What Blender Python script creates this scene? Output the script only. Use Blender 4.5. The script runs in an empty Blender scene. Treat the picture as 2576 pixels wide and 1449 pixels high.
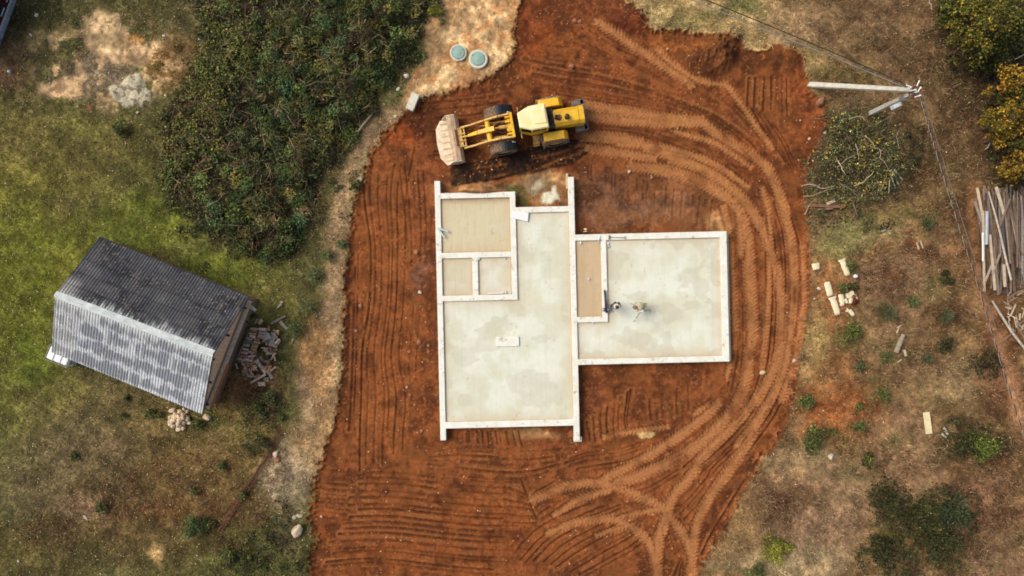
import bpy, bmesh, math, random
import numpy as np
from mathutils import Vector, Matrix, noise as mnoise

# ------------------------------------------------------------------ camera, sky, sun, exposure
scene = bpy.context.scene
COL = scene.collection
CAM_H = 50.0
PPM = 38.907                    # photo pixels (2576 wide) per metre on the ground
cam_d = bpy.data.cameras.new('camera'); cam = bpy.data.objects.new('camera', cam_d); COL.objects.link(cam)
cam.location = (0, 0, CAM_H); cam.rotation_euler = (0, 0, 0)
cam_d.sensor_width = 36.0; cam_d.lens = 36.0 * CAM_H / (2576 / PPM)
cam_d.clip_start = 0.5; cam_d.clip_end = 6000
scene.camera = cam
SUN_EL = math.radians(50); SUN_AZ = math.atan2(0.35, -0.9)       # towards the sun, world x/y
world = bpy.data.worlds.new('World'); scene.world = world; world.use_nodes = True
wn = world.node_tree.nodes; wl = world.node_tree.links
sky = wn.new('ShaderNodeTexSky'); sky.sky_type = 'NISHITA'; sky.sun_disc = False
sky.sun_elevation = SUN_EL; sky.sun_rotation = math.pi / 2 - SUN_AZ
sky.air_density = 0.7; sky.dust_density = 5.0; sky.ozone_density = 0.6
wn['Background'].inputs['Strength'].default_value = 0.15
wl.new(sky.outputs['Color'], wn['Background'].inputs['Color'])
sun_d = bpy.data.lights.new('sun', 'SUN'); sun_d.energy = 1.25; sun_d.angle = math.radians(32)
sun_d.color = (1.0, 0.965, 0.88)
sun = bpy.data.objects.new('sun', sun_d); COL.objects.link(sun)
sdir = Vector((math.cos(SUN_AZ) * math.cos(SUN_EL), math.sin(SUN_AZ) * math.cos(SUN_EL), math.sin(SUN_EL)))
sun.rotation_euler = sdir.to_track_quat('Z', 'Y').to_euler(); sun.location = sdir * 60
scene.view_settings.view_transform = 'Standard'; scene.view_settings.look = 'None'
scene.view_settings.exposure = 0.10; scene.view_settings.gamma = 1.0
scene.render.engine = 'CYCLES'
scene.cycles.filter_width = 1.75; scene.cycles.max_bounces = 5; scene.cycles.diffuse_bounces = 3

R = np.random.default_rng(11)
random.seed(5)

# ------------------------------------------------------------------ small helpers
def P(dx, dy, z=0.0):
    """photo pixel (2576 wide) of a point at height z -> world"""
    k = (CAM_H - z) / CAM_H / PPM
    return Vector(((dx - 1288) * k, (724.5 - dy) * k, z))

def lin(c):
    return tuple(((v / 255) / 12.92 if v / 255 <= 0.04045 else ((v / 255 + 0.055) / 1.055) ** 2.4) for v in c[:3])

def link(o, parent=None):
    COL.objects.link(o)
    if parent is not None: o.parent = parent
    return o

def tag(o, label=None, cat=None, group=None, kind=None):
    if label: o['label'] = label
    if cat: o['category'] = cat
    if group: o['group'] = group
    if kind: o['kind'] = kind
    return o

def thing(name, label, cat, loc=(0, 0, 0), rz=0.0, group=None):
    o = bpy.data.objects.new(name, None); o.empty_display_size = 0.2
    link(o); o.location = loc; o.rotation_euler = (0, 0, rz)
    return tag(o, label, cat, group)

class MB:
    """collects shapes into one mesh object"""
    def __init__(s): s.v = []; s.f = []; s.sm = []
    def add(s, vs, fs, smooth=False):
        b = len(s.v); s.v += [tuple(v) for v in vs]; s.f += [tuple(i + b for i in f) for f in fs]; s.sm += [smooth] * len(fs)
        return s
    def box(s, c, size, rot=None, taper=1.0):
        x, y, z = size[0] / 2, size[1] / 2, size[2] / 2
        vs = [Vector((sx * x * (taper if sz > 0 else 1), sy * y * (taper if sz > 0 else 1), sz * z)) for sz in (-1, 1) for sx, sy in ((-1, -1), (1, -1), (1, 1), (-1, 1))]
        if rot is not None: vs = [rot @ v for v in vs]
        c = Vector(c)
        return s.add([v + c for v in vs], [(3, 2, 1, 0), (4, 5, 6, 7), (0, 1, 5, 4), (1, 2, 6, 5), (2, 3, 7, 6), (3, 0, 4, 7)])
    def beam(s, a, b, w, h, up=(0, 0, 1), w2=None, h2=None):
        a, b = Vector(a), Vector(b); d = (b - a).normalized(); side = d.cross(Vector(up))
        if side.length < 1e-4: side = d.cross(Vector((0, 1, 0)))
        side.normalize(); u = side.cross(d).normalized()
        w2 = w if w2 is None else w2; h2 = h if h2 is None else h2
        vs = []
        for p, ww, hh in ((a, w, h), (b, w2, h2)):
            vs += [p - side * ww / 2 - u * hh / 2, p + side * ww / 2 - u * hh / 2, p + side * ww / 2 + u * hh / 2, p - side * ww / 2 + u * hh / 2]
        return s.add(vs, [(3, 2, 1, 0), (4, 5, 6, 7), (0, 1, 5, 4), (1, 2, 6, 5), (2, 3, 7, 6), (3, 0, 4, 7)])
    def tube(s, pts, r, n=8, cap=True):
        pts = [Vector(p) for p in pts]; rs = r if isinstance(r, (list, tuple)) else [r] * len(pts)
        b = []; prev = None
        for i, p in enumerate(pts):
            d = (pts[min(i + 1, len(pts) - 1)] - pts[max(i - 1, 0)]).normalized()
            if prev is None:
                side = d.cross(Vector((0, 0, 1)))
                if side.length < 1e-3: side = d.cross(Vector((1, 0, 0)))
            else: side = prev - d * prev.dot(d)
            side.normalize(); prev = side; u = d.cross(side)
            for k in range(n):
                t = 2 * math.pi * k / n; b.append(p + (side * math.cos(t) + u * math.sin(t)) * rs[i])
        fs = [(i * n + k, i * n + (k + 1) % n, (i + 1) * n + (k + 1) % n, (i + 1) * n + k) for i in range(len(pts) - 1) for k in range(n)]
        s.add(b, fs, True)
        if cap: s.add(b[:n], [tuple(range(n - 1, -1, -1))]); s.add(b[-n:], [tuple(range(n))])
        return s
    def prism(s, poly, z0, z1, inset=0.0):
        """poly: ccw list of (x,y); inset shrinks the top towards its centre"""
        n = len(poly); cx = sum(p[0] for p in poly) / n; cy = sum(p[1] for p in poly) / n; k = 1 - inset
        vs = [(x, y, z0) for x, y in poly] + [(cx + (x - cx) * k, cy + (y - cy) * k, z1) for x, y in poly]
        return s.add(vs, [tuple(range(n - 1, -1, -1)), tuple(range(n, 2 * n))] + [(i, (i + 1) % n, n + (i + 1) % n, n + i) for i in range(n)])
    def extrude(s, prof, y0, y1, smooth=False):
        """prof: list of (x,z), extruded along y, closed"""
        n = len(prof); vs = [(x, y0, z) for x, z in prof] + [(x, y1, z) for x, z in prof]
        s.add(vs, [(i, (i + 1) % n, n + (i + 1) % n, n + i) for i in range(n)], smooth)
        return s.add(vs, [tuple(range(n - 1, -1, -1)), tuple(range(n, 2 * n))])
    def lathe(s, prof, c=(0, 0, 0), n=16, rot=None, smooth=True):
        c = Vector(c); vs = []
        for r, z in prof:
            for k in range(n):
                t = 2 * math.pi * k / n; v = Vector((r * math.cos(t), r * math.sin(t), z))
                vs.append(c + (rot @ v if rot is not None else v))
        m = len(prof)
        return s.add(vs, [(i * n + k, i * n + (k + 1) % n, (i + 1) * n + (k + 1) % n, (i + 1) * n + k) for i in range(m - 1) for k in range(n)], smooth)
    def ball(s, c, r, n=10, m=6, sq=(1, 1, 1)):
        prof = [(max(1e-4, math.sin(math.pi * i / m)) * r, -math.cos(math.pi * i / m) * r) for i in range(m + 1)]
        b = len(s.v); s.lathe(prof, (0, 0, 0), n)
        for i in range(b, len(s.v)):
            v = s.v[i]; s.v[i] = (v[0] * sq[0] + c[0], v[1] * sq[1] + c[1], v[2] * sq[2] + c[2])
        return s
    def mesh(s, name, mat):
        me = bpy.data.meshes.new(name); me.from_pydata(s.v, [], s.f); me.update()
        me.polygons.foreach_set('use_smooth', s.sm)
        bm = bmesh.new(); bm.from_mesh(me); bmesh.ops.recalc_face_normals(bm, faces=bm.faces[:]); bm.to_mesh(me); bm.free()
        if mat: me.materials.append(mat)
        return me
    def build(s, name, mat, parent=None, bevel=0.0):
        o = link(bpy.data.objects.new(name, s.mesh(name, mat)), parent)
        if bevel:
            m = o.modifiers.new('bevel', 'BEVEL'); m.width = bevel; m.segments = 2; m.limit_method = 'ANGLE'; m.angle_limit = math.radians(40)
        return o

def np_mesh(name, V, F, mat, col=None, smooth=False):
    """V (n,3), F (m,k) arrays -> mesh; col (n,3) linear"""
    V = np.asarray(V, np.float32); F = np.asarray(F, np.int32); me = bpy.data.meshes.new(name)
    me.vertices.add(len(V)); me.vertices.foreach_set('co', V.ravel())
    k = F.shape[1]; me.loops.add(F.size); me.loops.foreach_set('vertex_index', F.ravel())
    me.polygons.add(len(F)); me.polygons.foreach_set('loop_start', np.arange(0, F.size, k, dtype=np.int32))
    me.polygons.foreach_set('loop_total', np.full(len(F), k, np.int32))
    if smooth: me.polygons.foreach_set('use_smooth', np.ones(len(F), bool))
    if col is not None:
        a = me.color_attributes.new('Col', 'FLOAT_COLOR', 'POINT')
        c4 = np.ones((len(V), 4), np.float32); c4[:, :3] = col; a.data.foreach_set('color', c4.ravel())
    me.update(calc_edges=True)
    if mat: me.materials.append(mat)
    return me

# ------------------------------------------------------------------ materials
def mat(name, rgb, rough=0.8, var=0.25, scale=3.0, metal=0.0, rnd=0.0, bump=0.0, stretch=(1, 1, 1), rgb2=None, spec=0.5, detail=6):
    """procedural paint / wood / stone: two tones mixed by noise, optional tone per object, optional bump"""
    m = bpy.data.materials.new(name); m.use_nodes = True; N = m.node_tree.nodes; L = m.node_tree.links; b = N['Principled BSDF']
    c = lin(rgb); c2 = lin(rgb2) if rgb2 else tuple(v * (1 - var) for v in c); c1 = c if rgb2 else tuple(min(1, v * (1 + var * 0.6)) for v in c)
    tc = N.new('ShaderNodeTexCoord'); mp = N.new('ShaderNodeMapping'); mp.inputs['Scale'].default_value = stretch
    nz = N.new('ShaderNodeTexNoise'); nz.inputs['Scale'].default_value = scale; nz.inputs['Detail'].default_value = detail; nz.inputs['Roughness'].default_value = 0.65
    L.new(tc.outputs['Object'], mp.inputs['Vector']); L.new(mp.outputs['Vector'], nz.inputs['Vector'])
    rp = N.new('ShaderNodeValToRGB'); rp.color_ramp.elements[0].position = 0.35; rp.color_ramp.elements[1].position = 0.65
    rp.color_ramp.elements[0].color = (*c2, 1); rp.color_ramp.elements[1].color = (*c1, 1); L.new(nz.outputs['Fac'], rp.inputs['Fac'])
    out = rp.outputs['Color']
    if rnd:
        oi = N.new('ShaderNodeObjectInfo'); mr = N.new('ShaderNodeMapRange'); mr.inputs['To Min'].default_value = 1 - rnd; mr.inputs['To Max'].default_value = 1 + rnd
        hs = N.new('ShaderNodeHueSaturation'); L.new(oi.outputs['Random'], mr.inputs['Value']); L.new(mr.outputs['Result'], hs.inputs['Value'])
        m2 = N.new('ShaderNodeMath'); m2.operation = 'MULTIPLY'; m2.inputs[1].default_value = 7.31; m3 = N.new('ShaderNodeMath'); m3.operation = 'FRACT'
        mr2 = N.new('ShaderNodeMapRange'); mr2.inputs['To Min'].default_value = 1 - rnd * 0.8; mr2.inputs['To Max'].default_value = 1 + rnd * 0.5
        L.new(oi.outputs['Random'], m2.inputs[0]); L.new(m2.outputs[0], m3.inputs[0]); L.new(m3.outputs[0], mr2.inputs['Value']); L.new(mr2.outputs['Result'], hs.inputs['Saturation'])
        L.new(out, hs.inputs['Color']); out = hs.outputs['Color']
    L.new(out, b.inputs['Base Color']); b.inputs['Roughness'].default_value = rough; b.inputs['Metallic'].default_value = metal
    b.inputs['Specular IOR Level'].default_value = spec
    if bump:
        bp = N.new('ShaderNodeBump'); bp.inputs['Strength'].default_value = 0.6; bp.inputs['Distance'].default_value = bump
        L.new(nz.outputs['Fac'], bp.inputs['Height']); L.new(bp.outputs['Normal'], b.inputs['Normal'])
    return m

def attr_mat(name, rough=0.95, nscale=9.0, lo=0.72, hi=1.25, bump=0.03, spec=0.2, trans=0.0, nscale2=None):
    """base colour from the mesh's own 'Col' attribute, broken up by fine noise"""
    m = bpy.data.materials.new(name); m.use_nodes = True; N = m.node_tree.nodes; L = m.node_tree.links; b = N['Principled BSDF']
    at = N.new('ShaderNodeAttribute'); at.attribute_name = 'Col'; out = at.outputs['Color']
    if nscale:
        tc = N.new('ShaderNodeTexCoord'); nz = N.new('ShaderNodeTexNoise'); nz.inputs['Scale'].default_value = nscale; nz.inputs['Detail'].default_value = 7; nz.inputs['Roughness'].default_value = 0.7
        L.new(tc.outputs['Object'], nz.inputs['Vector'])
        mr = N.new('ShaderNodeMapRange'); mr.inputs['From Min'].default_value = 0.3; mr.inputs['From Max'].default_value = 0.7; mr.inputs['To Min'].default_value = lo; mr.inputs['To Max'].default_value = hi
        L.new(nz.outputs['Fac'], mr.inputs['Value'])
        vm = N.new('ShaderNodeVectorMath'); vm.operation = 'SCALE'; L.new(out, vm.inputs[0]); L.new(mr.outputs['Result'], vm.inputs['Scale']); out = vm.outputs['Vector']
        if bump:
            bp = N.new('ShaderNodeBump'); bp.inputs['Strength'].default_value = 0.8; bp.inputs['Distance'].default_value = bump
            L.new(nz.outputs['Fac'], bp.inputs['Height']); L.new(bp.outputs['Normal'], b.inputs['Normal'])
    L.new(out, b.inputs['Base Color']); b.inputs['Roughness'].default_value = rough; b.inputs['Specular IOR Level'].default_value = spec
    if trans: b.inputs['Subsurface Weight'].default_value = 0.0
    return m

# ------------------------------------------------------------------ noise and curves in numpy
def vnoise(x, y, seed):
    xi = np.floor(x).astype(np.int64); yi = np.floor(y).astype(np.int64); fx = x - xi; fy = y - yi
    fx = fx * fx * (3 - 2 * fx); fy = fy * fy * (3 - 2 * fy)
    def h(a, b):
        n = (a * 374761393 + b * 668265263 + seed * 1274126177) & 0xFFFFFFFF
        n = ((n ^ (n >> 13)) * 1274126177) & 0xFFFFFFFF
        return ((n ^ (n >> 16)) & 0xFFFF) / 65535.0
    return (h(xi, yi) * (1 - fx) + h(xi + 1, yi) * fx) * (1 - fy) + (h(xi, yi + 1) * (1 - fx) + h(xi + 1, yi + 1) * fx) * fy

def fbm(x, y, seed, octv=4, gain=0.5):
    s = 0; a = 1; t = 0
    for o in range(octv):
        s = s + a * vnoise(x * 2 ** o, y * 2 ** o, seed + o * 17); t += a; a *= gain
    return s / t

def smooth(a, b, x):
    t = np.clip((x - a) / (b - a), 0, 1); return t * t * (3 - 2 * t)

def spline(pts, step=4.0):
    """Catmull-Rom through pixel points, resampled"""
    p = [np.array(q, float) for q in pts]; p = [2 * p[0] - p[1]] + p + [2 * p[-1] - p[-2]]; out = []
    for i in range(1, len(p) - 2):
        n = max(2, int(np.linalg.norm(p[i + 1] - p[i]) / step))
        for k in range(n):
            t = k / n
            out.append(0.5 * (2 * p[i] + (p[i + 1] - p[i - 1]) * t + (2 * p[i - 1] - 5 * p[i] + 4 * p[i + 1] - p[i + 2]) * t * t + (3 * p[i] - p[i - 1] - 3 * p[i + 1] + p[i + 2]) * t ** 3))
    out.append(p[-2]); return np.array(out)

def poly_sdf(x, y, poly):
    """signed distance, negative inside"""
    d = np.full(x.shape, 1e9); ins = np.zeros(x.shape, bool); n = len(poly)
    for i in range(n):
        (ax, ay), (bx, by) = poly[i], poly[(i + 1) % n]; ex, ey = bx - ax, by - ay
        t = np.clip(((x - ax) * ex + (y - ay) * ey) / (ex * ex + ey * ey + 1e-9), 0, 1)
        d = np.minimum(d, (x - ax - t * ex) ** 2 + (y - ay - t * ey) ** 2)
        c = ((ay > y) != (by > y)) & (x < (bx - ax) * (y - ay) / (by - ay + 1e-12) + ax); ins ^= c
    d = np.sqrt(d); return np.where(ins, -d, d)
# ------------------------------------------------------------------ the ground: one height field, grass land and excavated soil
STEP = 2.0                                                             # photo pixels, about 5 cm
gx = np.arange(-70, 2647, STEP); gy = np.arange(-70, 1520, STEP)
out = np.cumsum(60 * 1.45 ** np.arange(21))                            # rows that widen to the horizon
gx = np.concatenate([gx[0] - out[::-1], gx, gx[-1] + out]); gy = np.concatenate([gy[0] - out[::-1], gy, gy[-1] + out])
X, Y = np.meshgrid(gx, gy); SH = X.shape
X = X.astype(np.float64); Y = Y.astype(np.float64)
i0 = 21; nx = len(gx); ny = len(gy)
def sdf_fast(poly):
    s = 4; xs = gx[::s]; ys = gy[::s]; a, b = np.meshgrid(xs, ys); d = poly_sdf(a, b, poly)
    ix = np.clip(np.searchsorted(xs, gx, 'right') - 1, 0, len(xs) - 2); iy = np.clip(np.searchsorted(ys, gy, 'right') - 1, 0, len(ys) - 2)
    tx = np.clip((gx - xs[ix]) / (xs[ix + 1] - xs[ix]), 0, 1)[None, :]; ty = np.clip((gy - ys[iy]) / (ys[iy + 1] - ys[iy]), 0, 1)[:, None]
    return (d[np.ix_(iy, ix)] * (1 - tx) + d[np.ix_(iy, ix + 1)] * tx) * (1 - ty) + (d[np.ix_(iy + 1, ix)] * (1 - tx) + d[np.ix_(iy + 1, ix + 1)] * tx) * ty

GAIN_R = 1.22
N1 = fbm(X / 90, Y / 90, 1, 5); N2 = fbm(X / 30, Y / 30, 2, 5); N3 = fbm(X / 9, Y / 9, 3, 3); N4 = fbm(X / 45, Y / 45, 9, 4)
WX = X + 60 * (fbm(X / 60, Y / 60, 4, 4) - 0.5); WY = Y + 60 * (fbm(X / 60, Y / 60, 5, 4) - 0.5)

SOIL = [(1325, -900), (1310, 0), (1285, 70), (1295, 110), (1275, 160), (1230, 195), (1150, 220), (1085, 240), (1045, 262), (1010, 290), (965, 335), (930, 380), (912, 440), (900, 480), (885, 530), (875, 600), (868, 680), (866, 760), (862, 850), (858, 930), (850, 1010), (843, 1060), (822, 1110), (800, 1170), (790, 1220), (778, 1270), (776, 1310), (794, 1360), (780, 1400), (775, 1449), (770, 2200), (1700, 2200), (1752, 1449), (1800, 1370), (1850, 1290), (1885, 1215), (1920, 1155), (1955, 1110), (1980, 1060), (2003, 960), (2018, 870), (2025, 800), (2040, 720), (2040, 650), (2034, 590), (2025, 520), (2030, 440), (2056, 370), (2078, 310), (2070, 255), (2040, 230), (2035, 190), (2010, 130), (1960, 110), (1900, 128), (1850, 95), (1770, 85), (1720, 76), (1632, 70), (1620, 40), (1580, 0), (1560, -900)]
sd_soil = sdf_fast(SOIL) + 16 * (N2 - 0.5) + 22 * (N3 - 0.5) + 5 * np.sin(Y / 17 * 6.283 + 2 * N2) * smooth(1120, 1180, Y) * smooth(900, 860, X) + 9 * (vnoise(X / 4, Y / 4, 60) - .5)
soil = smooth(7, -5, sd_soil + 8 * (vnoise(X / 3, Y / 3, 62) - .5))

C = np.zeros(SH + (3,)); right = smooth(1150, 1500, X)[..., None]
C[:] = np.array(lin((91, 86, 50))) * (1 - right) + np.array(lin((116, 90, 60))) * right
def paint(mask, rgb, k=1.0):
    global C
    C = C + (np.array(lin(rgb)) - C) * (mask * k)[..., None]
def ell(cx, cy, rx, ry, rgb, k=0.9, soft=0.55, warp=1.0):
    d = np.sqrt(((X + (WX - X) * warp - cx) / rx) ** 2 + ((Y + (WY - Y) * warp - cy) / ry) ** 2)
    paint(smooth(1 + soft, 1 - soft, d), rgb, k)
for e in [(70, 80, 110, 90, (84, 74, 48)), (160, 60, 80, 60, (82, 80, 48)), (330, 30, 120, 50, (88, 78, 48)), (20, 180, 60, 60, (120, 90, 65)), (470, 60, 80, 80, (95, 85, 55)), (140, 160, 90, 50, (92, 84, 54)),
          (240, 190, 70, 60, (128, 108, 88)), (440, 150, 60, 60, (128, 95, 60)), (60, 350, 150, 100, (106, 96, 52)), (230, 400, 200, 80, (102, 92, 50)), (60, 480, 120, 80, (112, 104, 48)), (160, 545, 55, 45, (148, 124, 82)),
          (80, 640, 160, 140, (104, 106, 38)), (380, 560, 170, 70, (98, 102, 38)), (560, 690, 130, 60, (98, 104, 38)), (60, 820, 90, 200, (96, 98, 34)), (60, 1000, 110, 120, (100, 96, 46)), (110, 900, 60, 60, (98, 104, 36)),
          (250, 1040, 160, 100, (98, 84, 54)), (450, 1130, 160, 100, (98, 80, 48)), (180, 1200, 160, 120, (106, 90, 64)), (350, 1300, 200, 120, (94, 74, 46)), (100, 1400, 140, 80, (84, 74, 42)), (550, 1250, 150, 120, (96, 74, 44)),
          (640, 1380, 150, 80, (76, 76, 36)), (500, 1200, 120, 60, (114, 90, 56)), (660, 760, 80, 60, (126, 116, 60)), (560, 1020, 60, 40, (100, 100, 48)), (620, 1080, 80, 60, (104, 88, 52)), (720, 1200, 60, 90, (132, 116, 90)), (720, 1350, 50, 60, (100, 88, 60)),
          (575, 930, 34, 90, (156, 104, 64)), (640, 960, 60, 60, (112, 84, 54)), (225, 1280, 60, 30, (122, 98, 74)), (395, 1395, 22, 22, (196, 158, 108)),
          # right-hand side
          (1750, 30, 190, 60, (168, 142, 96)), (1900, 90, 140, 50, (158, 132, 90)), (2000, 60, 80, 60, (150, 122, 88)), (2150, 60, 150, 90, (122, 94, 68)), (2090, 160, 90, 40, (146, 120, 78)), (2250, 80, 100, 80, (112, 84, 60)),
          (2350, 250, 100, 120, (105, 80, 50)), (2450, 260, 70, 180, (64, 48, 31)), (2530, 200, 60, 260, (44, 35, 22)), (2340, 420, 70, 120, (116, 92, 60)), (2250, 560, 90, 50, (130, 106, 66)), (2170, 600, 90, 50, (134, 124, 80)), (2110, 645, 50, 60, (122, 114, 72)), (2140, 840, 40, 60, (104, 92, 54)), (2230, 890, 50, 50, (104, 90, 54)), (2200, 985, 40, 50, (98, 84, 48)), (2330, 740, 60, 50, (112, 96, 62)), (2350, 960, 70, 60, (112, 92, 62)), (2420, 960, 60, 60, (134, 108, 78)),
          (2250, 700, 110, 120, (122, 92, 68)), (2440, 600, 50, 150, (112, 78, 52)), (2520, 900, 50, 170, (98, 62, 42)), (2085, 760, 60, 90, (138, 90, 56)), (2058, 880, 34, 110, (156, 126, 82)), (2130, 940, 80, 60, (126, 84, 50)),
          (2110, 1040, 100, 80, (140, 82, 44)), (2200, 1060, 50, 90, (124, 72, 40)), (2260, 900, 120, 80, (118, 90, 64)), (2270, 1100, 120, 80, (130, 100, 72)), (2050, 1180, 120, 60, (152, 124, 90)), (2150, 1230, 150, 80, (136, 108, 80)),
          (1980, 1260, 90, 70, (110, 80, 58)), (2050, 1350, 120, 80, (128, 100, 78)), (1990, 1420, 150, 40, (154, 132, 100)), (2240, 1280, 50, 80, (70, 60, 34)), (2390, 1310, 90, 120, (60, 54, 32)), (2300, 1190, 100, 40, (128, 98, 72)),
          (2480, 1250, 90, 120, (105, 74, 54)), (2500, 1420, 90, 60, (120, 92, 70)), (2430, 1110, 90, 80, (84, 66, 42)), (2165, 400, 125, 135, (40, 33, 23)), (2500, 120, 130, 160, (52, 40, 24)), (2545, 400, 60, 160, (54, 40, 24))]:
    ell(*e[:5])
ell(2260, 170, 170, 120, (100, 78, 54), .6); ell(2420, 330, 80, 160, (92, 70, 48), .6); ell(2380, 620, 70, 160, (112, 84, 58), .5)
for e in [(2330, 645, 60, 22, (84, 56, 36)), (2300, 620, 26, 14, (104, 60, 36)), (2450, 640, 26, 40, (92, 60, 38)), (2400, 800, 50, 40, (84, 58, 38)), (2240, 700, 30, 20, (96, 62, 40)), (2480, 1150, 80, 30, (92, 62, 42)), (1985, 1262, 60, 34, (92, 68, 48)), (2060, 1240, 50, 24, (118, 92, 68)), (2330, 400, 40, 50, (74, 56, 34)), (2390, 540, 50, 40, (104, 76, 52)), (2200, 640, 50, 24, (112, 84, 54)), (2130, 200, 60, 30, (112, 92, 56)), (2300, 170, 60, 26, (92, 70, 46)), (2240, 110, 50, 14, (88, 64, 44)), (2130, 60, 30, 14, (96, 72, 48)), (2360, 330, 20, 60, (84, 62, 40)), (1790, 30, 50, 14, (112, 104, 62)), (1870, 10, 40, 14, (100, 104, 58)), (1720, 50, 40, 20, (124, 112, 70)),
          (300, 1230, 50, 30, (76, 60, 38)), (390, 1290, 60, 30, (112, 78, 44)), (150, 1330, 60, 30, (78, 62, 40)), (420, 1180, 50, 20, (88, 66, 40)), (250, 1130, 60, 24, (112, 92, 66)), (90, 1170, 40, 40, (92, 84, 50)), (520, 1290, 50, 30, (112, 84, 52)), (620, 1280, 40, 40, (84, 68, 42)), (560, 1380, 60, 30, (84, 66, 42)), (60, 250, 60, 40, (76, 68, 40)), (230, 330, 60, 30, (120, 112, 58)), (330, 440, 60, 30, (92, 88, 46)), (400, 350, 40, 40, (88, 82, 44)), (250, 480, 60, 40, (116, 108, 56)), (330, 590, 60, 20, (86, 92, 34)), (180, 700, 40, 60, (112, 108, 44)), (60, 900, 40, 60, (88, 96, 32)), (180, 990, 60, 40, (114, 106, 56))]:
    ell(*e[:5], k=.8, soft=.7, warp=1.6)
def poly(pts, rgb, k=0.95, soft=8, warp=14):
    m = smooth(soft, -soft, sdf_fast(pts) + warp * 2 * (N4 - 0.5) + warp * (N3 - 0.5)); paint(m, rgb, k); return m
THICKET = [(430, -60), (1105, -60), (1085, 40), (1065, 110), (1050, 170), (1010, 190), (960, 230), (905, 320), (860, 380), (830, 450), (815, 540), (770, 600), (735, 650), (690, 670), (640, 655), (560, 620), (480, 560), (420, 500), (400, 430), (410, 330), (450, 240), (490, 160), (520, 90), (480, 30)]
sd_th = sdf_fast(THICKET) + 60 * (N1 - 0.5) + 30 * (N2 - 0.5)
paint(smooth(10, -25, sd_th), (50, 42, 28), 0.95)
MARGIN = [(960, 270), (1045, 255), (930, 390), (900, 470), (870, 600), (865, 900), (850, 1040), (790, 1210), (740, 1200), (765, 1060), (740, 950), (800, 800), (825, 640), (830, 520), (880, 380)]
KEEP_M = 1
poly(MARGIN, (160, 130, 98), 0.9, 16)
ell(815, 1000, 32, 140, (182, 142, 100)); ell(790, 880, 40, 80, (164, 124, 82)); ell(750, 1120, 30, 60, (160, 128, 92)); ell(725, 1200, 50, 70, (158, 138, 112))
SEPTIC = [(1090, -60), (1312, -60), (1310, 0), (1285, 70), (1297, 110), (1278, 160), (1230, 200), (1150, 225), (1085, 245), (1040, 262), (1010, 262), (1030, 210), (1062, 170), (1070, 100)]
m_septic = poly(SEPTIC, (186, 148, 106), 0.95, 10)
paint(m_septic * smooth(0.5, 0.66, N2), (158, 112, 72), 0.8); paint(m_septic * smooth(0.56, 0.68, N4), (206, 174, 130), 0.7)
m_sand = poly([(225, 55), (260, 30), (290, 45), (310, 85), (345, 120), (375, 112), (405, 105), (415, 122), (380, 138), (335, 158), (290, 165), (250, 145), (222, 110)], (224, 188, 142), 0.95, 14, 30)
ell(330, 108, 30, 17, (140, 98, 52), 0.95, 0.3, 0.4); ell(395, 160, 46, 24, (142, 104, 62), 0.9, 0.4); ell(470, 155, 20, 14, (170, 134, 94)); ell(420, 190, 20, 10, (184, 150, 108)); ell(240, 185, 60, 40, (128, 110, 90)); ell(330, 140, 60, 20, (190, 150, 112), .6)
m_sand = np.maximum(m_sand, poly([(90, 205), (130, 215), (165, 200), (200, 215), (205, 235), (180, 248), (140, 250), (95, 232)], (216, 176, 134), 0.95, 12, 30))
pz = smooth(1.3, .5, np.hypot((X - 270) / 210, (Y - 165) / 115)) * smooth(.50, .62, fbm(X / 28, Y / 28, 63, 4)); paint(pz, (198, 162, 120), .75)
hole = smooth(.60, .70, fbm(X / 8, Y / 8, 61, 3)) * smooth(.4, .6, N2); m_sand = m_sand * (1 - hole); paint(hole * smooth(1.6, .6, np.hypot((X - 290) / 190, (Y - 150) / 110)), (84, 76, 46), .7)
m_rock = poly([(278, 225), (320, 190), (352, 182), (366, 205), (385, 240), (388, 255), (350, 268), (310, 268), (290, 255)], (188, 176, 152), 0.95, 6, 22)
paint(m_rock * smooth(0.55, 0.62, N3), (80, 66, 48), 0.8)
grass_ok = (1 - soil) * (1 - m_sand) * (1 - .7 * pz) * (1 - 0.85 * m_septic) * (1 - m_rock)

# ---- soil colour
RD = np.full(SH, 99.0)                                                  # old wheel ruts over the dry field
for q in ([(2100, 0), (2200, 90), (2262, 150), (2322, 222), (2385, 310)], [(2085, 85), (2150, 150), (2205, 225)], [(2040, 62), (2100, 108), (2150, 160)], [(2170, 20), (2240, 70), (2330, 130), (2390, 190)], [(2434, 600), (2462, 720), (2496, 850), (2540, 1010)], [(2410, 420), (2425, 520), (2440, 620)], [(2280, 740), (2262, 790), (2266, 850)]):
    for k in range(len(q) - 1):
        a, b = np.array(q[k], float), np.array(q[k + 1], float); e = b - a; t = np.clip(((WX * .4 + X * .6 - a[0]) * e[0] + (WY * .4 + Y * .6 - a[1]) * e[1]) / (e @ e), 0, 1); RD = np.minimum(RD, np.hypot(WX * .4 + X * .6 - a[0] - t * e[0], WY * .4 + Y * .6 - a[1] - t * e[1]))
paint(np.exp(-(RD / 6) ** 2) * smooth(.3, .5, N2), (66, 50, 34), .75); grass_ok = grass_ok * (1 - .7 * np.exp(-(RD / 7) ** 2))
m_path = poly([(2436, 470), (2465, 450), (2476, 600), (2500, 740), (2540, 880), (2590, 1060), (2600, 1180), (2560, 1100), (2500, 900), (2450, 720)], (134, 94, 64), .85, 12); grass_ok = grass_ok * (1 - .6 * m_path)
S = np.zeros(SH + (3,)); S[:] = lin((114, 63, 33)); C, KEEP = S, C
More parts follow.
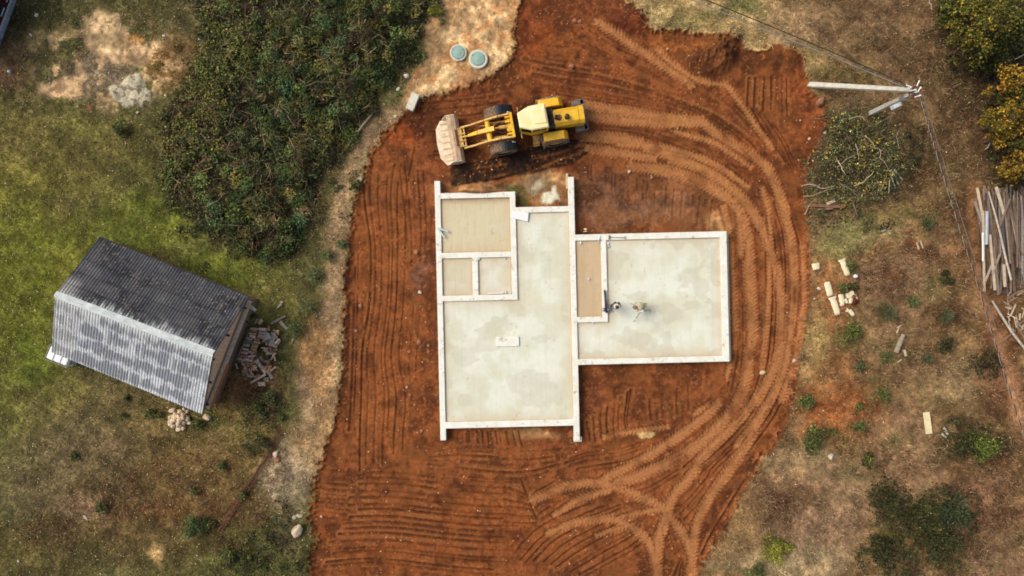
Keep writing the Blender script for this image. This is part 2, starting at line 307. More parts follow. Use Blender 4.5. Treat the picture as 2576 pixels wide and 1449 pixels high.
for e in [(1330, 60, 70, 90, (118, 56, 25)), (1560, 30, 90, 45, (104, 54, 30)), (1590, 62, 50, 30, (96, 44, 24)), (1800, 122, 66, 56, (80, 48, 28)), (1700, 110, 60, 36, (132, 76, 38)), (1965, 150, 44, 40, (106, 62, 32)), (2045, 330, 36, 110, (112, 60, 32)), (2030, 200, 30, 70, (118, 62, 32)),
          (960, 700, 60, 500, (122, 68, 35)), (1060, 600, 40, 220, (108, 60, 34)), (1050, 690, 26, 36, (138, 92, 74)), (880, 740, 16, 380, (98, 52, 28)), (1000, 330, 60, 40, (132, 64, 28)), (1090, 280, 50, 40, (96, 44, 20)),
          (1100, 1350, 320, 110, (114, 60, 29)), (1930, 700, 80, 320, (116, 64, 34)), (1640, 500, 190, 74, (124, 80, 54)), (1510, 500, 74, 80, (98, 68, 52)), (1600, 540, 90, 36, (112, 78, 58)), (1720, 530, 60, 40, (130, 90, 66)), (1812, 556, 24, 26, (172, 128, 86)), (1600, 985, 160, 60, (112, 62, 33)), (1500, 1000, 40, 60, (118, 66, 38)),
          (1370, 470, 76, 40, (188, 146, 100)), (1230, 482, 110, 24, (172, 128, 88)), (1345, 465, 44, 22, (150, 126, 98)), (1290, 470, 30, 12, (84, 92, 44)), (1310, 505, 12, 16, (96, 100, 50)), (1240, 470, 30, 8, (112, 80, 60)), (1340, 1095, 70, 16, (182, 138, 94)), (1680, 1450, 40, 80, (104, 56, 28)), (870, 1250, 14, 110, (98, 52, 26)), (1800, 1300, 30, 120, (104, 56, 30)), (1905, 1200, 16, 60, (74, 46, 30)), (1868, 1270, 16, 70, (70, 44, 29)), (1830, 1350, 22, 70, (74, 46, 30)), (1785, 1430, 30, 40, (80, 50, 32)), (2010, 700, 14, 260, (108, 58, 30)), (1990, 950, 16, 100, (96, 54, 30)), (1085, 330, 40, 60, (96, 48, 26)), (1450, 250, 120, 60, (104, 54, 28)), (1100, 300, 50, 50, (88, 46, 27)), (1250, 250, 140, 22, (92, 48, 27)), (1880, 400, 60, 60, (112, 56, 27)), (1420, 30, 120, 40, (98, 52, 28))]:
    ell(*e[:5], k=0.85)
C *= (0.60 + 0.80 * smooth(.28, .72, N2))[..., None]; C = C * (0.72 + 0.58 * smooth(.15, .85, N3))[..., None]; paint(smooth(.54, .68, N4), (84, 48, 27), .55); paint(smooth(.54, .68, 1 - N4), (146, 88, 48), .4)
TRENCH = [(1130, 420), (1160, 412), (1250, 395), (1330, 372), (1400, 352), (1470, 345), (1486, 366), (1478, 385), (1440, 410), (1350, 432), (1260, 448), (1190, 462), (1134, 470)]
m_tr = smooth(4, -4, sdf_fast(TRENCH) + 8 * (N3 - 0.5)); paint(m_tr, (40, 29, 22), 0.98); paint(m_tr * smooth(0.55, 0.7, N2), (70, 45, 29), 0.6)
ell(1385, 497, 26, 7, (226, 222, 206), 0.95, 0.4); ell(1398, 488, 8, 12, (220, 216, 200), 0.9, 0.4); ell(1345, 470, 18, 10, (205, 190, 165), 0.7); ell(1620, 1090, 18, 12, (222, 188, 130), 0.9, 0.4)

# ---- relief: soil lies a little lower, ruts and prints are pressed into it
H = -0.16 * smooth(4, -10, sd_soil) + 0.05 * (N2 - 0.5) + 0.07 * (N1 - 0.5) + 0.03 * (N3 - 0.5) + 0.10 * np.exp(-((sd_soil + 4) / 6) ** 2) * N2 * 1.3
H += 0.75 * np.exp(-(((WX - 1800) / 55) ** 4 + ((WY - 122) / 45) ** 4)) * (.7 + .6 * N3) + 0.45 * np.exp(-(((WX - 1590) / 50) ** 2 + ((WY - 55) / 30) ** 2)) + 0.45 * np.exp(-(((WX - 1965) / 45) ** 2 + ((WY - 150) / 35) ** 2))
H += 0.25 * m_rock * N2 + (0.02 + 0.34 * N3 * N2) * m_tr + 0.06 * soil * (np.exp(-(((X - 870) / 10) ** 2)) * smooth(300, 700, Y) * N2)
H += 0.14 * np.exp(-(((X - 1620) / 14) ** 2 + ((Y - 1090) / 10) ** 2))
H -= 0.22 * np.exp(-(((X - 1426) / 8) ** 2 + ((Y - 164) / 9) ** 2)) + 0.22 * np.exp(-(((X - 1460) / 9) ** 2 + ((Y - 142) / 11) ** 2)) + 0.12 * np.exp(-(((X - 1637) / 3) ** 2 + ((Y - 206) / 9) ** 2))
DB = np.full(SH, 99.0); LAT = np.zeros(SH); ARC = np.zeros(SH); GD = np.full(SH, 99.0); GA = np.zeros(SH)
def stamp(path, reach, D, lat=None, arc=None, amp=None, A=None):
    s = 0.0; rnd = R.random() * 50
    for k in range(len(path) - 1):
        a, b = path[k], path[k + 1]; lo = np.minimum(a, b) - reach; hi = np.maximum(a, b) + reach
        x0, x1 = np.searchsorted(gx, [lo[0], hi[0]]); y0, y1 = np.searchsorted(gy, [lo[1], hi[1]])
        L = np.linalg.norm(b - a)
        if x1 <= x0 or y1 <= y0 or L < 1e-6: s += L; continue
        w = (slice(y0, y1), slice(x0, x1)); e = (b - a) / L; rx = X[w] - a[0]; ry = Y[w] - a[1]
        t = np.clip(rx * e[0] + ry * e[1], 0, L); d = np.hypot(rx - t * e[0], ry - t * e[1]); m = d < D[w]
        D[w] = np.where(m, d, D[w])
        if lat is not None: lat[w] = np.where(m, rx * -e[1] + ry * e[0], lat[w]); arc[w] = np.where(m, s + t + rnd, arc[w])
        if A is not None: A[w] = np.where(m, amp, A[w])
        s += L
BANDS = [([(1475, 262), (1588, 282), (1688, 296), (1765, 303)], 15), ([(1478, 290), (1560, 300), (1660, 308), (1765, 306)], 14), ([(1461, 343), (1555, 347), (1655, 377), (1720, 392)], 17), ([(1480, 372), (1560, 385), (1640, 398)], 14),
         ([(1588, 417), (1688, 430), (1788, 470), (1852, 520), (1880, 600), (1888, 716), (1893, 816), (1888, 883), (1875, 966), (1848, 1026), (1788, 1093), (1705, 1153), (1605, 1199), (1555, 1213)], 16),
         ([(1765, 303), (1821, 346), (1921, 412), (1965, 500), (1992, 616), (1999, 716), (1992, 816), (1979, 916), (1950, 990), (1921, 1036), (1871, 1133), (1828, 1193), (1788, 1249), (1761, 1299), (1745, 1366), (1738, 1460)], 14),
         ([(1690, 395), (1780, 430), (1860, 490), (1910, 560), (1945, 650), (1966, 750), (1962, 883), (1920, 980), (1855, 1063), (1771, 1145), (1738, 1199), (1695, 1249), (1681, 1286), (1665, 1333), (1655, 1366), (1651, 1460)], 15),
         ([(1501, 50), (1575, 100), (1638, 143), (1688, 177), (1738, 210)], 12), ([(1650, 120), (1700, 165), (1760, 200), (1828, 213)], 8), ([(1828, 213), (1871, 267), (1905, 317), (1940, 370)], 8),
         ([(1808, 1016), (1771, 1049), (1721, 1089), (1638, 1143), (1571, 1179), (1521, 1206)], 13), ([(1341, 1259), (1421, 1226), (1488, 1216), (1555, 1229), (1621, 1256), (1661, 1276), (1688, 1306), (1721, 1349), (1738, 1390)], 13),
         ([(1381, 1343), (1438, 1319), (1505, 1306), (1555, 1313), (1605, 1339), (1635, 1376), (1648, 1430)], 12), ([(1395, 1296), (1455, 1259), (1535, 1233)], 9), ([(1561, 1303), (1621, 1289), (1661, 1283)], 9), ([(1500, 1350), (1560, 1330), (1590, 1325)], 8),
         ([(1855, 1120), (1880, 1090), (1900, 1060)], 10), ([(1750, 1040), (1780, 1020)], 8), ([(1520, 1100), (1600, 1085), (1680, 1075)], 8), ([(1850, 500), (1862, 560), (1865, 640)], 10)]
BANDS += [([(1820, 520), (1838, 620), (1846, 740), (1846, 860), (1830, 950)], 9), ([(1918, 470), (1938, 560), (1936, 700), (1928, 820), (1915, 930)], 8), ([(2016, 620), (2022, 720), (2012, 830), (1994, 930), (1965, 1010)], 9), ([(1560, 362), (1680, 372), (1790, 408), (1880, 466)], 9), ([(1700, 330), (1800, 360), (1890, 420)], 8)]
BANDS = [(p, w * .84) for p, w in BANDS]
for pts, w in BANDS: stamp(spline(pts, 6), 30, DB, LAT, ARC)
BW = np.full(SH, 0.0); tmpD = np.full(SH, 99.0)
for pts, w in BANDS: stamp(spline(pts, 10), 30, tmpD, None, None, w, BW)
saw = (ARC / 9.5 + np.abs(LAT) / 11.0) % 1.0
edge = np.abs(LAT) * 1.0
wob = 5.0 * (fbm(X / 20, Y / 20, 21, 3) - 0.5)
band = smooth(3, -3, np.where(DB < 60, np.maximum(DB, np.minimum(edge, 60)), 99) - BW - 7.5 * (saw - 0.5) - 1.6 * wob) * (BW > 0)
band *= .35 + .65 * smooth(0.25, 0.45, fbm(X / 50, Y / 50, 30, 3) + .05)
paint(band * (.66 + .5 * smooth(.3, .6, N2)).clip(0, 1), (172, 114, 72), 0.9); paint(band * (saw < .4) * smooth(.2, .5, np.minimum(edge, 60) / np.maximum(BW, 1)), (118, 70, 40), .45); paint(band * smooth(.4, .7, N4) * (Y < 560) * (X > 1560), (176, 118, 70), .5)
H += band * (-0.045 + 0.035 * (saw < 0.5) * smooth(0.35, 0.8, np.minimum(edge, 60) / np.maximum(BW, 1)))
H += 0.05 * np.exp(-((DB - BW - 4) / 4) ** 2) * (BW > 0) * N2 * 1.5

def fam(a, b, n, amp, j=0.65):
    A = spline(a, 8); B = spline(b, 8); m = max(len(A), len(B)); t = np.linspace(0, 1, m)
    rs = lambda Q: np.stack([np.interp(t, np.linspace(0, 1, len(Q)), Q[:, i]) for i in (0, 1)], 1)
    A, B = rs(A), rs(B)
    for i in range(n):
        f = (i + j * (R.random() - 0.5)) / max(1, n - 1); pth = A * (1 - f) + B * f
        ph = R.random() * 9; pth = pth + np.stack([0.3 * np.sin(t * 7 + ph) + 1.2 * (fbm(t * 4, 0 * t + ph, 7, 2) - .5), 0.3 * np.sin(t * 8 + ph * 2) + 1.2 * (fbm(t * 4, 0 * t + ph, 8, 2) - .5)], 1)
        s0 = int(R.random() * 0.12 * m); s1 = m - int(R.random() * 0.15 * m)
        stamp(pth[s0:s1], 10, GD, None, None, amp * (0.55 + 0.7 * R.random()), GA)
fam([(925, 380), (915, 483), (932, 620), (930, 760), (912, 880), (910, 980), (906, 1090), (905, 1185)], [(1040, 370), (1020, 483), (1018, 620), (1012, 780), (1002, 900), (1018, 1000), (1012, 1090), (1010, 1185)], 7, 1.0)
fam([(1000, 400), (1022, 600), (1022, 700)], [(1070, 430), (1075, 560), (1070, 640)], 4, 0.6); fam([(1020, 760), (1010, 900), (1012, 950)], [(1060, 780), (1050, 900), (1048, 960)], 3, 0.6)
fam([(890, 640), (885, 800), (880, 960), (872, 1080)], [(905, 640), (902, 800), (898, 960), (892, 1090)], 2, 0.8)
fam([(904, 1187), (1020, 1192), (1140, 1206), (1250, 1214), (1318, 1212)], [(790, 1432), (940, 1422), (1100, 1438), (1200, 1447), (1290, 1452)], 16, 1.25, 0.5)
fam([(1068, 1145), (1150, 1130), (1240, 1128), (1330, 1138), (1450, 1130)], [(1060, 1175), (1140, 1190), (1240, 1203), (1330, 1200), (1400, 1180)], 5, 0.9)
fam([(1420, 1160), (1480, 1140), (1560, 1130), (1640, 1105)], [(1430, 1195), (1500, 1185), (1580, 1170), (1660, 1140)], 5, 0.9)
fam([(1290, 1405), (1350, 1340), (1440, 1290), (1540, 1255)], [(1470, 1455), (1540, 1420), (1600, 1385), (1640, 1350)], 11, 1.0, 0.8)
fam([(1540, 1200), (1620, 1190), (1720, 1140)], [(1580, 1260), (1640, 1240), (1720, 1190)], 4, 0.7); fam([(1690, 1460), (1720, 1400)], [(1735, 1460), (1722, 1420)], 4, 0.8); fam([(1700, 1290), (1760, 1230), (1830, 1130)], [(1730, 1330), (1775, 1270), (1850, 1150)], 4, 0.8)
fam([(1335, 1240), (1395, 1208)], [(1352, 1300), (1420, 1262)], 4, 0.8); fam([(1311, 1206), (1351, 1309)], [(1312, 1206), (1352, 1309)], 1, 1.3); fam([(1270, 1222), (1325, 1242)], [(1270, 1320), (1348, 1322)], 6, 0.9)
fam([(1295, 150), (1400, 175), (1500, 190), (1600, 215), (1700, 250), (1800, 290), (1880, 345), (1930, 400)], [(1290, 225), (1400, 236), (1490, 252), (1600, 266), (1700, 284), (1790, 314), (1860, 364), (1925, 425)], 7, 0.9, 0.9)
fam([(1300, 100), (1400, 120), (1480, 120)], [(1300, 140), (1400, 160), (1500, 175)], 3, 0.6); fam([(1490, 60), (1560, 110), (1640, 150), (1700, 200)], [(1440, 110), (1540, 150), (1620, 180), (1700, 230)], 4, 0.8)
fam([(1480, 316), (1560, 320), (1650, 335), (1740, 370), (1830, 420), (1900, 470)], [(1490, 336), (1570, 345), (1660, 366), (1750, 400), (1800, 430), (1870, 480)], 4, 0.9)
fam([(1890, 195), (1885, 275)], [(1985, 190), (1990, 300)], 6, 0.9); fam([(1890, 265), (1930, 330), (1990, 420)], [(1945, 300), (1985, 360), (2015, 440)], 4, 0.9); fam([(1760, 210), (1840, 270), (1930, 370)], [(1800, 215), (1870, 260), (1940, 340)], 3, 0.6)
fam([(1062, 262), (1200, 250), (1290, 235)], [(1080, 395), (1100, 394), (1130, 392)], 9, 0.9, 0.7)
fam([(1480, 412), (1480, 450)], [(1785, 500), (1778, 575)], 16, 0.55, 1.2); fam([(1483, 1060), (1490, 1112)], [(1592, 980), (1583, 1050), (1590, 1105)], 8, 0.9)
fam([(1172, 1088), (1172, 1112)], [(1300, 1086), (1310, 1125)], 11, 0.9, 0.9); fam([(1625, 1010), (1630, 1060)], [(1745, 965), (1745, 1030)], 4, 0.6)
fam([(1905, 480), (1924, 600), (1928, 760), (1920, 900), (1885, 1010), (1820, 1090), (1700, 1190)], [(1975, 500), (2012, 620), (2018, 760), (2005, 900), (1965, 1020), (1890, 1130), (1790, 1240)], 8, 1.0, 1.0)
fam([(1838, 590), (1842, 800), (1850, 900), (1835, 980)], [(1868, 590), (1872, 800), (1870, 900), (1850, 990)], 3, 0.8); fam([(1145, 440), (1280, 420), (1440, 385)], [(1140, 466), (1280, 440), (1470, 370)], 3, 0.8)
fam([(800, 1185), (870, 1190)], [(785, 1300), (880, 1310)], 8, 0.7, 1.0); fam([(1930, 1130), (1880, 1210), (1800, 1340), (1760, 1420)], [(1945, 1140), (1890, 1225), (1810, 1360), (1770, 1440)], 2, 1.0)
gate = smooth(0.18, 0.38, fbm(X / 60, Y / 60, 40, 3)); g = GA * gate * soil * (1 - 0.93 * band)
H += g * (-0.10 * np.exp(-(GD / 1.6) ** 2) + 0.015 * np.exp(-((GD - 6) / 3) ** 2))
paint(np.exp(-(GD / 1.5) ** 2) * g, (64, 36, 20), 0.42)          # groove shade put into the colour, together with damp subsoil in the scratches
ridge = np.exp(-((GD - 7.5) / 3.5) ** 2) * g; paint(ridge * smooth(0.4, 0.6, N4), (150, 90, 50), 0.7)
H += soil * (0.07 * np.clip(fbm(X / 7, Y / 7, 50, 2) - 0.62, 0, 1)) * 3 * smooth(0.45, 0.6, N2)
cl = smooth(0.66, 0.76, fbm(X / 5, Y / 5, 51, 2)) * smooth(0.4, 0.6, N4); paint(cl * (1 - band), (176, 112, 66), 0.4)
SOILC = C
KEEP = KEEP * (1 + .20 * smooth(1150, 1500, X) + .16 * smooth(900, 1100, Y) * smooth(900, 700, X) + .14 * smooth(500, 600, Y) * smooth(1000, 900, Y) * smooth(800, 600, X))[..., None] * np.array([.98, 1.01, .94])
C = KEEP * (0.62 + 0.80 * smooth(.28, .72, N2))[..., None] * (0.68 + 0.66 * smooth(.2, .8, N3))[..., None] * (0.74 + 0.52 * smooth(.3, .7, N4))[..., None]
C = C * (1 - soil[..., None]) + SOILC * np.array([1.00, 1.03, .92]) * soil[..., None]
H += 0.85 * np.exp(-(((X - 1215) / 62) ** 4)) * np.exp(-(((Y - 482) / 11) ** 2)) * (0.75 + .5 * N2) + .25 * np.exp(-(((WX - 1180) / 60) ** 2 + ((WY - 470) / 22) ** 2))
ofr = np.maximum(np.maximum(-X, X - 2576), np.maximum(-Y, Y - 1449)); ff = smooth(60, 420, ofr)[..., None]; C = C * (1 - ff) + np.array(lin((98, 88, 52))) * ff      # plain rough grass far outside the frame
# level building pad under the slab
H = np.where((X > 1090) & (X < 1842) & (Y > 440) & (Y < 1120), np.maximum(H, -0.3), H)
far = smooth(3200, 9000, np.maximum(np.abs(X - 1288), np.abs(Y - 724)))
H = H * (1 - far)
VX = (X - 1288) / PPM; VY = (724.5 - Y) / PPM
V = np.stack([VX, VY, H], -1).reshape(-1, 3)
idx = np.arange(nx * ny).reshape(ny, nx)
F = np.stack([idx[1:, :-1], idx[1:, 1:], idx[:-1, 1:], idx[:-1, :-1]], -1).reshape(-1, 4)
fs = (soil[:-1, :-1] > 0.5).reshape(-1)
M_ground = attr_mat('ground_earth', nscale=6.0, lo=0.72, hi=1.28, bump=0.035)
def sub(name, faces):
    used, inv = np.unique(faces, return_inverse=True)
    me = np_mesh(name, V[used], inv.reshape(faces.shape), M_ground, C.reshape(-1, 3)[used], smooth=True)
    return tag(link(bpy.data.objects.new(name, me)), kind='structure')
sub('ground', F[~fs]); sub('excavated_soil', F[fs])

def look(A, dx, dy):
    ix = np.clip(np.searchsorted(gx, dx), 0, nx - 1); iy = np.clip(np.searchsorted(gy, dy), 0, ny - 1); return A[iy, ix]
def gz(dx, dy): return float(look(H, dx, dy))
# ------------------------------------------------------------------ house foundation
Z_W, Z_S = 0.50, 0.36
RC, RS = math.cos(0.0232), math.sin(0.0232)
def UV(u, v, z):
    """foundation plan (full-size photo pixels, plan axes) -> world"""
    x = 1629 + u * RC + v * RS; y = 679 + v * RC - u * RS
    return P(x / 1.49068, y / 1.49068, z)
def from_cells(rects, inset=None):
    us = sorted({r[0] for r in rects} | {r[1] for r in rects}); vs = sorted({r[2] for r in rects} | {r[3] for r in rects})
    return us, vs, np.array([[any(r[0] <= (us[i] + us[i + 1]) / 2 <= r[1] and r[2] <= (vs[j] + vs[j + 1]) / 2 <= r[3] for r in rects) for j in range(len(vs) - 1)] for i in range(len(us) - 1)])
def cell_walls(rects, z0, z1):
    us, vs, on = from_cells(rects); mb = MB(); nu, nv = on.shape
    q = lambda u, v, z: (*UV(u, v, z1)[:2], z)
    o = lambda i, j: 0 <= i < nu and 0 <= j < nv and on[i, j]
    for i in range(nu):
        for j in range(nv):
            if not on[i, j]: continue
            a, b, c, d = us[i], us[i + 1], vs[j], vs[j + 1]
            mb.add([q(a, c, z1), q(a, d, z1), q(b, d, z1), q(b, c, z1)], [(0, 1, 2, 3)])
            for nb, e0, e1 in (((i - 1, j), (a, c), (a, d)), ((i + 1, j), (b, d), (b, c)), ((i, j - 1), (b, c), (a, c)), ((i, j + 1), (a, d), (b, d))):
                if not o(*nb): mb.add([q(*e0, z1), q(*e0, z0), q(*e1, z0), q(*e1, z1)], [(0, 1, 2, 3)])
    bm = bmesh.new(); me = mb.mesh('t', None); bm.from_mesh(me); bmesh.ops.remove_doubles(bm, verts=bm.verts[:], dist=0.001); bmesh.ops.recalc_face_normals(bm, faces=bm.faces[:]); bm.to_mesh(me); bm.free()
    return me
WALLS = [(0, 21, 0, 973), (21, 302, 46, 67), (281, 302, 67, 452), (21, 281, 270, 291), (134, 156, 291, 431), (21, 281, 431, 452), (302, 502, 105, 126), (502, 523, -4, 986), (21, 502, 905, 929), (523, 1091, 213, 236), (1067, 1091, 236, 702), (523, 1067, 680, 702), (619, 639, 236, 543), (523, 619, 522, 543)]
M_wall = mat('limewashed_concrete', (236, 238, 224), 0.85, 0.10, 1.6, bump=0.004, rgb2=(224, 222, 202))
_n = M_wall.node_tree.nodes; _l = M_wall.node_tree.links; _b = _n['Principled BSDF']; _src = _b.inputs['Base Color'].links[0].from_socket
_z = _n.new('ShaderNodeTexNoise'); _z.inputs['Scale'].default_value = 2.6; _z.inputs['Detail'].default_value = 10; _z.inputs['Roughness'].default_value = .75; _tc = _n.new('ShaderNodeTexCoord'); _l.new(_tc.outputs['Object'], _z.inputs['Vector'])
_r = _n.new('ShaderNodeMapRange'); _r.inputs['From Min'].default_value = .555; _r.inputs['From Max'].default_value = .67; _r.inputs['To Max'].default_value = .7; _l.new(_z.outputs['Fac'], _r.inputs['Value'])
_m = _n.new('ShaderNodeMix'); _m.data_type = 'RGBA'; _m.inputs['B'].default_value = (*lin((150, 104, 70)), 1); _l.new(_r.outputs['Result'], _m.inputs['Factor']); _l.new(_src, _m.inputs['A']); _l.new(_m.outputs['Result'], _b.inputs['Base Color'])
fnd = thing('house_foundation', 'white walled concrete foundation of a house with pale slabs, set in red soil', 'foundation', P(1450, 760, 0))
def under(o, root): o.parent = root; o.matrix_parent_inverse = Matrix.Translation(-Vector(root.location)); return o
wall_me = cell_walls(WALLS, -0.6, Z_W); wall_me.materials.append(M_wall)
w_o = link(bpy.data.objects.new('wall', wall_me)); under(w_o, fnd)
bv = w_o.modifiers.new('bevel', 'BEVEL'); bv.width = 0.012; bv.segments = 1; bv.limit_method = 'ANGLE'
M_slab = attr_mat('slab_concrete', 0.85, 1.2, 0.95, 1.05, 0.002, 0.3)
def slab(u0, u1, v0, v1, base, holes=(), top=0.0, k=1.0, light=0.0, seed=3, streak=0.0):
    us = np.arange(u0 - 2, u1 + 2.01, 2.5); vs = np.arange(v0 - 2, v1 + 2.01, 2.5); U, Vv = np.meshgrid(us, vs)
    n1 = fbm(U / 70, Vv / 70, seed, 4); n2 = fbm(U / 12, Vv / 12, seed + 1, 4); n3 = fbm(U / 30, Vv / 30, seed + 2, 4)
    c = np.zeros(U.shape + (3,)); c[:] = lin(base)
    def mix(m, rgb): c[:] = c + (np.array(lin(rgb)) - c) * m[..., None]
    mix(smooth(0.44, 0.60, n1) * light, (224, 227, 208)); mix(smooth(0.54, 0.70, fbm(U / 120, Vv / 60, seed + 11, 4)) * 0.4, (210, 208, 184)); mix(smooth(0.52, 0.66, 1 - n1) * 0.28, (206, 198, 166)); mix(smooth(.54, .60, fbm(U / 95, Vv / 75, seed + 21, 5)) * .4 * light, (188, 182, 156)); mix(smooth(.60, .72, fbm(U / 8, Vv / 160, seed + 15, 3)) * .12, (196, 186, 156)); mix(np.exp(-(np.abs((U + 9 * n1) % 63 - 31) / .7) ** 2) * .10, (150, 140, 116))
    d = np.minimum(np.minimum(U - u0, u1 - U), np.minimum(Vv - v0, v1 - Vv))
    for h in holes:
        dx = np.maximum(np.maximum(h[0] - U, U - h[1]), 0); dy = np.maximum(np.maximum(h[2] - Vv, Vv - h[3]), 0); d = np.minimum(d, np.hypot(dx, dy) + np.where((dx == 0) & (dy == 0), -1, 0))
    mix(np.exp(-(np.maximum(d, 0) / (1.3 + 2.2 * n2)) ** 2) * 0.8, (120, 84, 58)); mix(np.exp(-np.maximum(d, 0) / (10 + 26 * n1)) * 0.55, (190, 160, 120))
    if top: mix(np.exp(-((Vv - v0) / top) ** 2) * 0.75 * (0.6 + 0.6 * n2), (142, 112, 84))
    if streak: mix(smooth(0.55, 0.7, fbm(U / 5, Vv / 90, seed + 8, 3)) * streak, (176, 150, 108))
    mix(smooth(0.72, 0.78, n2) * smooth(0.56, 0.68, n3) * 0.4, (176, 136, 96)); mix(smooth(0.86, 0.92, fbm(U / 4, Vv / 4, seed + 5, 2)) * 0.3, (150, 124, 96))
    pts = np.array([[UV(a, b, Z_S)[:] for a in us] for b in vs]).reshape(-1, 3)
    pts[:, 2] += (0.006 * (n1 - 0.5)).reshape(-1)
    idx = np.arange(U.size).reshape(U.shape); Fq = np.stack([idx[1:, :-1], idx[1:, 1:], idx[:-1, 1:], idx[:-1, :-1]], -1); cu = (U[1:, 1:] + U[:-1, :-1]) / 2; cv = (Vv[1:, 1:] + Vv[:-1, :-1]) / 2
    keep = np.ones(cu.shape, bool)
    for h in holes: keep &= ~((cu > h[0]) & (cu < h[1]) & (cv > h[2]) & (cv < h[3]))
    Fq = Fq[keep].reshape(-1, 4); used, inv = np.unique(Fq, return_inverse=True)
    me = np_mesh('floor_slab', pts[used], inv.reshape(-1, 4), M_slab, c.reshape(-1, 3)[used], True)
    return under(link(bpy.data.objects.new('floor_slab', me)), fnd)
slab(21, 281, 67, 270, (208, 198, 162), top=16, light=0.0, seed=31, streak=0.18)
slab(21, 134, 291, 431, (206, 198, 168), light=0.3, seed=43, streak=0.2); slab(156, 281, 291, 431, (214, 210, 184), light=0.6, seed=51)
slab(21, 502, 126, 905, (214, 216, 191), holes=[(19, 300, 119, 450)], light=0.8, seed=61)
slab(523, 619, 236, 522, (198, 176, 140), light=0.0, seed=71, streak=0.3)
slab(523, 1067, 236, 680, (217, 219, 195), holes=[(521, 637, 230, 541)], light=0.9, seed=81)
def uv_box(u0, u1, v0, v1, z0, z1, name, m, bevel=0.01):
    mb = MB(); mb.prism([tuple(UV(a, b, z1)[:2]) for a, b in ((u0, v1), (u1, v1), (u1, v0), (u0, v0))], z0, z1); return under(mb.build(name, m, None, bevel), fnd)
uv_box(217, 303, 590, 626, 0.3, 0.47, 'plinth', M_wall); uv_box(494, 502, -18, 40, -0.5, 0.22, 'footing', mat('footing_concrete', (196, 180, 150), 0.9, 0.2, 6)); uv_box(1091, 1097, 222, 700, -0.5, 0.30, 'footing', mat('grey_footing', (170, 158, 138), 0.9, 0.2, 6))
uv_box(500, 530, 972, 990, -0.5, 0.34, 'footing', mat('pale_footing', (222, 214, 190), 0.9, 0.15, 6))
M_pvc = mat('white_plastic', (232, 230, 220), 0.45, 0.06, 4)
M_hole = mat('dark_bore', (60, 55, 50), 0.9)
for dx, dy, r in ((1459.6, 610, .085), (1480.7, 701, .07), (1492, 813, .05), (1203.7, 651, .075), (1270, 650, .05), (1270.3, 734, .10), (1283.5, 736.8, .08)):
    p = P(dx, dy, Z_S + 0.14); mb = MB(); mb.lathe([(r, -0.2), (r, 0), (r * 0.82, 0), (r * 0.82, -0.06), (0.001, -0.06)], (p.x, p.y, p.z), 18)
    under(mb.build('pipe_stub', M_pvc), fnd)

# ------------------------------------------------------------------ wheel loader (x = forward, y = left, ground z = 0)
M_yel = mat('worn_yellow_paint', (240, 192, 36), 0.42, 0.18, 2.5, rgb2=(222, 166, 34)); M_pale = mat('sun_bleached_roof_paint', (250, 238, 186), 0.5, 0.06, 1.5, rgb2=(244, 222, 150))
M_pyel = mat('dusty_yellow_paint', (232, 194, 104), 0.6, 0.25, 5, rgb2=(178, 128, 66)); M_blk = mat('black_paint', (38, 40, 44), 0.5, 0.3, 5); M_tyre = mat('dusty_tyre_rubber', (152, 124, 94), 0.9, 0.35, 5, rgb2=(96, 80, 62), bump=0.01)
M_cw = mat('grey_cast_iron', (120, 112, 104), 0.8, 0.3, 9, rgb2=(84, 76, 70)); M_bkt = mat('worn_bucket_steel', (240, 226, 194), 0.7, 0.22, 3.0, rgb2=(204, 180, 144)); M_bkt2 = mat('dirty_bucket_shell', (198, 168, 132), 0.7, 0.3, 3.0)
M_eng = mat('oily_engine_metal', (54, 42, 36), 0.55, 0.4, 8); M_rust = mat('rusty_brown_steel', (120, 72, 42), 0.75, 0.35, 8, rgb2=(82, 46, 28)); M_steel = mat('bare_grey_steel', (150, 146, 138), 0.4, 0.2, 5, metal=0.6); M_glass = mat('dark_cab_glass', (30, 36, 38), 0.12, 0.1, 2); M_fend = mat('black_plastic_fender', (34, 40, 46), 0.38, 0.3, 4)
LX, LY = 0.92, 10.30; LA = math.radians(189.8); GZ_L = -0.13
ld = thing('wheel_loader', 'yellow articulated wheel loader with pale cab roof parked on the red soil', 'loader', (LX, LY, GZ_L), LA)
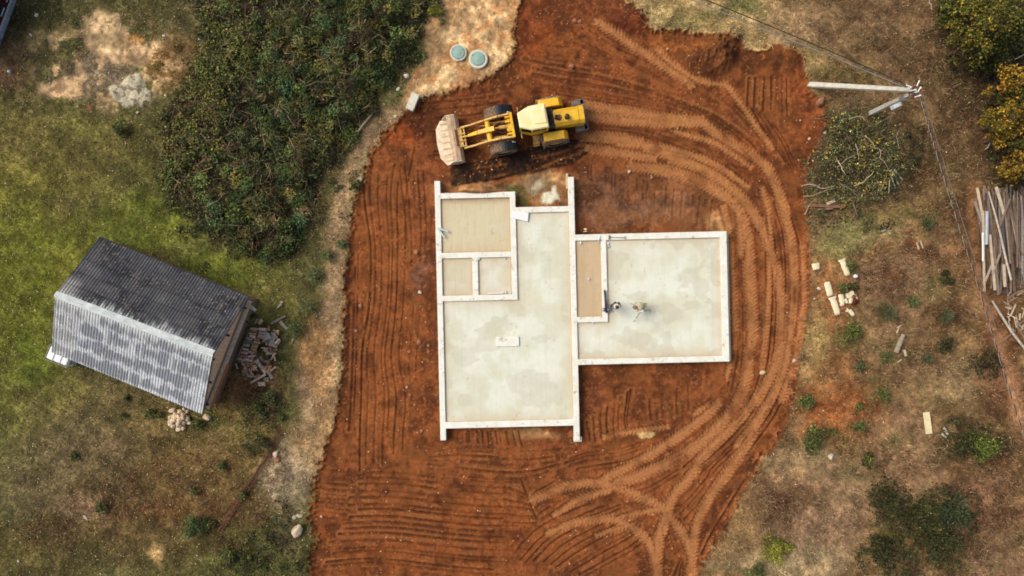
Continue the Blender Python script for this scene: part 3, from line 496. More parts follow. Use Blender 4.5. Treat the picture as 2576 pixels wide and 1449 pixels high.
def wheel(x, y, side):
    n = 36; mb = MB(); r = 0.87; w = 0.33
    prof = [(0.46, -w), (0.62, -w * 1.02), (0.78, -w * 0.98), (r - 0.035, -w * 0.8), (r - 0.02, 0), (r - 0.035, w * 0.8), (0.78, w * 0.98), (0.62, w * 1.02), (0.46, w)]
    rot = Matrix.Rotation(math.pi / 2, 3, 'X'); mb.lathe(prof, (0, 0, 0), n, rot)
    for k in range(22):                                                  # chevron lugs
        a = 2 * math.pi * k / 22
        for sg in (-1, 1):
            m = 4
            for q in range(m):
                t0 = a + 0.30 * q / m + (0.14 if sg > 0 else 0); t1 = a + 0.30 * (q + 1) / m + (0.14 if sg > 0 else 0); y0 = sg * w * 0.98 * q / m; y1 = sg * w * 0.98 * (q + 1) / m
                f = lambda t, yy, rr: (rr * math.cos(t), yy, rr * math.sin(t))
                dr = 0.045 if q == m - 1 else 0.0
                mb.add([f(t0, y0, r - .06), f(t0 + .10, y0, r - .06), f(t1 + .10, y1, r - .06 - dr), f(t1, y1, r - .06 - dr), f(t0 + .01, y0, r + .02), f(t0 + .085, y0, r + .02), f(t1 + .085, y1, r + .02 - dr), f(t1 + .01, y1, r + .02 - dr)],
                       [(4, 5, 6, 7), (0, 1, 5, 4), (1, 2, 6, 5), (2, 3, 7, 6), (3, 0, 4, 7)])
    o = mb.build('wheel', M_tyre, ld); o.location = (x, y, 0.87)
    hb = MB(); sgn = 1 if y > 0 else -1
    hb.lathe([(0.47, -0.26), (0.47, 0.26 * 1), (0.40, 0.24), (0.36, 0.12), (0.16, 0.10), (0.14, 0.2), (0.001, 0.2)], (0, 0, 0), 24, Matrix.Rotation(-sgn * math.pi / 2, 3, 'X')); ro = hb.build('rim', M_pyel, o)
    return o
for x in (1.67, -1.67):
    for y in (1.12, -1.12): wheel(x, y, 1 if y > 0 else -1)
# bucket: floor, rounded back shell and side plates
bk = MB(); prof = []
hw = 1.46
shell = [(4.95, 1.12), (4.70, 1.18), (4.42, 1.08), (4.24, 0.80), (4.22, 0.45), (4.42, 0.16), (4.80, 0.06)]
inner = [(x + 0.06 if x < 4.6 else x, z - (0.05 if z > 0.6 else -0.05)) for x, z in shell]
bk.extrude(shell + inner[::-1], -hw, hw)
bucket = bk.build('bucket', M_bkt2, ld)
fl = MB(); ys = [-hw, -0.95, 0, 0.95, hw]; lipx = [5.42, 5.78, 5.86, 5.78, 5.42]
for i in range(4):
    fl.add([(4.6, ys[i], .14), (4.6, ys[i + 1], .14), (lipx[i + 1], ys[i + 1], .07), (lipx[i], ys[i], .07), (4.6, ys[i], .04), (4.6, ys[i + 1], .04), (lipx[i + 1], ys[i + 1], .03), (lipx[i], ys[i], .03)], [(0, 1, 2, 3), (7, 6, 5, 4), (3, 2, 6, 7), (0, 4, 5, 1)] + ([(0, 3, 7, 4)] if i == 0 else []) + ([(1, 5, 6, 2)] if i == 3 else []))
# sloped inner back sheet, bright and worn
fl.add([(4.62, -hw + .03, .16), (4.62, hw - .03, .16), (4.50, hw - .03, .6), (4.50, -hw + .03, .6), (4.74, hw - .03, 1.10), (4.74, -hw + .03, 1.10)], [(0, 1, 2, 3), (3, 2, 4, 5)])
fl.build('floor_plate', M_bkt, bucket)
te = MB()
for k in range(7):
    y = -1.2 + k * 0.4; te.add([(4.7, y - .02, .155), (4.7, y + .02, .155), (5.5, y + .02, .105), (5.5, y - .02, .105), (4.7, y - .02, .18), (4.7, y + .02, .18), (5.5, y + .02, .12), (5.5, y - .02, .12)], [(4, 5, 6, 7), (0, 1, 5, 4), (3, 7, 6, 2), (1, 2, 6, 5), (0, 4, 7, 3)])
te.build('wear_strip', M_bkt2, bucket)
for y in (-hw, hw):
    sp = MB(); sp.extrude([(5.25, .08), (5.28, .30), (4.98, 1.14), (4.42, 1.10), (4.22, .5), (4.45, .08)], y - .02 + (0.022 if y < 0 else -0.022) * -1, y + .02 + (0.022 if y < 0 else -0.022) * -1); sp.build('side_plate', M_bkt, bucket)
# carrier between arms and bucket
qc = MB(); qc.box((4.30, 0.02, 0.98), (0.36, 1.06, 0.10)); qc.box((3.98, 0.02, 0.96), (0.09, 1.16, 0.10))
for y in (-.56, -.2, .24, .6): qc.box((4.14, y, 1.0), (0.46, 0.07, 0.16))
qc.build('quick_coupler', M_pyel, ld, 0.01)
cy = MB(); cy.tube([(4.50, -0.5, 1.16), (4.50, 0.54, 1.16)], 0.055, 10); cy.build('pivot_pin', M_rust, ld)
for y in (-0.63, 0.70):
    am = MB(); sgn = 1 if y > 0 else -1
    path = [(0.95, y + sgn * 0.06, 2.12), (1.7, y + sgn * .03, 2.05), (2.55, y, 1.72), (3.4, y, 1.16), (4.12, y, 0.86)]
    for a, b, h0, h1 in zip(path[:-1], path[1:], (0.34, 0.36, 0.32, 0.22), (0.36, 0.32, 0.22, 0.16)): am.beam(a, b, 0.11, h0, (0, 0, 1), 0.11, h1)
    am.build('lift_arm', M_pyel, ld, 0.012)
    cyl = MB(); yy = y - sgn * 0.20; cyl.tube([(1.15, yy, 1.35), (2.25, yy, 1.40)], 0.085, 12); cyl.tube([(2.25, yy, 1.40), (3.0, yy, 1.10)], 0.04, 10); cyl.build('lift_cylinder', M_pyel, ld)
    ho = MB(); ho.tube([(2.2, yy + .1, 1.6), (2.6, yy + .14, 1.45), (3.0, yy + .02, 1.3), (3.3, yy - .05, 1.25)], 0.022, 6); ho.build('hydraulic_hose', M_rust, ld)
ct = MB(); ct.tube([(2.43, -0.60, 1.66), (2.43, 0.67, 1.66)], 0.17, 16); ct.build('cross_tube', M_yel, ld)
zl = MB(); zl.beam((2.05, 0.02, 2.02), (3.1, 0.04, 1.72), 0.30, 0.22, (0, 0, 1), 0.24, 0.2); zl.beam((3.1, 0.04, 1.72), (3.75, 0.05, 1.33), 0.24, 0.2, (0, 0, 1), 0.16, 0.14); zl.build('bell_crank', M_yel, ld, 0.015)
ln = MB(); ln.tube([(3.7, 0.05, 1.34), (4.2, 0.03, 1.06)], 0.05, 8); ln.build('tilt_link', M_pyel, ld)
tc_ = MB(); tc_.tube([(1.0, 0.0, 1.78), (1.75, 0.0, 1.92)], 0.12, 12); tc_.tube([(1.75, 0, 1.92), (2.15, 0.02, 2.0)], 0.05, 8); tc_.build('tilt_cylinder', M_pyel, ld)
pm = MB(); pm.lathe([(0.001, .22), (.16, .2), (.2, .1), (.2, -.15), (.001, -.2)], (1.85, 0.02, 1.28), 14); pm.lathe([(0.001, .16), (.1, .14), (.12, -.15), (.001, -.2)], (2.0, -0.22, 1.6), 12); pm.tube([(1.6, -.35, 1.55), (1.9, -.3, 1.75), (2.1, -.1, 1.7), (1.7, .25, 1.6), (1.4, .3, 1.5)], .045, 8); pm.build('hydraulic_valve', M_rust, ld)
h2 = MB()
for q in range(5): h2.tube([(0.7, -.3 + q * .12, 1.5), (1.1, -.34 + q * .14, 1.75), (1.5, -.25 + q * .1, 1.72), (1.8, -.2 + q * .08, 1.5)], 0.025, 6)
h2.build('hydraulic_hose', M_eng, ld)
ff = MB(); ff.box((1.7, 0.03, 0.95), (2.1, 0.9, 0.30)); ff.box((2.55, 0.03, 0.95), (0.4, 0.8, .5)); ff.build('front_frame', M_rust, ld, 0.02)
tw = MB()
for y in (-0.5, 0.56): tw.prism([(1.32, y - .05), (1.32, y + .05), (0.86, y + .05), (0.86, y - .05)], 0.9, 2.30)
tw.box((0.92, 0.03, 2.18), (0.16, 1.56, 0.22)); tw.box((1.08, 0.03, 1.95), (0.22, 0.96, 0.28)); tw.box((1.16, -.22, 2.22), (.34, .14, .16)); tw.box((1.14, .30, 2.22), (.3, .2, .14)); tw.build('loader_tower', M_yel, ld, 0.015)
ax = MB(); ax.tube([(1.67, -1.0, .87), (1.67, 1.0, .87)], .2, 14); ax.build('axle', M_rust, ld); ax = MB(); ax.tube([(-1.67, -1.0, .87), (-1.67, 1.0, .87)], .2, 14); ax.build('axle', M_rust, ld)
for y in (-1.14, 1.2):
    fe = MB(); pr = []
    for k in range(9):
        t = math.radians(80 + k * 11.5); pr.append((1.62 + 1.0 * math.cos(t) * 0.95, .87 + 0.98 * math.sin(t)))
    fe.extrude(pr + [(x * 1.0, z - 0.03) for x, z in pr[::-1]], y - .28, y + .28); f_o = fe.build('fender', M_fend, ld, 0.012)
    rb = MB()
    for xx in (1.48,): rb.tube([(xx, y - .3, 1.885), (xx, y + .3, 1.885)], 0.022, 6)
    rb.tube([(1.3, y + .02, 1.86), (1.62, y + .02, 1.885)], 0.02, 6); rb.build('rib', M_blk, f_o)
    mk = MB(); mk.box((0.98, y + (.24 if y < 0 else -.2), 1.69), (.06, .06, .30), Matrix.Rotation(0.6, 3, 'Y')); mk.build('marker_rod', M_pvc, f_o)
# rear frame, cab, engine, hood, counterweight
rf = MB(); rf.box((-1.7, 0.08, 0.95), (3.6, 0.86, 0.45)); rf.box((0.35, 0.05, 0.95), (0.9, 0.5, 0.3)); rf.build('rear_frame', M_blk, ld, 0.02)
pv = MB(); pv.box((0.6, .05, 1.28), (.55, .62, .16)); pv.tube([(0.55, -.3, 1.35), (.55, .4, 1.35)], .05, 8); pv.tube([(.3, -.35, 1.3), (.8, -.32, 1.3)], .06, 8); pv.tube([(.3, .42, 1.3), (.8, .42, 1.3)], .06, 8); pv.build('articulation_joint', M_blk, ld)
roof_poly = [(-1.20, -0.72), (-0.18, -0.68), (0.56, -0.38), (0.55, 0.52), (-0.17, 0.80), (-1.22, 0.79)]
def scale_poly(p, k, c=(-0.4, 0.05)): return [(c[0] + (x - c[0]) * k, c[1] + (y - c[1]) * k) for x, y in p]
cabp = scale_poly(roof_poly, 0.90)
lo = MB(); lo.prism(scale_poly(roof_poly, 0.91), 1.35, 2.05); lo.build('cab_body', M_yel, ld, 0.02)
gl = MB(); gl.prism(cabp, 2.055, 3.22); gl.build('cab_window', M_glass, ld)
for x, y in scale_poly(roof_poly, 0.915):
    po = MB(); po.beam((x, y, 2.0), (x, y, 3.25), 0.09, 0.09, (1, 0, 0)); po.build('cab_pillar', M_yel, ld)
rl = MB(); rl.beam((-1.2, .74, 2.42), (-.15, .75, 2.42), .05, .06); rl.beam((-.72, .76, 2.0), (-.72, .76, 3.2), .05, .05, (1, 0, 0)); rl.build('window_rail', M_yel, ld)
rp_ = MB(); rp_.prism(scale_poly(roof_poly, 1.0), 3.25, 3.36); rp_.prism(scale_poly(roof_poly, 0.97), 3.362, 3.42, 0.03); roof = rp_.build('cab_roof', M_pale, ld, 0.03)
rp2 = MB(); rp2.prism(scale_poly([(-1.15, -.5), (-.32, -.46), (-.2, .05), (-.34, .5), (-1.14, .56)], 0.96, (-.7, .03)), 3.422, 3.47, .05); rp2.build('roof_panel', M_pale, roof, 0.03)
for sg, y in ((-1, -.52), (1, .68)):
    mi = MB(); mi.tube([(0.42, y, 2.6), (.5, y + sg * .14, 2.75), (.48, y + sg * .26, 2.6)], .018, 6); mi.tube([(0.3, y, 2.35), (.5, y + sg * .14, 2.75)], .016, 6); mi.box((.48, y + sg * .27, 2.62), (.04, .16, .28)); mi.build('mirror', M_pyel, ld)
hd = MB(); hd.prism([(-1.3, -.48), (-1.3, .66), (-1.68, .66), (-1.68, -.48)][::-1], 1.5, 2.5); hd.build('engine_bay', M_eng, ld, 0.02)
en = MB(); en.lathe([(.14, -.1), (.14, .1), (.05, .14), (.001, .14)], (-1.46, -.1, 2.52), 12); en.lathe([(.1, -.1), (.1, .08), (.001, .1)], (-1.5, .32, 2.52), 12); en.tube([(-1.4, .5, 2.54), (-1.5, .1, 2.6), (-1.45, -.35, 2.54)], .05, 8); en.build('engine_block', M_eng, ld)
ho_ = MB(); hw2 = .53; yc = .10
ho_.extrude([(yc - hw2, 1.3), (yc - hw2, 2.28), (yc - hw2 + .16, 2.52), (yc + hw2 - .16, 2.52), (yc + hw2, 2.28), (yc + hw2, 1.3)], -3.2, -1.66)
ho_.v = [(y, x, z) for x, y, z in ho_.v]
hood = ho_.build('engine_hood', M_yel, ld, 0.03)
gr = MB(); gr.extrude([(yc - .55, 1.3), (yc - .55, 2.25), (yc - .38, 2.47), (yc + .38, 2.47), (yc + .55, 2.25), (yc + .55, 1.3)], -3.55, -3.215); gr.v = [(y, x, z) for x, y, z in gr.v]; gr.build('radiator_cowl', M_yel, ld, 0.04)
cr = MB(); cr.box((-2.45, yc - .36, 2.535), (1.35, .012, .012)); cr.box((-2.45, yc + .36, 2.535), (1.35, .012, .012)); cr.box((-2.1, yc, 2.53), (.012, .7, .012)); cr.build('hood_seam', M_pyel, hood)
ex = MB(); ex.lathe([(.15, -.1), (.15, .30), (.12, .34), (.001, .34)], (-2.46, .2, 2.52), 16); ex.build('air_filter', M_eng, ld)
ep = MB(); ep.lathe([(.10, -.1), (.10, .62), (.07, .62), (.07, .5), (.001, .5)], (-1.78, .16, 2.5), 14); ep.build('exhaust_pipe', M_eng, ld)
so = MB(); so.lathe([(.20, -.004), (.19, .004), (.001, .006)], (-1.98, .14, 2.522), 12); so.build('soot_patch', M_rust, hood)
cw = MB(); cw.box((-3.70, -.06, .95), (.30, 1.98, .62)); cw.box((-3.42, -.86, .95), (.80, .36, .62)); cw.box((-3.42, .76, .95), (.80, .36, .62)); cw.build('counterweight', M_cw, ld, 0.05)
for sg in (-1, 1):
    y0 = .04 + sg * 0.80; y1 = .04 + sg * 1.30
    rf_ = MB(); rf_.extrude([(-.90, 1.45), (-.90, 1.90), (-1.0, 1.96), (-2.18, 1.96), (-2.44, 1.55), (-2.44, 1.45)], min(y0, y1), max(y0, y1)); f_o = rf_.build('rear_fender', M_yel, ld, 0.03)
    rr = MB(); rr.tube([(-.95, y1 - sg * .05, 1.96), (-.80, y1 + sg * .04, 1.9), (-.82, y1, 1.4)], .022, 6); rr.build('grab_rail', M_pyel, f_o); rr = MB(); rr.tube([(-2.3, y1 - sg * .05, 1.9), (-2.15, y1 + sg * .05, 2.02), (-2.0, y1 - sg * .03, 1.97)], .022, 6); rr.build('grab_rail', M_pyel, f_o)
    for k, (zz, yo) in enumerate(((1.3, .72), (.85, .92), (.5, 1.02))):
        yy = .04 + sg * yo; st = MB()
        st.box((-.46, yy, zz), (.4, .03, .03)); st.box((-.46, yy + sg * .22, zz), (.4, .03, .03))
        for q in range(5): st.box((-.64 + q * .09, yy + sg * .11, zz), (.025, .25, .025))
        for q in range(3): st.box((-.46, yy + sg * (.05 + q * .06), zz + .002), (.38, .018, .022))
        st.build('step', M_pyel, ld)
    pl = MB(); pl.box((-.80, .04 + sg * .95, 1.3), (.28, .40, .04)); pl.build('deck_plate', M_cw, ld)

# ------------------------------------------------------------------ timber shed with corrugated roof
zr, ze = 5.05, 2.45
rA, rB = P(140, 741, zr), P(536, 890, zr); e1A, e1B = P(253, 595, ze), P(626, 745, ze); e2A, e2B = P(131, 886, ze), P(509, 1042, ze)
sh = thing('shed', 'weathered timber shed under a grey corrugated gable roof on the lawn', 'shed', ((e1A + e2B) / 2).xy.to_3d())
M_roof = attr_mat('fibre_cement', 0.9, 14, 0.82, 1.16, 0.004, 0.2); M_board = mat('weathered_boards', (150, 120, 92), 0.85, 0.3, 3, rnd=0.1, stretch=(1, 6, 6)); M_ply = mat('orange_board', (190, 118, 58), 0.7, 0.2, 3)
def slope(a0, a1, b0, b1, dark, seed):
    """a = ridge line, b = eave line; corrugated sheets in overlapping courses"""
    nw = 55; nu = nw * 6; nv = 72; courses = 4 if not dark else 5
    u = np.linspace(0, 1, nu + 1)[None, :]; v = np.linspace(0, 1, nv + 1)[:, None]
    a0, a1, b0, b1 = (np.array(q) for q in (a0, a1, b0, b1)); pt = lambda U, Vv: (a0 * (1 - U[..., None]) + a1 * U[..., None]) * (1 - Vv[..., None]) + (b0 * (1 - U[..., None]) + b1 * U[..., None]) * Vv[..., None]
    U, Vv = np.broadcast_arrays(u, v); q = pt(U, Vv); nrm = np.cross(a1 - a0, b0 - a0); nrm /= np.linalg.norm(nrm); nrm *= np.sign(nrm[2])
    cv = (Vv * courses) % 1.0; cid = np.floor(Vv * courses)
    off = 0.026 * np.cos(2 * math.pi * U * nw) + 0.028 * cv + 0.01 * (fbm(U * 8, Vv * 4 + 3, seed, 2) - .5)
    q = q + nrm * off[..., None]
    sid = np.floor(U * 8 + 0.5 * (cid % 2)); rn = vnoise(sid * 3.7 + 0.5, cid * 5.3 + .5, seed + 3)
    st = fbm(U * nw * 0.9, Vv * 3, seed + 1, 3); bl = fbm(U * 9, Vv * 6, seed + 2, 4) if dark else .55 * fbm(np.floor(U * nw) / nw * 22, Vv * 5, seed + 2, 4) + .45 * fbm(U * 7, Vv * 7, seed + 4, 3); ms = fbm(U * 60, Vv * 50, seed + 5, 3); fine = vnoise(np.floor(U * nw + .5), cid * 7.1, seed + 9)
    c = np.zeros(U.shape + (3,))
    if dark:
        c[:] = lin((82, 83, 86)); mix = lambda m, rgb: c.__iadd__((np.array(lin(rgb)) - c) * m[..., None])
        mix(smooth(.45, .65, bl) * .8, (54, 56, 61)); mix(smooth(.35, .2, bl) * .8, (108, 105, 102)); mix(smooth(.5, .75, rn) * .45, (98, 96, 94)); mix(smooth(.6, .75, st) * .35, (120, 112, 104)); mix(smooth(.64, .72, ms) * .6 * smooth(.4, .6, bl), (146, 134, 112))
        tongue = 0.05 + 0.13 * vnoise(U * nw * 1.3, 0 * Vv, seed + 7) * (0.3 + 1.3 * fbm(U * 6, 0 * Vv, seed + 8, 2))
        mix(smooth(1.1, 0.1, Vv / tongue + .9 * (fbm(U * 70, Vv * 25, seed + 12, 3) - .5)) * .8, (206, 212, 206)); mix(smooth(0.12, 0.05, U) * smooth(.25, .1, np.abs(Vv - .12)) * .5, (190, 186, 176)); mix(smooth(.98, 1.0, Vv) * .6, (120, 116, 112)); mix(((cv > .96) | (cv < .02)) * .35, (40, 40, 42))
    else:
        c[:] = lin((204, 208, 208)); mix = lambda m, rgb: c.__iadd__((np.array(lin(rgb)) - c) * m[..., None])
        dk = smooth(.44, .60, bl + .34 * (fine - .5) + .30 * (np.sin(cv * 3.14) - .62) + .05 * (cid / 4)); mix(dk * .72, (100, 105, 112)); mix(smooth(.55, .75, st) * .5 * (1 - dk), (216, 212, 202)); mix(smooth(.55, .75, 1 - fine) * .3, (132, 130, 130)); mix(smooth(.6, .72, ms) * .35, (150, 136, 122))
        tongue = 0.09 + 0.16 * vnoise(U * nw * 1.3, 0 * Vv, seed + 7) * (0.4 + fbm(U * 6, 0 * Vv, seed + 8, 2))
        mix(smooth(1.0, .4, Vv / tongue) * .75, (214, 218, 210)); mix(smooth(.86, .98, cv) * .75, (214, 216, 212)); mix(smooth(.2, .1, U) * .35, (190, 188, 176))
    c[R.random(U.shape) < .0035] = lin((206, 204, 196)); c[R.random(U.shape) < .002] = lin((60, 48, 40))        # lichen and fixings
    idx = np.arange(U.size).reshape(U.shape); Fq = np.stack([idx[:-1, :-1], idx[:-1, 1:], idx[1:, 1:], idx[1:, :-1]], -1).reshape(-1, 4)
    top = q.reshape(-1, 3); loc = np.array(sh.location)
    me = np_mesh('roof_slope', top - loc, Fq, M_roof, c.reshape(-1, 3), True)
    o = link(bpy.data.objects.new('roof_slope', me), sh); s = o.modifiers.new('thickness', 'SOLIDIFY'); s.thickness = 0.012
    return o
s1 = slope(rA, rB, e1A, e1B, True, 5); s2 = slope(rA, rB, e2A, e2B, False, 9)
s1['label'] = 'dark mossy roof slope'; s2['label'] = 'pale streaked roof slope'
loc = Vector(sh.location); d_r = (rB - rA).normalized(); M_ridge = mat('white_ridge_paint', (236, 242, 236), 0.7, 0.12, 2, rgb2=(196, 206, 200))
n1_ = (e1A - rA).normalized(); n2_ = (e2A - rA).normalized()
for k in range(9):
    a = rA + (rB - rA) * (k / 9) - loc - d_r * .03; b = rA + (rB - rA) * ((k + 1) / 9) - loc + d_r * .03; up = Vector((0, 0, 0.085 + .006 * (k % 2)))
    rc = MB(); w1, w2 = n1_ * .26, n2_ * .26; dn = Vector((0, 0, .015))
    vs = []
    for p in (a, b): vs += [p + w1 + up * .8, p + n1_ * .08 + up * 1.15, p + up * 1.35, p + n2_ * .08 + up * 1.15, p + w2 + up * .8]
    vs += [v - dn for v in vs]
    rc.add(vs, [(i, i + 1, i + 6, i + 5) for i in range(4)] + [(i + 15, i + 16, i + 11, i + 10) for i in range(4)] + [(0, 5, 15, 10), (4, 14, 19, 9), (0, 10, 11, 1), (1, 11, 12, 2), (2, 12, 13, 3), (3, 13, 14, 4), (5, 6, 16, 15), (6, 7, 17, 16), (7, 8, 18, 17), (8, 9, 19, 18)])
    rc.build('ridge_cap', M_ridge, sh)
# walls, set in from the eaves
ev = (e1B - e1A).normalized(); ac = (e2A - e1A); ac.z = 0; acn = ac.normalized(); L_ = (e1B - e1A).length
cA = e1A + ev * .2 + acn * .3; cB = e1B - ev * .12 + acn * .3; cC = e2B - ev * .12 - acn * .3; cD = e2A + ev * .2 - acn * .3
def wallq(a, b, m, name='wall'):
    a = a - loc; b = b - loc; mb = MB(); n = max(2, int((b - a).length / .16)); d = (b - a) / n
    for i in range(n):
        p = a + d * i + d.normalized() * .008; q_ = a + d * (i + 1) - d.normalized() * .008; h = random.uniform(-.008, .008); mb.beam(Vector(((p + q_) / 2)[:2] + (-.15,)), Vector(((p + q_) / 2)[:2] + (ze - .05,)), d.length - .012, .03 + h, (Vector((-d.y, d.x, 0))))
    return mb.build(name, m, sh)
wallq(cA, cB, M_board); wallq(cD, cC, M_board); wallq(cA, cD, M_board); wallq(cB, cC, M_board)
# east gable: boards up to the roof, beam, purlin ends and a lower ledge
gb = MB(); ng = 26
for i in range(ng):
    t = (i + .5) / ng; p = (cB * (1 - t) + cC * t) - loc; h = ze - .1 + (zr - ze - .25) * (1 - abs(2 * t - 1)); gb.beam((p.x, p.y, ze - .1), (p.x, p.y, h), (cC - cB).length / ng - .01, .03, Vector((ev.x, ev.y, 0)))
gb.build('gable_boarding', mat('pale_gable_boards', (238, 206, 168), .85, .3, 3, stretch=(6, 6, 1)), sh)
gb2 = MB(); g0 = cB + ev * .16 - loc; g1 = cC + ev * .16 - loc; gb2.beam((g0.x, g0.y, 2.0), (g1.x, g1.y, 2.0), .26, .05); gb2.build('ledge', mat('pale_plank', (238, 208, 170), .8, .3, 4, stretch=(1, 1, 1)), sh)
gb3 = MB(); g2 = cB * .42 + cC * .58 + ev * .30 - loc; g3 = cC + ev * .30 - loc; gb3.beam((g2.x, g2.y, 1.9), (g3.x, g3.y, 1.9), .05, .34); gb3.build('barge_board', M_ply, sh)
M_pur = mat('dark_purlin', (66, 40, 28), .8, .2)
for t, top in ((.06, .0), (.30, 1), (.5, 2), (.72, 1), (.94, 0)):
    p = cB * (1 - t) + cC * t - loc; h = ze + (zr - ze - .25) * (1 - abs(2 * t - 1)) - .1; pu = MB(); pu.beam((p.x - ev.x * .3, p.y - ev.y * .3, h), (p.x + ev.x * .32, p.y + ev.y * .32, h), .12, .12); pu.build('purlin', M_pur, sh)
M_verge = mat('grey_verge', (140, 134, 126), .85, .2)
for a, b in ((rB, e1B), (rB, e2B), (rA, e1A), (rA, e2A)): fr = MB(); fr.beam(a - loc - Vector((0, 0, .10)), b - loc - Vector((0, 0, .10)), .04, .14); fr.build('verge_board', M_verge, sh)
# beam end sticking out beyond the eave corner
mb = MB(); mb.beam(P(612, 757, 1.9), P(638, 777, 1.9), .20, .12); mb.beam(P(634.5, 774, 1.93), P(643, 781, 1.93), .18, .1)
tag(mb.build('roof_beam', mat('grey_beam', (186, 178, 160), .85, .2, 5)), 'short pale beam end sticking out under the top corner of the shed roof', 'beam')
# white water tank under the low eave
tk = thing('water_tank', 'white plastic water tank in a thin cage under the low corner of the shed eave', 'tank', P(175, 891, 0), math.atan2(-(915 - 895), 185 - 135))
t_ = MB(); t_.box((0, 0, .72), (1.40, .86, 1.05)); t_.build('tank_body', mat('translucent_white_plastic', (236, 238, 236), .4, .05), tk, 0.10)
t2 = MB()
for z in (.3, .6, .9, 1.2):
    for a, b in (((-.76, -.51), (.76, -.51)), ((.76, -.51), (.76, .51)), ((.76, .51), (-.76, .51)), ((-.76, .51), (-.76, -.51))): t2.tube([(*a, z), (*b, z)], .018, 6)
for x in (-.76, -.25, .25, .76):
    for y in (-.51, .51): t2.tube([(x, y, .1), (x, y, 1.28)], .018, 6)
for x in (-.25, .25): t2.tube([(x, -.51, 1.28), (x, .51, 1.28)], .018, 6)
t2.build('cage', M_steel, tk); t3 = MB(); t3.box((0, 0, .09), (1.5, 1.0, .14)); t3.build('pallet', M_board, tk)
t4 = MB(); t4.lathe([(.12, -.02), (.12, .06), (.001, .07)], (.1, .3, 1.25), 16); t4.build('cap', M_blk, tk)

# ------------------------------------------------------------------ brown house whose wall foot enters the top corner
gA, gB = P(41, 0, 0), P(-1, 112, 0); gd = (gB - gA).normalized(); gn = Vector((gd.y, -gd.x, 0)); gn = gn if gn.x < 0 else -gn
hl = gB + gn * 3; hs = thing('house', 'red brown timber house wall with dark panes and a pale paved foot', 'house', hl)
c0 = gA - gd * 3.5; c1 = gB + gd * 1.2; HL = (c1 - c0).length
H_ = lambda d, w, z: c0 + gd * d + gn * w + Vector((0, 0, z)) - hl                # d along the wall, w into the house
M_brown = mat('red_brown_paint', (84, 30, 22), .55, .25, 4); M_pane = mat('dark_glass_panel', (36, 52, 60), .2, .3, 2); M_gut = mat('grey_paving', (158, 164, 166), .8, .2, 3); M_trim = mat('white_trim', (226, 224, 208), .6, .1)
g = MB(); g.beam(H_(0, .06, .03), H_(HL, .06, .03), .20, .10); g.build('paved_strip', M_gut, hs, .01)
g = MB(); n = 64
for i in range(n): g.beam(H_(HL * (i + .1) / n, .20, .14), H_(HL * (i + .9) / n, .20, .14), .08, .16)
g.build('plinth', M_trim, hs, 0.02)
g = MB(); a, b = H_(0, .42, 0), H_(HL, .42, 0); g.beam((a.x, a.y, 1.5), (b.x, b.y, 1.5), .30, 3.0); g.build('wall', M_brown, hs)
for k in range(8):
    d0 = .25 + k * .98; g = MB(); g.beam(H_(d0 + .12, .255, 1.30), H_(d0 + .78, .255, 1.30), .05, 1.6); pn = g.build('window', M_pane, hs); g = MB(); g.beam(H_(d0 + .12, .235, .46), H_(d0 + .72, .235, .46), .10, .05); g.build('sill', M_trim, pn)
g = MB(); rq = [H_(-.4, .1, 3.0), H_(HL + .4, .1, 3.0), H_(HL + .4, 6, 5.2), H_(-.4, 6, 5.2)]; e = Vector((0, 0, .1)); g.add(rq + [q + e for q in rq], [(0, 1, 2, 3), (4, 5, 6, 7), (0, 1, 5, 4), (1, 2, 6, 5), (2, 3, 7, 6), (3, 0, 4, 7)]); g.build('roof', M_brown, hs)
for dd in (0, HL): g = MB(); a = H_(dd, .55, 0); b = H_(dd, 5.9, 0); g.beam((a.x, a.y, 1.5), (b.x, b.y, 1.5), .2, 2.95); g.build('end_wall', M_brown, hs)

# ------------------------------------------------------------------ concrete post with raking strut, wires
M_conc = mat('pale_post_concrete', (206, 202, 184), .85, .14, 4, rgb2=(180, 176, 160)); M_ins = mat('white_porcelain', (232, 232, 226), .35, .05)
zt = 5.6; top = P(2303, 230, zt); up_ = thing('utility_pole', 'pale concrete utility pole with a long raking strut beside the brush pile', 'utility pole', (top.x, top.y, 0)); ul = Vector((top.x, top.y, 0))
b = MB(); b.beam((0, 0, -.3), (0, 0, zt), .30, .26, (1, 0, 0), .20, .18); b.build('post', M_conc, up_, .02)
s0 = P(2034, 213, -.1) - ul; s1_ = P(2291, 226.5, 5.2) - ul; b = MB(); b.beam(s0, s1_, .34, .26, (0, 0, 1), .25, .2); b.build('strut', M_conc, up_, .03)
b = MB(); q1 = P(2263, 238, 4.4) - ul; q2 = P(2268, 232, 4.9) - ul; b.box((-.16, -.1, 4.5), (.42, .34, .12)); b.build('strut_bracket', M_steel, up_, .01)
b = MB(); bx_ = P(2258, 250, 3.6) - ul; b.box((-.08, -.34, 3.5), (.46, .24, .5), Matrix.Rotation(.4, 3, 'Z')); b.build('meter_box', mat('pale_blue_box', (206, 214, 214), .5, .05), up_, .02)
b = MB(); b.beam((-.35, -.05, zt - .12), (.38, .12, zt - .12), .08, .07); b.beam((.02, -.38, zt - .3), (.1, .40, zt - .3), .07, .07); b.box((.05, .05, zt - .5), (.34, .3, .1)); b.build('crossarm', mat('red_oxide_steel', (110, 48, 38), .7, .3), up_)
for x, y, a in ((-.40, .30, -.45), (.14, .46, 1.15), (.12, -.28, .3), (-.15, .06, .2), (.2, .1, 1.0)):
    b = MB(); dx, dy = math.cos(a) * .17, math.sin(a) * .17; b.tube([(x - dx, y - dy, zt + .02), (x - dx * .3, y - dy * .3, zt + .03), (x + dx, y + dy, zt + .04)], [.05, .035, .05], 8); b.build('insulator', M_ins, up_)
b = MB()
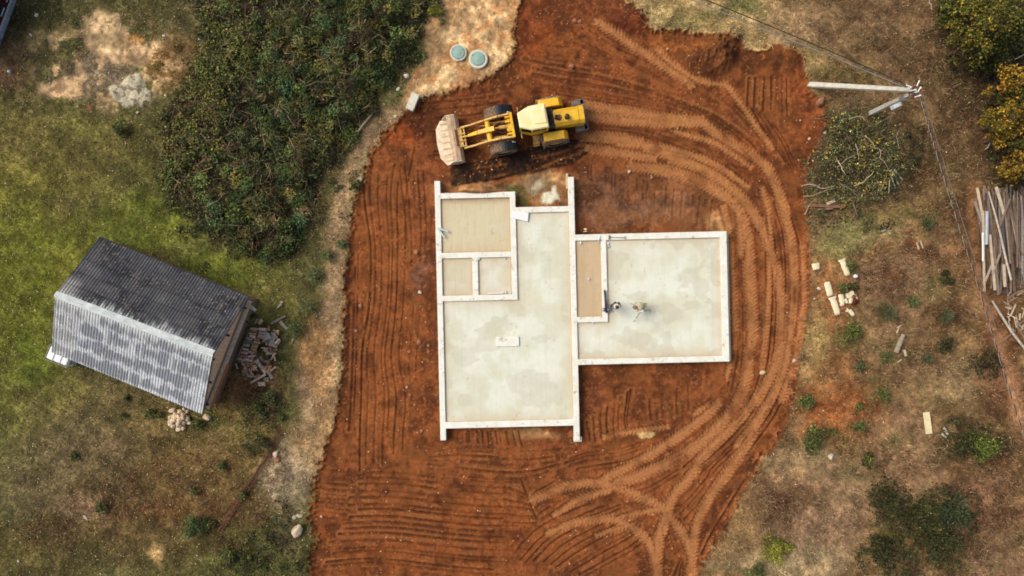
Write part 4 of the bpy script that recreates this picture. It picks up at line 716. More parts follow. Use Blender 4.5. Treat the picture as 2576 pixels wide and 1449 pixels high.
for k in range(7): b.tube([(-.3 + .08 * k, -.1 + .05 * (k % 3), zt - .1), (-.1 + .05 * k, .1 * (k % 2) - .1, zt + .05 - .02 * k), (.15 - .03 * k, -.15 + .07 * k, zt - .25)], .018, 5)
b.build('cable_loop', M_blk, up_)
M_wire = mat('dark_cable', (40, 38, 36), .6, .3, 3); M_wire2 = mat('aluminium_cable', (150, 148, 140), .45, .3, 1.5, metal=.3)
def wire(name, pts, m, label, r=.022, tw=None):
    q = [P(*p) for p in pts]; path = []
    for i in range(len(q) - 1):
        for k in range(24): path.append(q[i].lerp(q[i + 1], k / 24))
    path.append(q[-1]); mb = MB()
    if tw is not None:
        path = [p + Vector((math.cos(i * .9 + tw) * .014, math.sin(i * .9 + tw) * .004, math.sin(i * .9 + tw) * .014)) for i, p in enumerate(path)]
    mb.tube(path, r, 6); return tag(mb.build(name, m), label, 'cable')
wire('overhead_wire', [(2274, 210, 5.6), (2110, 138, 5.35), (1934, 64, 5.2), (1770, -3, 5.15), (1400, -155, 5.4)], M_wire, 'dark overhead wire running from the concrete pole top over the dry grass', .03)
wire('overhead_wire', [(2280, 221, 5.5), (2105, 147, 5.2), (1934, 79, 5.0), (1738, -2, 4.95), (1360, -150, 5.2)], M_wire2, 'pale grey overhead wire on the soil side of the dark wire', .03)
CB = [(2312, 234, 5.5), (2330, 300, 5.35), (2352, 375, 5.25), (2384, 480, 5.15), (2416, 583, 5.1), (2454, 700, 5.05), (2494, 833, 5.1), (2533, 966, 5.15), (2576, 1100, 5.2), (2700, 1480, 5.4)]
wire('twisted_cable', CB, M_wire2, 'silvery twisted cable hanging from the concrete pole along the dirt path', .02, 0.0)
wire('twisted_cable', [(x + 1, y, z) for x, y, z in CB], M_wire, 'black strand twisted round the silvery cable over the dirt path', .024, math.pi)
wire('service_cable', [(x + 9 + min(4, i), y - 2, z - .15) for i, (x, y, z) in enumerate(CB)], mat('grey_brown_cable', (112, 102, 90), .6, .4, 4), 'grey brown single cable beside the twisted cable on its forest side', .026)
# ------------------------------------------------------------------ vegetation
M_leaf = attr_mat('leaves', 0.7, nscale=0, spec=0.25); M_grass = attr_mat('grass_blades', 0.85, nscale=0, spec=0.15)
M_bark = mat('brown_bark', (92, 70, 50), .9, .3, 6); M_twig = mat('dry_twig', (134, 108, 82), .9, .3, 3, rnd=.25)
def n3(n): v = R.normal(size=(n, 3)); return v / np.linalg.norm(v, axis=1, keepdims=True)
def leaf_cards(p, size, c, up=0.6, long=1.5):
    """one small folded leaf (4-corner diamond) per point"""
    n = len(p); d = n3(n); nr = n3(n); nr[:, 2] = np.abs(nr[:, 2]) + up; nr /= np.linalg.norm(nr, axis=1, keepdims=True)
    a = np.cross(nr, d); a /= np.linalg.norm(a, axis=1, keepdims=True) + 1e-9; b = np.cross(nr, a); s = size[:, None]
    V = np.stack([p - b * s * long * .5, p + a * s * .5, p + b * s * long * .5 - nr * s * .15, p - a * s * .5], 1).reshape(-1, 3)
    return V, np.arange(4 * n).reshape(n, 4), np.repeat(c, 4, 0)
def strips(p0, p1, w, c):
    d = p1 - p0; sd = np.cross(d, np.array([0, 0, 1.0])); sd /= np.linalg.norm(sd, axis=1, keepdims=True) + 1e-9; sd = sd * w[:, None] / 2
    n = len(p0); V = np.stack([p0 - sd, p0 + sd, p1 + sd * .5, p1 - sd * .5], 1).reshape(-1, 3); return V, np.arange(4 * n).reshape(n, 4), np.repeat(c, 4, 0)
def join(parts):
    Vs, Fs, Cs, o = [], [], [], 0
    for v, f, c in parts: Vs.append(v); Fs.append(f + o); Cs.append(c); o += len(v)
    return np.concatenate(Vs), np.concatenate(Fs), np.concatenate(Cs)
def pal(cols, n, jit=.3):
    c = np.array([lin(q) for q in cols])[R.integers(0, len(cols), n)]; return c * np.exp(R.normal(0, jit, (n, 1))) * (1 + R.normal(0, .06, (n, 3)))
def toW(dx, dy, z): k = (CAM_H - z) / CAM_H / PPM; return np.stack([(dx - 1288) * k, (724.5 - dy) * k, z], -1)
def stuff(name, V, F, c, m, label, cat): return tag(link(bpy.data.objects.new(name, np_mesh(name, V, F, m, np.clip(c, 0, 1)))), label, cat, None, 'stuff')

# ---- grass: dense short blades, coloured like the turf they grow from
def pts_in(n, density):
    dx = R.uniform(-68, 2644, n); dy = R.uniform(-68, 1517, n); k = R.random(n) < look(density, dx, dy); return dx[k], dy[k]
dens = np.clip(grass_ok * (0.35 + 1.0 * N2) * smooth(-25, 5, sd_th), 0, 1)
dx, dy = pts_in(520000, dens); n = len(dx); base = look(KEEP, dx, dy)
z = look(H, dx, dy); p = np.stack([(dx - 1288) / PPM, (724.5 - dy) / PPM, z - .02], -1)
cl = fbm(dx / 14, dy / 14, 77, 3)
a = R.uniform(0, 2 * math.pi, n) + 2 * (cl - .5); ln_ = R.uniform(.06, .20, n) * (0.5 + cl); hh = R.uniform(.03, .16, n) * (0.4 + 1.3 * cl)
tip = p + np.stack([np.cos(a) * ln_, np.sin(a) * ln_, hh], -1)
lum = np.exp(R.normal(0.08, .38, n)) * (0.42 + 1.2 * cl); c = base * lum[:, None]; dry = R.random(n) < .10; c[dry] = np.array(lin((176, 156, 110))) * np.exp(R.normal(-.2, .3, (dry.sum(), 1)))
grn = (R.random(n) < .16 * smooth(.4, .6, fbm(dx / 60, dy / 60, 78, 3))); c[grn] = np.array(lin((86, 100, 36))) * np.exp(R.normal(-.1, .35, (grn.sum(), 1)))
V_, F_, c_ = strips(p, tip, R.uniform(.018, .04, n), c); stuff('grass', V_, F_, c_, M_grass, 'short mixed green and dry grass covering the open ground', 'grass')
# ---- longer straw tussocks
tuss = np.clip(grass_ok * smooth(.5, .68, fbm(X / 26, Y / 26, 80, 4)) * smooth(1100, 1500, X) * 1.0 + grass_ok * smooth(4, 30, sd_th) * smooth(90, 40, sd_th) * (X > 780) * (Y < 700) * .5, 0, 1)
dx, dy = pts_in(110000, tuss); n = len(dx); base = look(KEEP, dx, dy); p = np.stack([(dx - 1288) / PPM, (724.5 - dy) / PPM, look(H, dx, dy)], -1); a = 2 * math.pi * fbm(dx / 18, dy / 18, 81, 2) * 2 + R.normal(0, .6, n)
L = R.uniform(.22, .5, n); V_, F_, c_ = strips(p, p + np.stack([np.cos(a) * L, np.sin(a) * L, R.uniform(.08, .3, n)], -1), R.uniform(.015, .03, n), base * 0.6 + np.array(lin((186, 162, 120))) * R.uniform(.15, .7, (n, 1)))
stuff('dry_grass', V_, F_, c_, M_grass, 'long dry straw coloured grass lying over in tussocks', 'grass')
# ---- greener grass in loose patches over the dry side
gg = np.zeros(SH)
for cx, cy, rx, ry in [(2170, 600, 90, 40), (2110, 640, 50, 50), (2140, 840, 40, 60), (2235, 890, 50, 50), (2200, 990, 40, 60), (2110, 1100, 60, 40), (2070, 870, 30, 60), (2330, 730, 50, 40), (2300, 560, 60, 30), (2250, 1110, 50, 30), (2150, 1180, 60, 30), (2440, 1420, 80, 30), (2280, 1430, 70, 30), (2220, 1340, 40, 30), (1860, 20, 50, 24), (1770, 40, 60, 24), (2110, 190, 70, 30), (1330, 482, 40, 12), (1280, 470, 26, 8), (1312, 505, 10, 14), (1152, 470, 10, 10), (660, 700, 60, 40), (600, 1060, 70, 40), (880, 20, 60, 40), (400, 20, 60, 40)]:
    gg = np.maximum(gg, smooth(1.4, .3, np.hypot((WX - cx) / rx, (WY - cy) / ry)))
dx, dy = pts_in(420000, np.clip(gg * np.maximum(1 - soil, (Y < 520) * (Y > 440)) * (.1 + .9 * smooth(.44, .6, fbm(X / 15, Y / 15, 87, 3))), 0, 1) * .8); n = len(dx); p = np.stack([(dx - 1288) / PPM, (724.5 - dy) / PPM, look(H, dx, dy)], -1); a = R.uniform(0, 6.28, n); L = R.uniform(.1, .34, n)
V_, F_, c_ = strips(p, p + np.stack([np.cos(a) * L, np.sin(a) * L, R.uniform(.04, .25, n)], -1), R.uniform(.015, .032, n), pal([(98, 106, 48), (82, 92, 42), (118, 120, 62), (70, 76, 38), (136, 130, 80)], n, .32)); stuff('green_grass', V_, F_, c_, M_grass, 'longer green grass in loose patches among the dry growth', 'grass')
# ---- low weeds: greener flecks close to the ground
weed = np.clip(grass_ok * smooth(.52, .66, fbm(X / 22, Y / 22, 84, 4)) * .7 * smooth(-10, 10, sd_th), 0, 1)
dx, dy = pts_in(90000, weed); n = len(dx); p = np.stack([(dx - 1288) / PPM, (724.5 - dy) / PPM, look(H, dx, dy) + R.uniform(.05, .2, n)], -1)
w_ = look(KEEP, dx, dy) * .5 + pal([(74, 84, 36), (96, 100, 44), (60, 66, 34), (92, 74, 46)], n) * .6; V_, F_, c_ = leaf_cards(p, R.uniform(.04, .09, n), w_); stuff('weeds', V_, F_, c_, M_leaf, 'low leafy weeds scattered through the grass', 'weeds')
# ---- pale fallen leaves and chips
lit = np.clip(grass_ok * (1 + 1.2 * smooth(1000, 1150, Y) * smooth(850, 750, X)) * (.25 + .75 * smooth(.45, .6, fbm(X / 70, Y / 70, 86, 3))) * smooth(5, 30, sd_th), 0, 1)
dx, dy = pts_in(15000, lit); n = len(dx); p = np.stack([(dx - 1288) / PPM, (724.5 - dy) / PPM, look(H, dx, dy) + R.uniform(.05, .13, n)], -1)
V_, F_, c_ = leaf_cards(p, R.uniform(.025, .065, n), pal([(226, 208, 166), (190, 160, 110), (206, 190, 166), (170, 130, 70)], n, .25), 1.5); stuff('fallen_leaves', V_, F_, c_, M_leaf, 'pale fallen leaves and chips flecking the grass', 'leaves')
# ---- dead stalks: rust brown patches of dried weeds
dead = np.zeros(SH)
for cx, cy, rx, ry in [(2330, 645, 70, 30), (2450, 640, 30, 60), (2400, 800, 60, 50), (2480, 1150, 90, 40), (1985, 1262, 80, 50), (2330, 400, 50, 70), (2390, 540, 60, 50), (2240, 1180, 70, 40), (2300, 170, 80, 40), (2450, 260, 70, 160), (2520, 1260, 60, 120), (2250, 720, 60, 50), (2120, 200, 60, 40), (1000, 330, 30, 30), (640, 960, 60, 50), (300, 1240, 120, 70), (480, 1200, 140, 80), (140, 1340, 90, 50), (600, 1300, 70, 70), (2400, 1400, 160, 50), (2160, 640, 50, 30), (450, 330, 40, 120), (700, 1180, 40, 60), (850, 400, 40, 60), (800, 540, 30, 60)]:
    dead = np.maximum(dead, smooth(1.4, .3, np.hypot((WX - cx) / rx, (WY - cy) / ry)))
dead = np.clip(dead * grass_ok * (.15 + .85 * smooth(.48, .6, fbm(X / 16, Y / 16, 88, 3))), 0, 1)
dx, dy = pts_in(420000, dead); n = len(dx); p = np.stack([(dx - 1288) / PPM, (724.5 - dy) / PPM, look(H, dx, dy) + R.uniform(0, .1, n)], -1); a = R.uniform(0, 6.28, n); L = R.uniform(.1, .38, n)
V_, F_, c_ = strips(p, p + np.stack([np.cos(a) * L, np.sin(a) * L, R.uniform(.02, .3, n)], -1), R.uniform(.014, .03, n), pal([(108, 76, 50), (84, 58, 40), (130, 98, 70), (70, 50, 36), (150, 122, 92), (104, 64, 40)], n, .35)); stuff('dead_stalks', V_, F_, c_, M_grass, 'dead brown weed stalks in patches over the dry ground', 'weeds')
# ---- clods and pebbles on the bare soil
def pebbles(name, n, dn, s0, s1, cols, label, jit=.25):
    dx, dy = pts_in(n, dn); n = len(dx); s = s0 * (s1 / s0) ** (R.random(n) ** 2.2); p = np.stack([(dx - 1288) / PPM, (724.5 - dy) / PPM, look(H, dx, dy) + s * .15], -1)
    bv = np.array([(1, 0, 0), (.3, .9, 0), (-.8, .5, 0), (-.7, -.6, 0), (.4, -.9, 0), (.1, .1, .8), (0, 0, -.8)]); fc = np.array([(0, 1, 5), (1, 2, 5), (2, 3, 5), (3, 4, 5), (4, 0, 5)])
    th = R.uniform(0, 6.28, n); ct, st = np.cos(th), np.sin(th); v = bv[None] * s[:, None, None] * R.uniform(.7, 1.3, (n, 7, 1)); v = np.stack([v[..., 0] * ct[:, None] - v[..., 1] * st[:, None], v[..., 0] * st[:, None] + v[..., 1] * ct[:, None], v[..., 2]], -1) + p[:, None]
    stuff(name, v.reshape(-1, 3), (fc[None] + 7 * np.arange(n)[:, None, None]).reshape(-1, 3), np.repeat(pal(cols, n, jit), 7, 0), M_clod, label, 'stones')
M_clod = attr_mat('clods', .95, nscale=0, spec=.1)
inner = smooth(0, -12, sd_soil) * ~((X > 1095) & (X < 1840) & (Y > 450) & (Y < 1115))
pebbles('soil_clods', 42000, np.clip(soil * (1 - .8 * band) * (.1 + .9 * smooth(.45, .62, N2)) * inner + .9 * np.exp(-((sd_soil - 1) / 9) ** 2), 0, 1), .018, .075, [(150, 82, 42), (128, 66, 34), (168, 104, 62), (104, 54, 30)], 'crumbly red brown clods strewn over the bare soil')
pebbles('pebbles', 3800, np.clip(soil * inner * (1 - band) * .8 + .35 * m_septic + .25 * smooth(18, 6, np.abs(sd_soil - 10)), 0, 1), .02, .06, [(206, 182, 148), (190, 156, 118), (170, 130, 96)], 'small pale pebbles sprinkled on the red soil and its margins')

# ---- the bramble thicket
def lump(dx, dy, s=34.0, seed=90): return fbm(dx / s, dy / s, seed, 4)
hT_map = (0.2 + 2.6 * np.clip(lump(X, Y) - .25, 0, 1) + 1.1 * np.clip(fbm(X / 11, Y / 11, 89, 2) - .4, 0, 1)) * smooth(12, -70, sd_th) * (.35 + .65 * smooth(430, 720, X + .35 * Y - 120)) + .12
GREENS = [(76, 88, 40), (60, 72, 34), (90, 100, 44), (66, 84, 46), (48, 56, 30), (102, 98, 46)]
def cluster_cols(dx, dy, pals, s, seed, jit=.34):
    f = np.clip((fbm(dx / s, dy / s, seed, 3) - .25) * 2.0, 0, .999); i = (f * len(pals)).astype(int); c = np.zeros((len(dx), 3))
    for k, q in enumerate(pals):
        m = i == k; c[m] = pal(q, m.sum(), jit)
    return c
dens = smooth(16, -40, sd_th) * (.15 + .85 * smooth(.36, .60, fbm(X / 22, Y / 22, 91, 3)))
TP = [[(92, 76, 48), (76, 66, 40), (84, 82, 44)], [(70, 72, 40), (58, 62, 34), (80, 78, 44)], GREENS, GREENS, [(70, 86, 40), (88, 102, 50), (58, 72, 36)], [(118, 114, 50), (98, 102, 44), (132, 122, 58)], [(64, 88, 54), (78, 104, 64), (52, 70, 44)], [(108, 88, 60), (88, 82, 50), (74, 82, 42)]]
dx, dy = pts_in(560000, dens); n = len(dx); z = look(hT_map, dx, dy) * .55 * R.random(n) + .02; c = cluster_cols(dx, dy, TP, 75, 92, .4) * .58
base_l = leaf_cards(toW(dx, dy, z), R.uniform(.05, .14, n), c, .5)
cx, cy = pts_in(11000, np.clip(smooth(20, -25, sd_th) * .9 + .34 * smooth(95, 5, sd_th) * smooth(.5, .62, fbm(X / 24, Y / 24, 96, 3)) * (soil < .2), 0, 1)); nc = len(cx)                # separate bramble domes, each with its own size and tint
cr = R.uniform(.12, .48, nc) * (.6 + .8 * fbm(cx / 30, cy / 30, 94, 2)); ccol = cluster_cols(cx, cy, TP, 60, 92, .34); rndp = R.random(nc) < .3; ccol[rndp] = pal(sum(TP, []), rndp.sum(), .4)
cr *= np.where(look(sd_th, cx, cy) > 15, .6, 1); cz = look(hT_map, cx, cy) * R.uniform(.45, .95, nc); ccol *= R.uniform(.5, 1.2, (nc, 1)); nl_ = np.maximum(6, (cr ** 2 * 560).astype(int)); ii = np.repeat(np.arange(nc), nl_); m = len(ii)
d = n3(m); d[:, 2] = np.abs(d[:, 2]); rad = cr[ii] * (1 - .5 * R.random(m) ** 2 + .45 * R.random(m) ** 4); ctr = toW(cx, cy, cz); p = ctr[ii] + d * rad[:, None] * np.array([1, 1, .75]); p[:, 2] = np.maximum(p[:, 2], .03)
c = ccol[ii] * np.exp(R.normal(0, .26, (m, 1))); hi = R.random(m) < .02; c[hi] *= 1.9
lf = R.random(m) < (smooth(620, 430, cx + .35 * cy - 120) * .75)[ii]; c[lf] = pal([(116, 114, 54), (98, 100, 48), (128, 122, 62), (86, 86, 46)], lf.sum(), .3)
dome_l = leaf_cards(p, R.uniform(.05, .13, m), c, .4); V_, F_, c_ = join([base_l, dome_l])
nt = 9000; dx, dy = pts_in(nt * 4, smooth(20, -20, sd_th) * smooth(.42, .62, fbm(X / 30, Y / 30, 95, 3))); n = len(dx); p0 = toW(dx, dy, look(hT_map, dx, dy) * R.uniform(.6, 1.02, n)); a = R.uniform(0, 6.28, n); L = R.uniform(.25, 1.0, n)
p1 = p0 + np.stack([np.cos(a) * L, np.sin(a) * L, R.normal(0, .12, n)], -1); tw = strips(p0, p1, R.uniform(.014, .032, n), pal([(128, 100, 72), (96, 72, 52), (150, 128, 100), (80, 58, 42)], n))
dx, dy = pts_in(60000, smooth(0, -30, sd_th) * smooth(.56, .66, fbm(X / 40, Y / 30, 97, 3))); n = len(dx); p0 = toW(dx, dy, look(hT_map, dx, dy) * .85); a = 6.28 * fbm(dx / 22, dy / 22, 98, 2) * 2 + R.normal(0, .5, n); L = R.uniform(.3, .7, n)
gs = strips(p0, p0 + np.stack([np.cos(a) * L, np.sin(a) * L, R.uniform(.0, .25, n)], -1), R.uniform(.015, .03, n), pal([(104, 110, 56), (126, 122, 74), (84, 96, 48)], n))
V_, F_, c_ = join([(V_, F_, c_), tw, gs]); stuff('thicket', V_, F_, c_, M_leaf, 'dense dark green bramble thicket with bare twigs beside the dug soil', 'thicket')

# ---- shrubs and saplings one could count
def bush(name, label, cat, dx, dy, r, h, cols, nl, size=.07, group=None, dark=None, lobes=8, ragged=.6):
    """lobed shrub of small leaves on a few stems; dx, dy is where its foot shows"""
    zc = h * .5; c0 = P(dx, dy, zc); t = thing(name, label, cat, (c0.x, c0.y, gz(dx, dy)), 0, group)
    lob = [(math.cos(q) * rr * r, math.sin(q) * rr * r, h * hh, r * sz) for q, rr, hh, sz in [(R.uniform(0, 6.28), R.uniform(.15, .85), R.uniform(.25, .8), R.uniform(.22, .5)) for _ in range(lobes)]] + [(0, 0, h * .65, r * .5)]
    P_, Cc = [], []
    for lx, ly, lz, lr in lob:
        m = int(nl / len(lob)); d = n3(m); d[:, 2] = d[:, 2] * .8; rad = lr * (1 - ragged * R.random(m) ** 1.5 + .7 * R.random(m) ** 3); q = d * rad[:, None] + np.array([lx, ly, lz]); q[:, 2] = np.clip(q[:, 2], .04, None)
        P_.append(q); Cc.append(pal(cols, m, .38) * R.uniform(.6, 1.4))
    q = np.concatenate(P_); V_, F_, c_ = leaf_cards(q, R.uniform(size * .6, size * 1.3, len(q)), np.concatenate(Cc), .4)
    link(bpy.data.objects.new('foliage', np_mesh('foliage', V_, F_, M_leaf, np.clip(c_, 0, 1))), t)
    s = MB()
    for lx, ly, lz, lr in lob[:5]: s.tube([(0, 0, -.08), (lx * .4, ly * .4, lz * .5), (lx, ly, lz)], [.02 + .01 * r, .016, .006], 5)
    s.build('stem', M_bark, t); return t
def sapling(name, label, dx, dy, r, h, cols, cat='sapling', group=None):
    """young pine: whorls of needled branches round one stem"""
    c0 = P(dx, dy, h * .45); t = thing(name, label, cat, (c0.x, c0.y, gz(dx, dy)), R.uniform(0, 6), group); s = MB(); s.tube([(0, 0, -.08), (0, 0, h * .5), (.01, 0, h)], [.035, .025, .008], 6); parts = []
    for wv in range(6):
        zz = h * (.12 + .15 * wv); rr = r * (1.05 - .15 * wv); nb = 7 if wv < 4 else 5
        for k in range(nb):
            a = 6.28 * (k + .5 * (wv % 2) + R.uniform(-.2, .2)) / nb; e = np.array([math.cos(a) * rr * R.uniform(.75, 1.1), math.sin(a) * rr, rr * .35]); o = np.array([0, 0, zz]); s.tube([o, o + e], [.012, .004], 4, False)
            m = int(70 * max(.3, rr)); f = R.uniform(.15, 1.0, m)[:, None]; p0 = o + e * f; d = n3(m) * .7 + e / np.linalg.norm(e) * .9; p1 = p0 + d * R.uniform(.07, .15, (m, 1)); parts.append(strips(p0, p1, R.uniform(.016, .03, m), pal(cols, m, .3) * (.8 + .4 * f)))
    V_, F_, c_ = join(parts); link(bpy.data.objects.new('foliage', np_mesh('foliage', V_, F_, M_leaf, np.clip(c_, 0, 1))), t); s.build('stem', M_bark, t); return t
PINE = [(94, 104, 58), (80, 90, 52), (112, 116, 68)]; PINE2 = [(84, 90, 56), (72, 78, 48), (98, 102, 64)]; YG = [(128, 130, 48), (106, 114, 44), (146, 138, 54)]; MID = [(84, 94, 46), (70, 80, 40), (104, 108, 54), (92, 84, 46)]; DKB = [(52, 58, 28), (66, 66, 32), (44, 48, 26), (82, 74, 36)]
for a in [('small young pine above the others on the dirt margin', 823, 643, .46, .9), ('narrow young pine second from the top along the dirt margin', 788, 694, .50, .9), ('bushy young pine on the dirt margin just above the one by the firewood', 775, 772, .62, 1.1), ('young pine leaning over the corner of the firewood heap', 740, 826, .58, 1.0),
          ('pine seedling in the grass nearest the soil edge beyond the thicket', 858, 614, .26, .5)]: sapling('pine_sapling', a[0], a[1], a[2], a[3], a[4], PINE)
for a in [('bluish young pine on the right dry field, the widest there', 2232, 786, .72, 1.4, PINE2), ('small bright young pine on the dry field beside the widest one', 2296, 758, .38, .7, PINE), ('dark young pine near the white bit of rotten wood', 2380, 795, .5, 1.0, PINE2), ('small young pine alone in the dry grass near the lumber pile path', 2332, 562, .42, .8, PINE2), ('small young pine below the fallen grey log', 2333, 902, .34, .6, PINE2),
          ('small green pine seedling in the grass next to the dark thicket of the lower corner', 2410, 1262, .6, 1.2, PINE2)]: sapling('pine_sapling', *a)
for a in [('round green shrub alone on the upper lawn', 297, 320, .55, .9, MID, 900), ('large round green bush in the brown lower field', 493, 1328, .74, 1.1, [(76, 92, 48), (66, 78, 42), (90, 102, 56)], 2200), ('low green offshoot bush beside the large round bush', 524, 1322, .40, .6, MID, 600), ('small weedy shrub in the middle of the brown lower field', 255, 1278, .46, .6, MID, 600),
          ('leafy green shrub nearest the bottom margin left of the boulder', 576, 1400, .56, .9, MID, 1200), ('smaller shrub with yellow leaves beside the bottom leafy shrub', 617, 1405, .40, .6, MID + YG[:1], 700), ('tiny green tuft shrub in the dry part of the lower field', 187, 1150, .32, .4, MID, 300), ('little shrub in the brown field above the large round bush', 484, 1236, .36, .5, MID, 400),
          ('small green shrub halfway down the brown field by the rods', 556, 1174, .40, .6, MID, 500), ('bright green shrub growing against the rock pile', 494, 1066, .46, .7, MID, 900), ('small green shrub under the shed eave left of the rock pile', 376, 1042, .34, .5, MID, 400), ('small green shrub between the eave shrub and the rock pile', 402, 1044, .28, .4, MID, 300), ('low green shrub in grass below the shed roof', 308, 1048, .28, .5, MID, 300), ('tiny shrub close under the low shed eave', 317, 1000, .24, .4, MID, 250),
          ('bluish green shrub below the firewood heap', 681, 1004, .55, .9, PINE, 1000), ('bright green shrub next to the bluish one below the firewood', 650, 1030, .55, .9, MID, 1000), ('small shrub at the dirt margin below the firewood', 706, 1048, .3, .5, MID, 400), ('green shrub where the rusty rods begin', 654, 1110, .46, .7, MID, 700), ('low shrub with orange leaves in the lower field', 610, 1245, .36, .5, MID, 400),
          ('leafy shrub at the thicket edge above the dug soil corner', 890, 465, .38, .6, MID, 600), ('yellow green sprout at the edge of the septic clearing', 1094, 30, .42, .7, YG, 600)]:
    bush('shrub', a[0], 'shrub', a[1], a[2], a[3], a[4], a[5], a[6])
for a in [('green shrub with yellow tips below the broken sacks', 2150, 828, .50, .8, MID + YG[:1], 900), ('tall narrow green shrub under the yellow tipped one', 2132, 838, .50, .9, MID, 1000), ('green weed clump beside the broken sacks', 2122, 722, .40, .6, MID, 700), ('dark weed clump right behind the green one by the sacks', 2147, 722, .36, .5, DKB, 500), ('grassy clump against the upright sack', 2141, 672, .34, .5, MID, 500),
          ('small green plant on the orange dirt nearest the tracks', 2029, 1008, .50, .6, MID, 900), ('large spreading green weed on the orange dirt', 2052, 1106, .95, .7, MID, 2200), ('slim green plant in the middle of the orange dirt', 2162, 1024, .34, .5, MID, 500), ('upright green plant on the far rim of the orange dirt', 2224, 990, .46, .7, MID, 800), ('spiky green plant beside the large spreading weed', 2166, 1072, .40, .5, MID, 600), ('small spiky plant between the large weed and the spiky one', 2098, 1088, .26, .4, MID, 350), ('olive shrub with yellow top in the dry grass', 2179, 1158, .56, .9, DKB + YG[:1], 1200),
          ('small bluish shrub on the dirt below the sacks', 2163, 918, .38, .6, PINE2, 500), ('olive green weed beside the foot of the grey log', 2232, 896, .38, .6, MID, 600), ('dark olive thicket bush in the lower field, the upper one of its cluster', 2240, 1272, 1.15, 1.3, DKB, 3000), ('dark green bush in the lower field, middle of its cluster', 2402, 1300, 1.15, 1.5, [(54, 64, 36), (46, 54, 32), (66, 74, 42)], 3000), ('blackish bush in the lower corner field, the largest of its cluster', 2352, 1366, 1.35, 1.5, DKB, 3600), ('dark bush behind the yellow green one in the lower field', 2218, 1390, 1.05, 1.2, DKB, 2400), ('olive bush joining the dark cluster in the lower field', 2310, 1292, .8, 1.0, DKB + MID[:1], 1600),
          ('bright green bush beside the cable in the lower field', 2482, 1128, .95, 1.3, [(98, 114, 42), (84, 98, 38), (118, 126, 50), (72, 80, 36)], 2600), ('olive bush under the bright green one by the cable', 2440, 1112, .95, 1.0, DKB, 2200), ('yellow green bush near the bottom edge of the soil', 1956, 1374, .95, 1.3, YG, 2400), ('green shrub between the yellow green bush and the bottom margin', 1900, 1432, .6, .8, MID, 900), ('brownish round bush beside the cable path', 2378, 865 + 0, .55, .8, DKB, 900), ('dark brown round bush right beside the dirt path', 2490, 905 + 0, .7, .9, [(72, 60, 34), (60, 52, 30), (86, 74, 40)], 1400), ('olive shrub by the path across from the lumber', 2380, 700, .5, .7, DKB, 800)]:
    bush('shrub', a[0], 'shrub', a[1], a[2], a[3], a[4], a[5], a[6])

# ---- dark undergrowth where the shrubs run together
ug = np.zeros(SH)
for cx, cy, rx, ry in [(2240, 1268, 70, 60), (2400, 1300, 75, 90), (2340, 1370, 120, 90), (2300, 1330, 80, 60), (2215, 1400, 50, 60), (2310, 1300, 60, 50), (2460, 1115, 90, 50), (2420, 1090, 60, 30), (2250, 1440, 60, 30), (2420, 60, 70, 100), (2450, 150, 90, 60), (2530, 180, 60, 120), (2540, 330, 50, 120), (2480, 240, 40, 60), (2560, 440, 40, 50), (2180, 560, 60, 20), (2075, 560, 50, 26), (2270, 460, 30, 60), (2290, 360, 30, 50), (2480, 905, 34, 34), (650, 1400, 90, 60), (690, 1330, 40, 60), (740, 1420, 60, 40), (660, 1030, 50, 50), (640, 1120, 40, 30), (620, 800, 30, 20)]:
    ug = np.maximum(ug, smooth(1.35, .45, np.hypot((WX - cx) / rx, (WY - cy) / ry)))
hU = ug * (.2 + 2.0 * np.clip(fbm(X / 16, Y / 16, 131, 3) - .3, 0, 1)); dx, dy = pts_in(700000, np.clip(ug * (1 - soil) * (.1 + .9 * smooth(.40, .58, fbm(X / 18, Y / 18, 130, 3))), 0, 1)); n = len(dx)
c = cluster_cols(dx, dy, [[(60, 58, 32), (46, 44, 28)], [(66, 66, 34), (50, 54, 29), (92, 86, 42)], [(54, 62, 34), (66, 74, 40)], [(80, 64, 42), (66, 54, 36)]], 40, 132, .4) * (.40 + .85 * fbm(dx / 12, dy / 12, 133, 2))[:, None]
V_, F_, c_ = leaf_cards(toW(dx, dy, look(H, dx, dy) + .03 + look(hU, dx, dy) * (1 - .5 * R.random(n))), R.uniform(.04, .12, n), c, .5); stuff('undergrowth', V_, F_, c_, M_leaf, 'dark leafy undergrowth spreading under the shrubs and trees', 'undergrowth')

# ---- trees at the forest edge
def tree(label, dx, dy, r, h, cols, nl, cat='tree'):
    c0 = P(dx, dy, h * .68); t = thing('tree', label, cat, (c0.x, c0.y, 0)); tr = MB(); tr.tube([(0, 0, -.2), (.06, .03, h * .35), (-.03, .06, h * .7), (0, 0, h * .95)], [.14, .11, .07, .02], 8)
    P_, Cc = [], []
    for k in range(30):
        a = R.uniform(0, 6.28); f = R.random(); zz = h * (.38 + .58 * f); rr = r * (1.05 - .75 * f ** 2) * R.uniform(.35, 1.0); e = np.array([math.cos(a) * rr, math.sin(a) * rr, zz]); b0 = np.array([0, 0, max(.3 * h, zz - .35 * rr - .3)])
        tr.tube([b0, (b0 + e) / 2 + np.array([0, 0, .08]), e], [.04, .025, .008], 5, False); m = int(nl / 30); q = R.normal(size=(m, 3)) * np.array([.34, .34, .22]) * r * R.uniform(.28, .52) + e; P_.append(q); Cc.append(pal(cols, m, .36) * R.uniform(.45, 1.35))
    q = np.concatenate(P_); V_, F_, c_ = leaf_cards(q, R.uniform(.06, .14, len(q)), np.concatenate(Cc), .5)
    link(bpy.data.objects.new('crown', np_mesh('crown', V_, F_, M_leaf, np.clip(c_, 0, 1))), t); tr.build('trunk', M_bark, t)
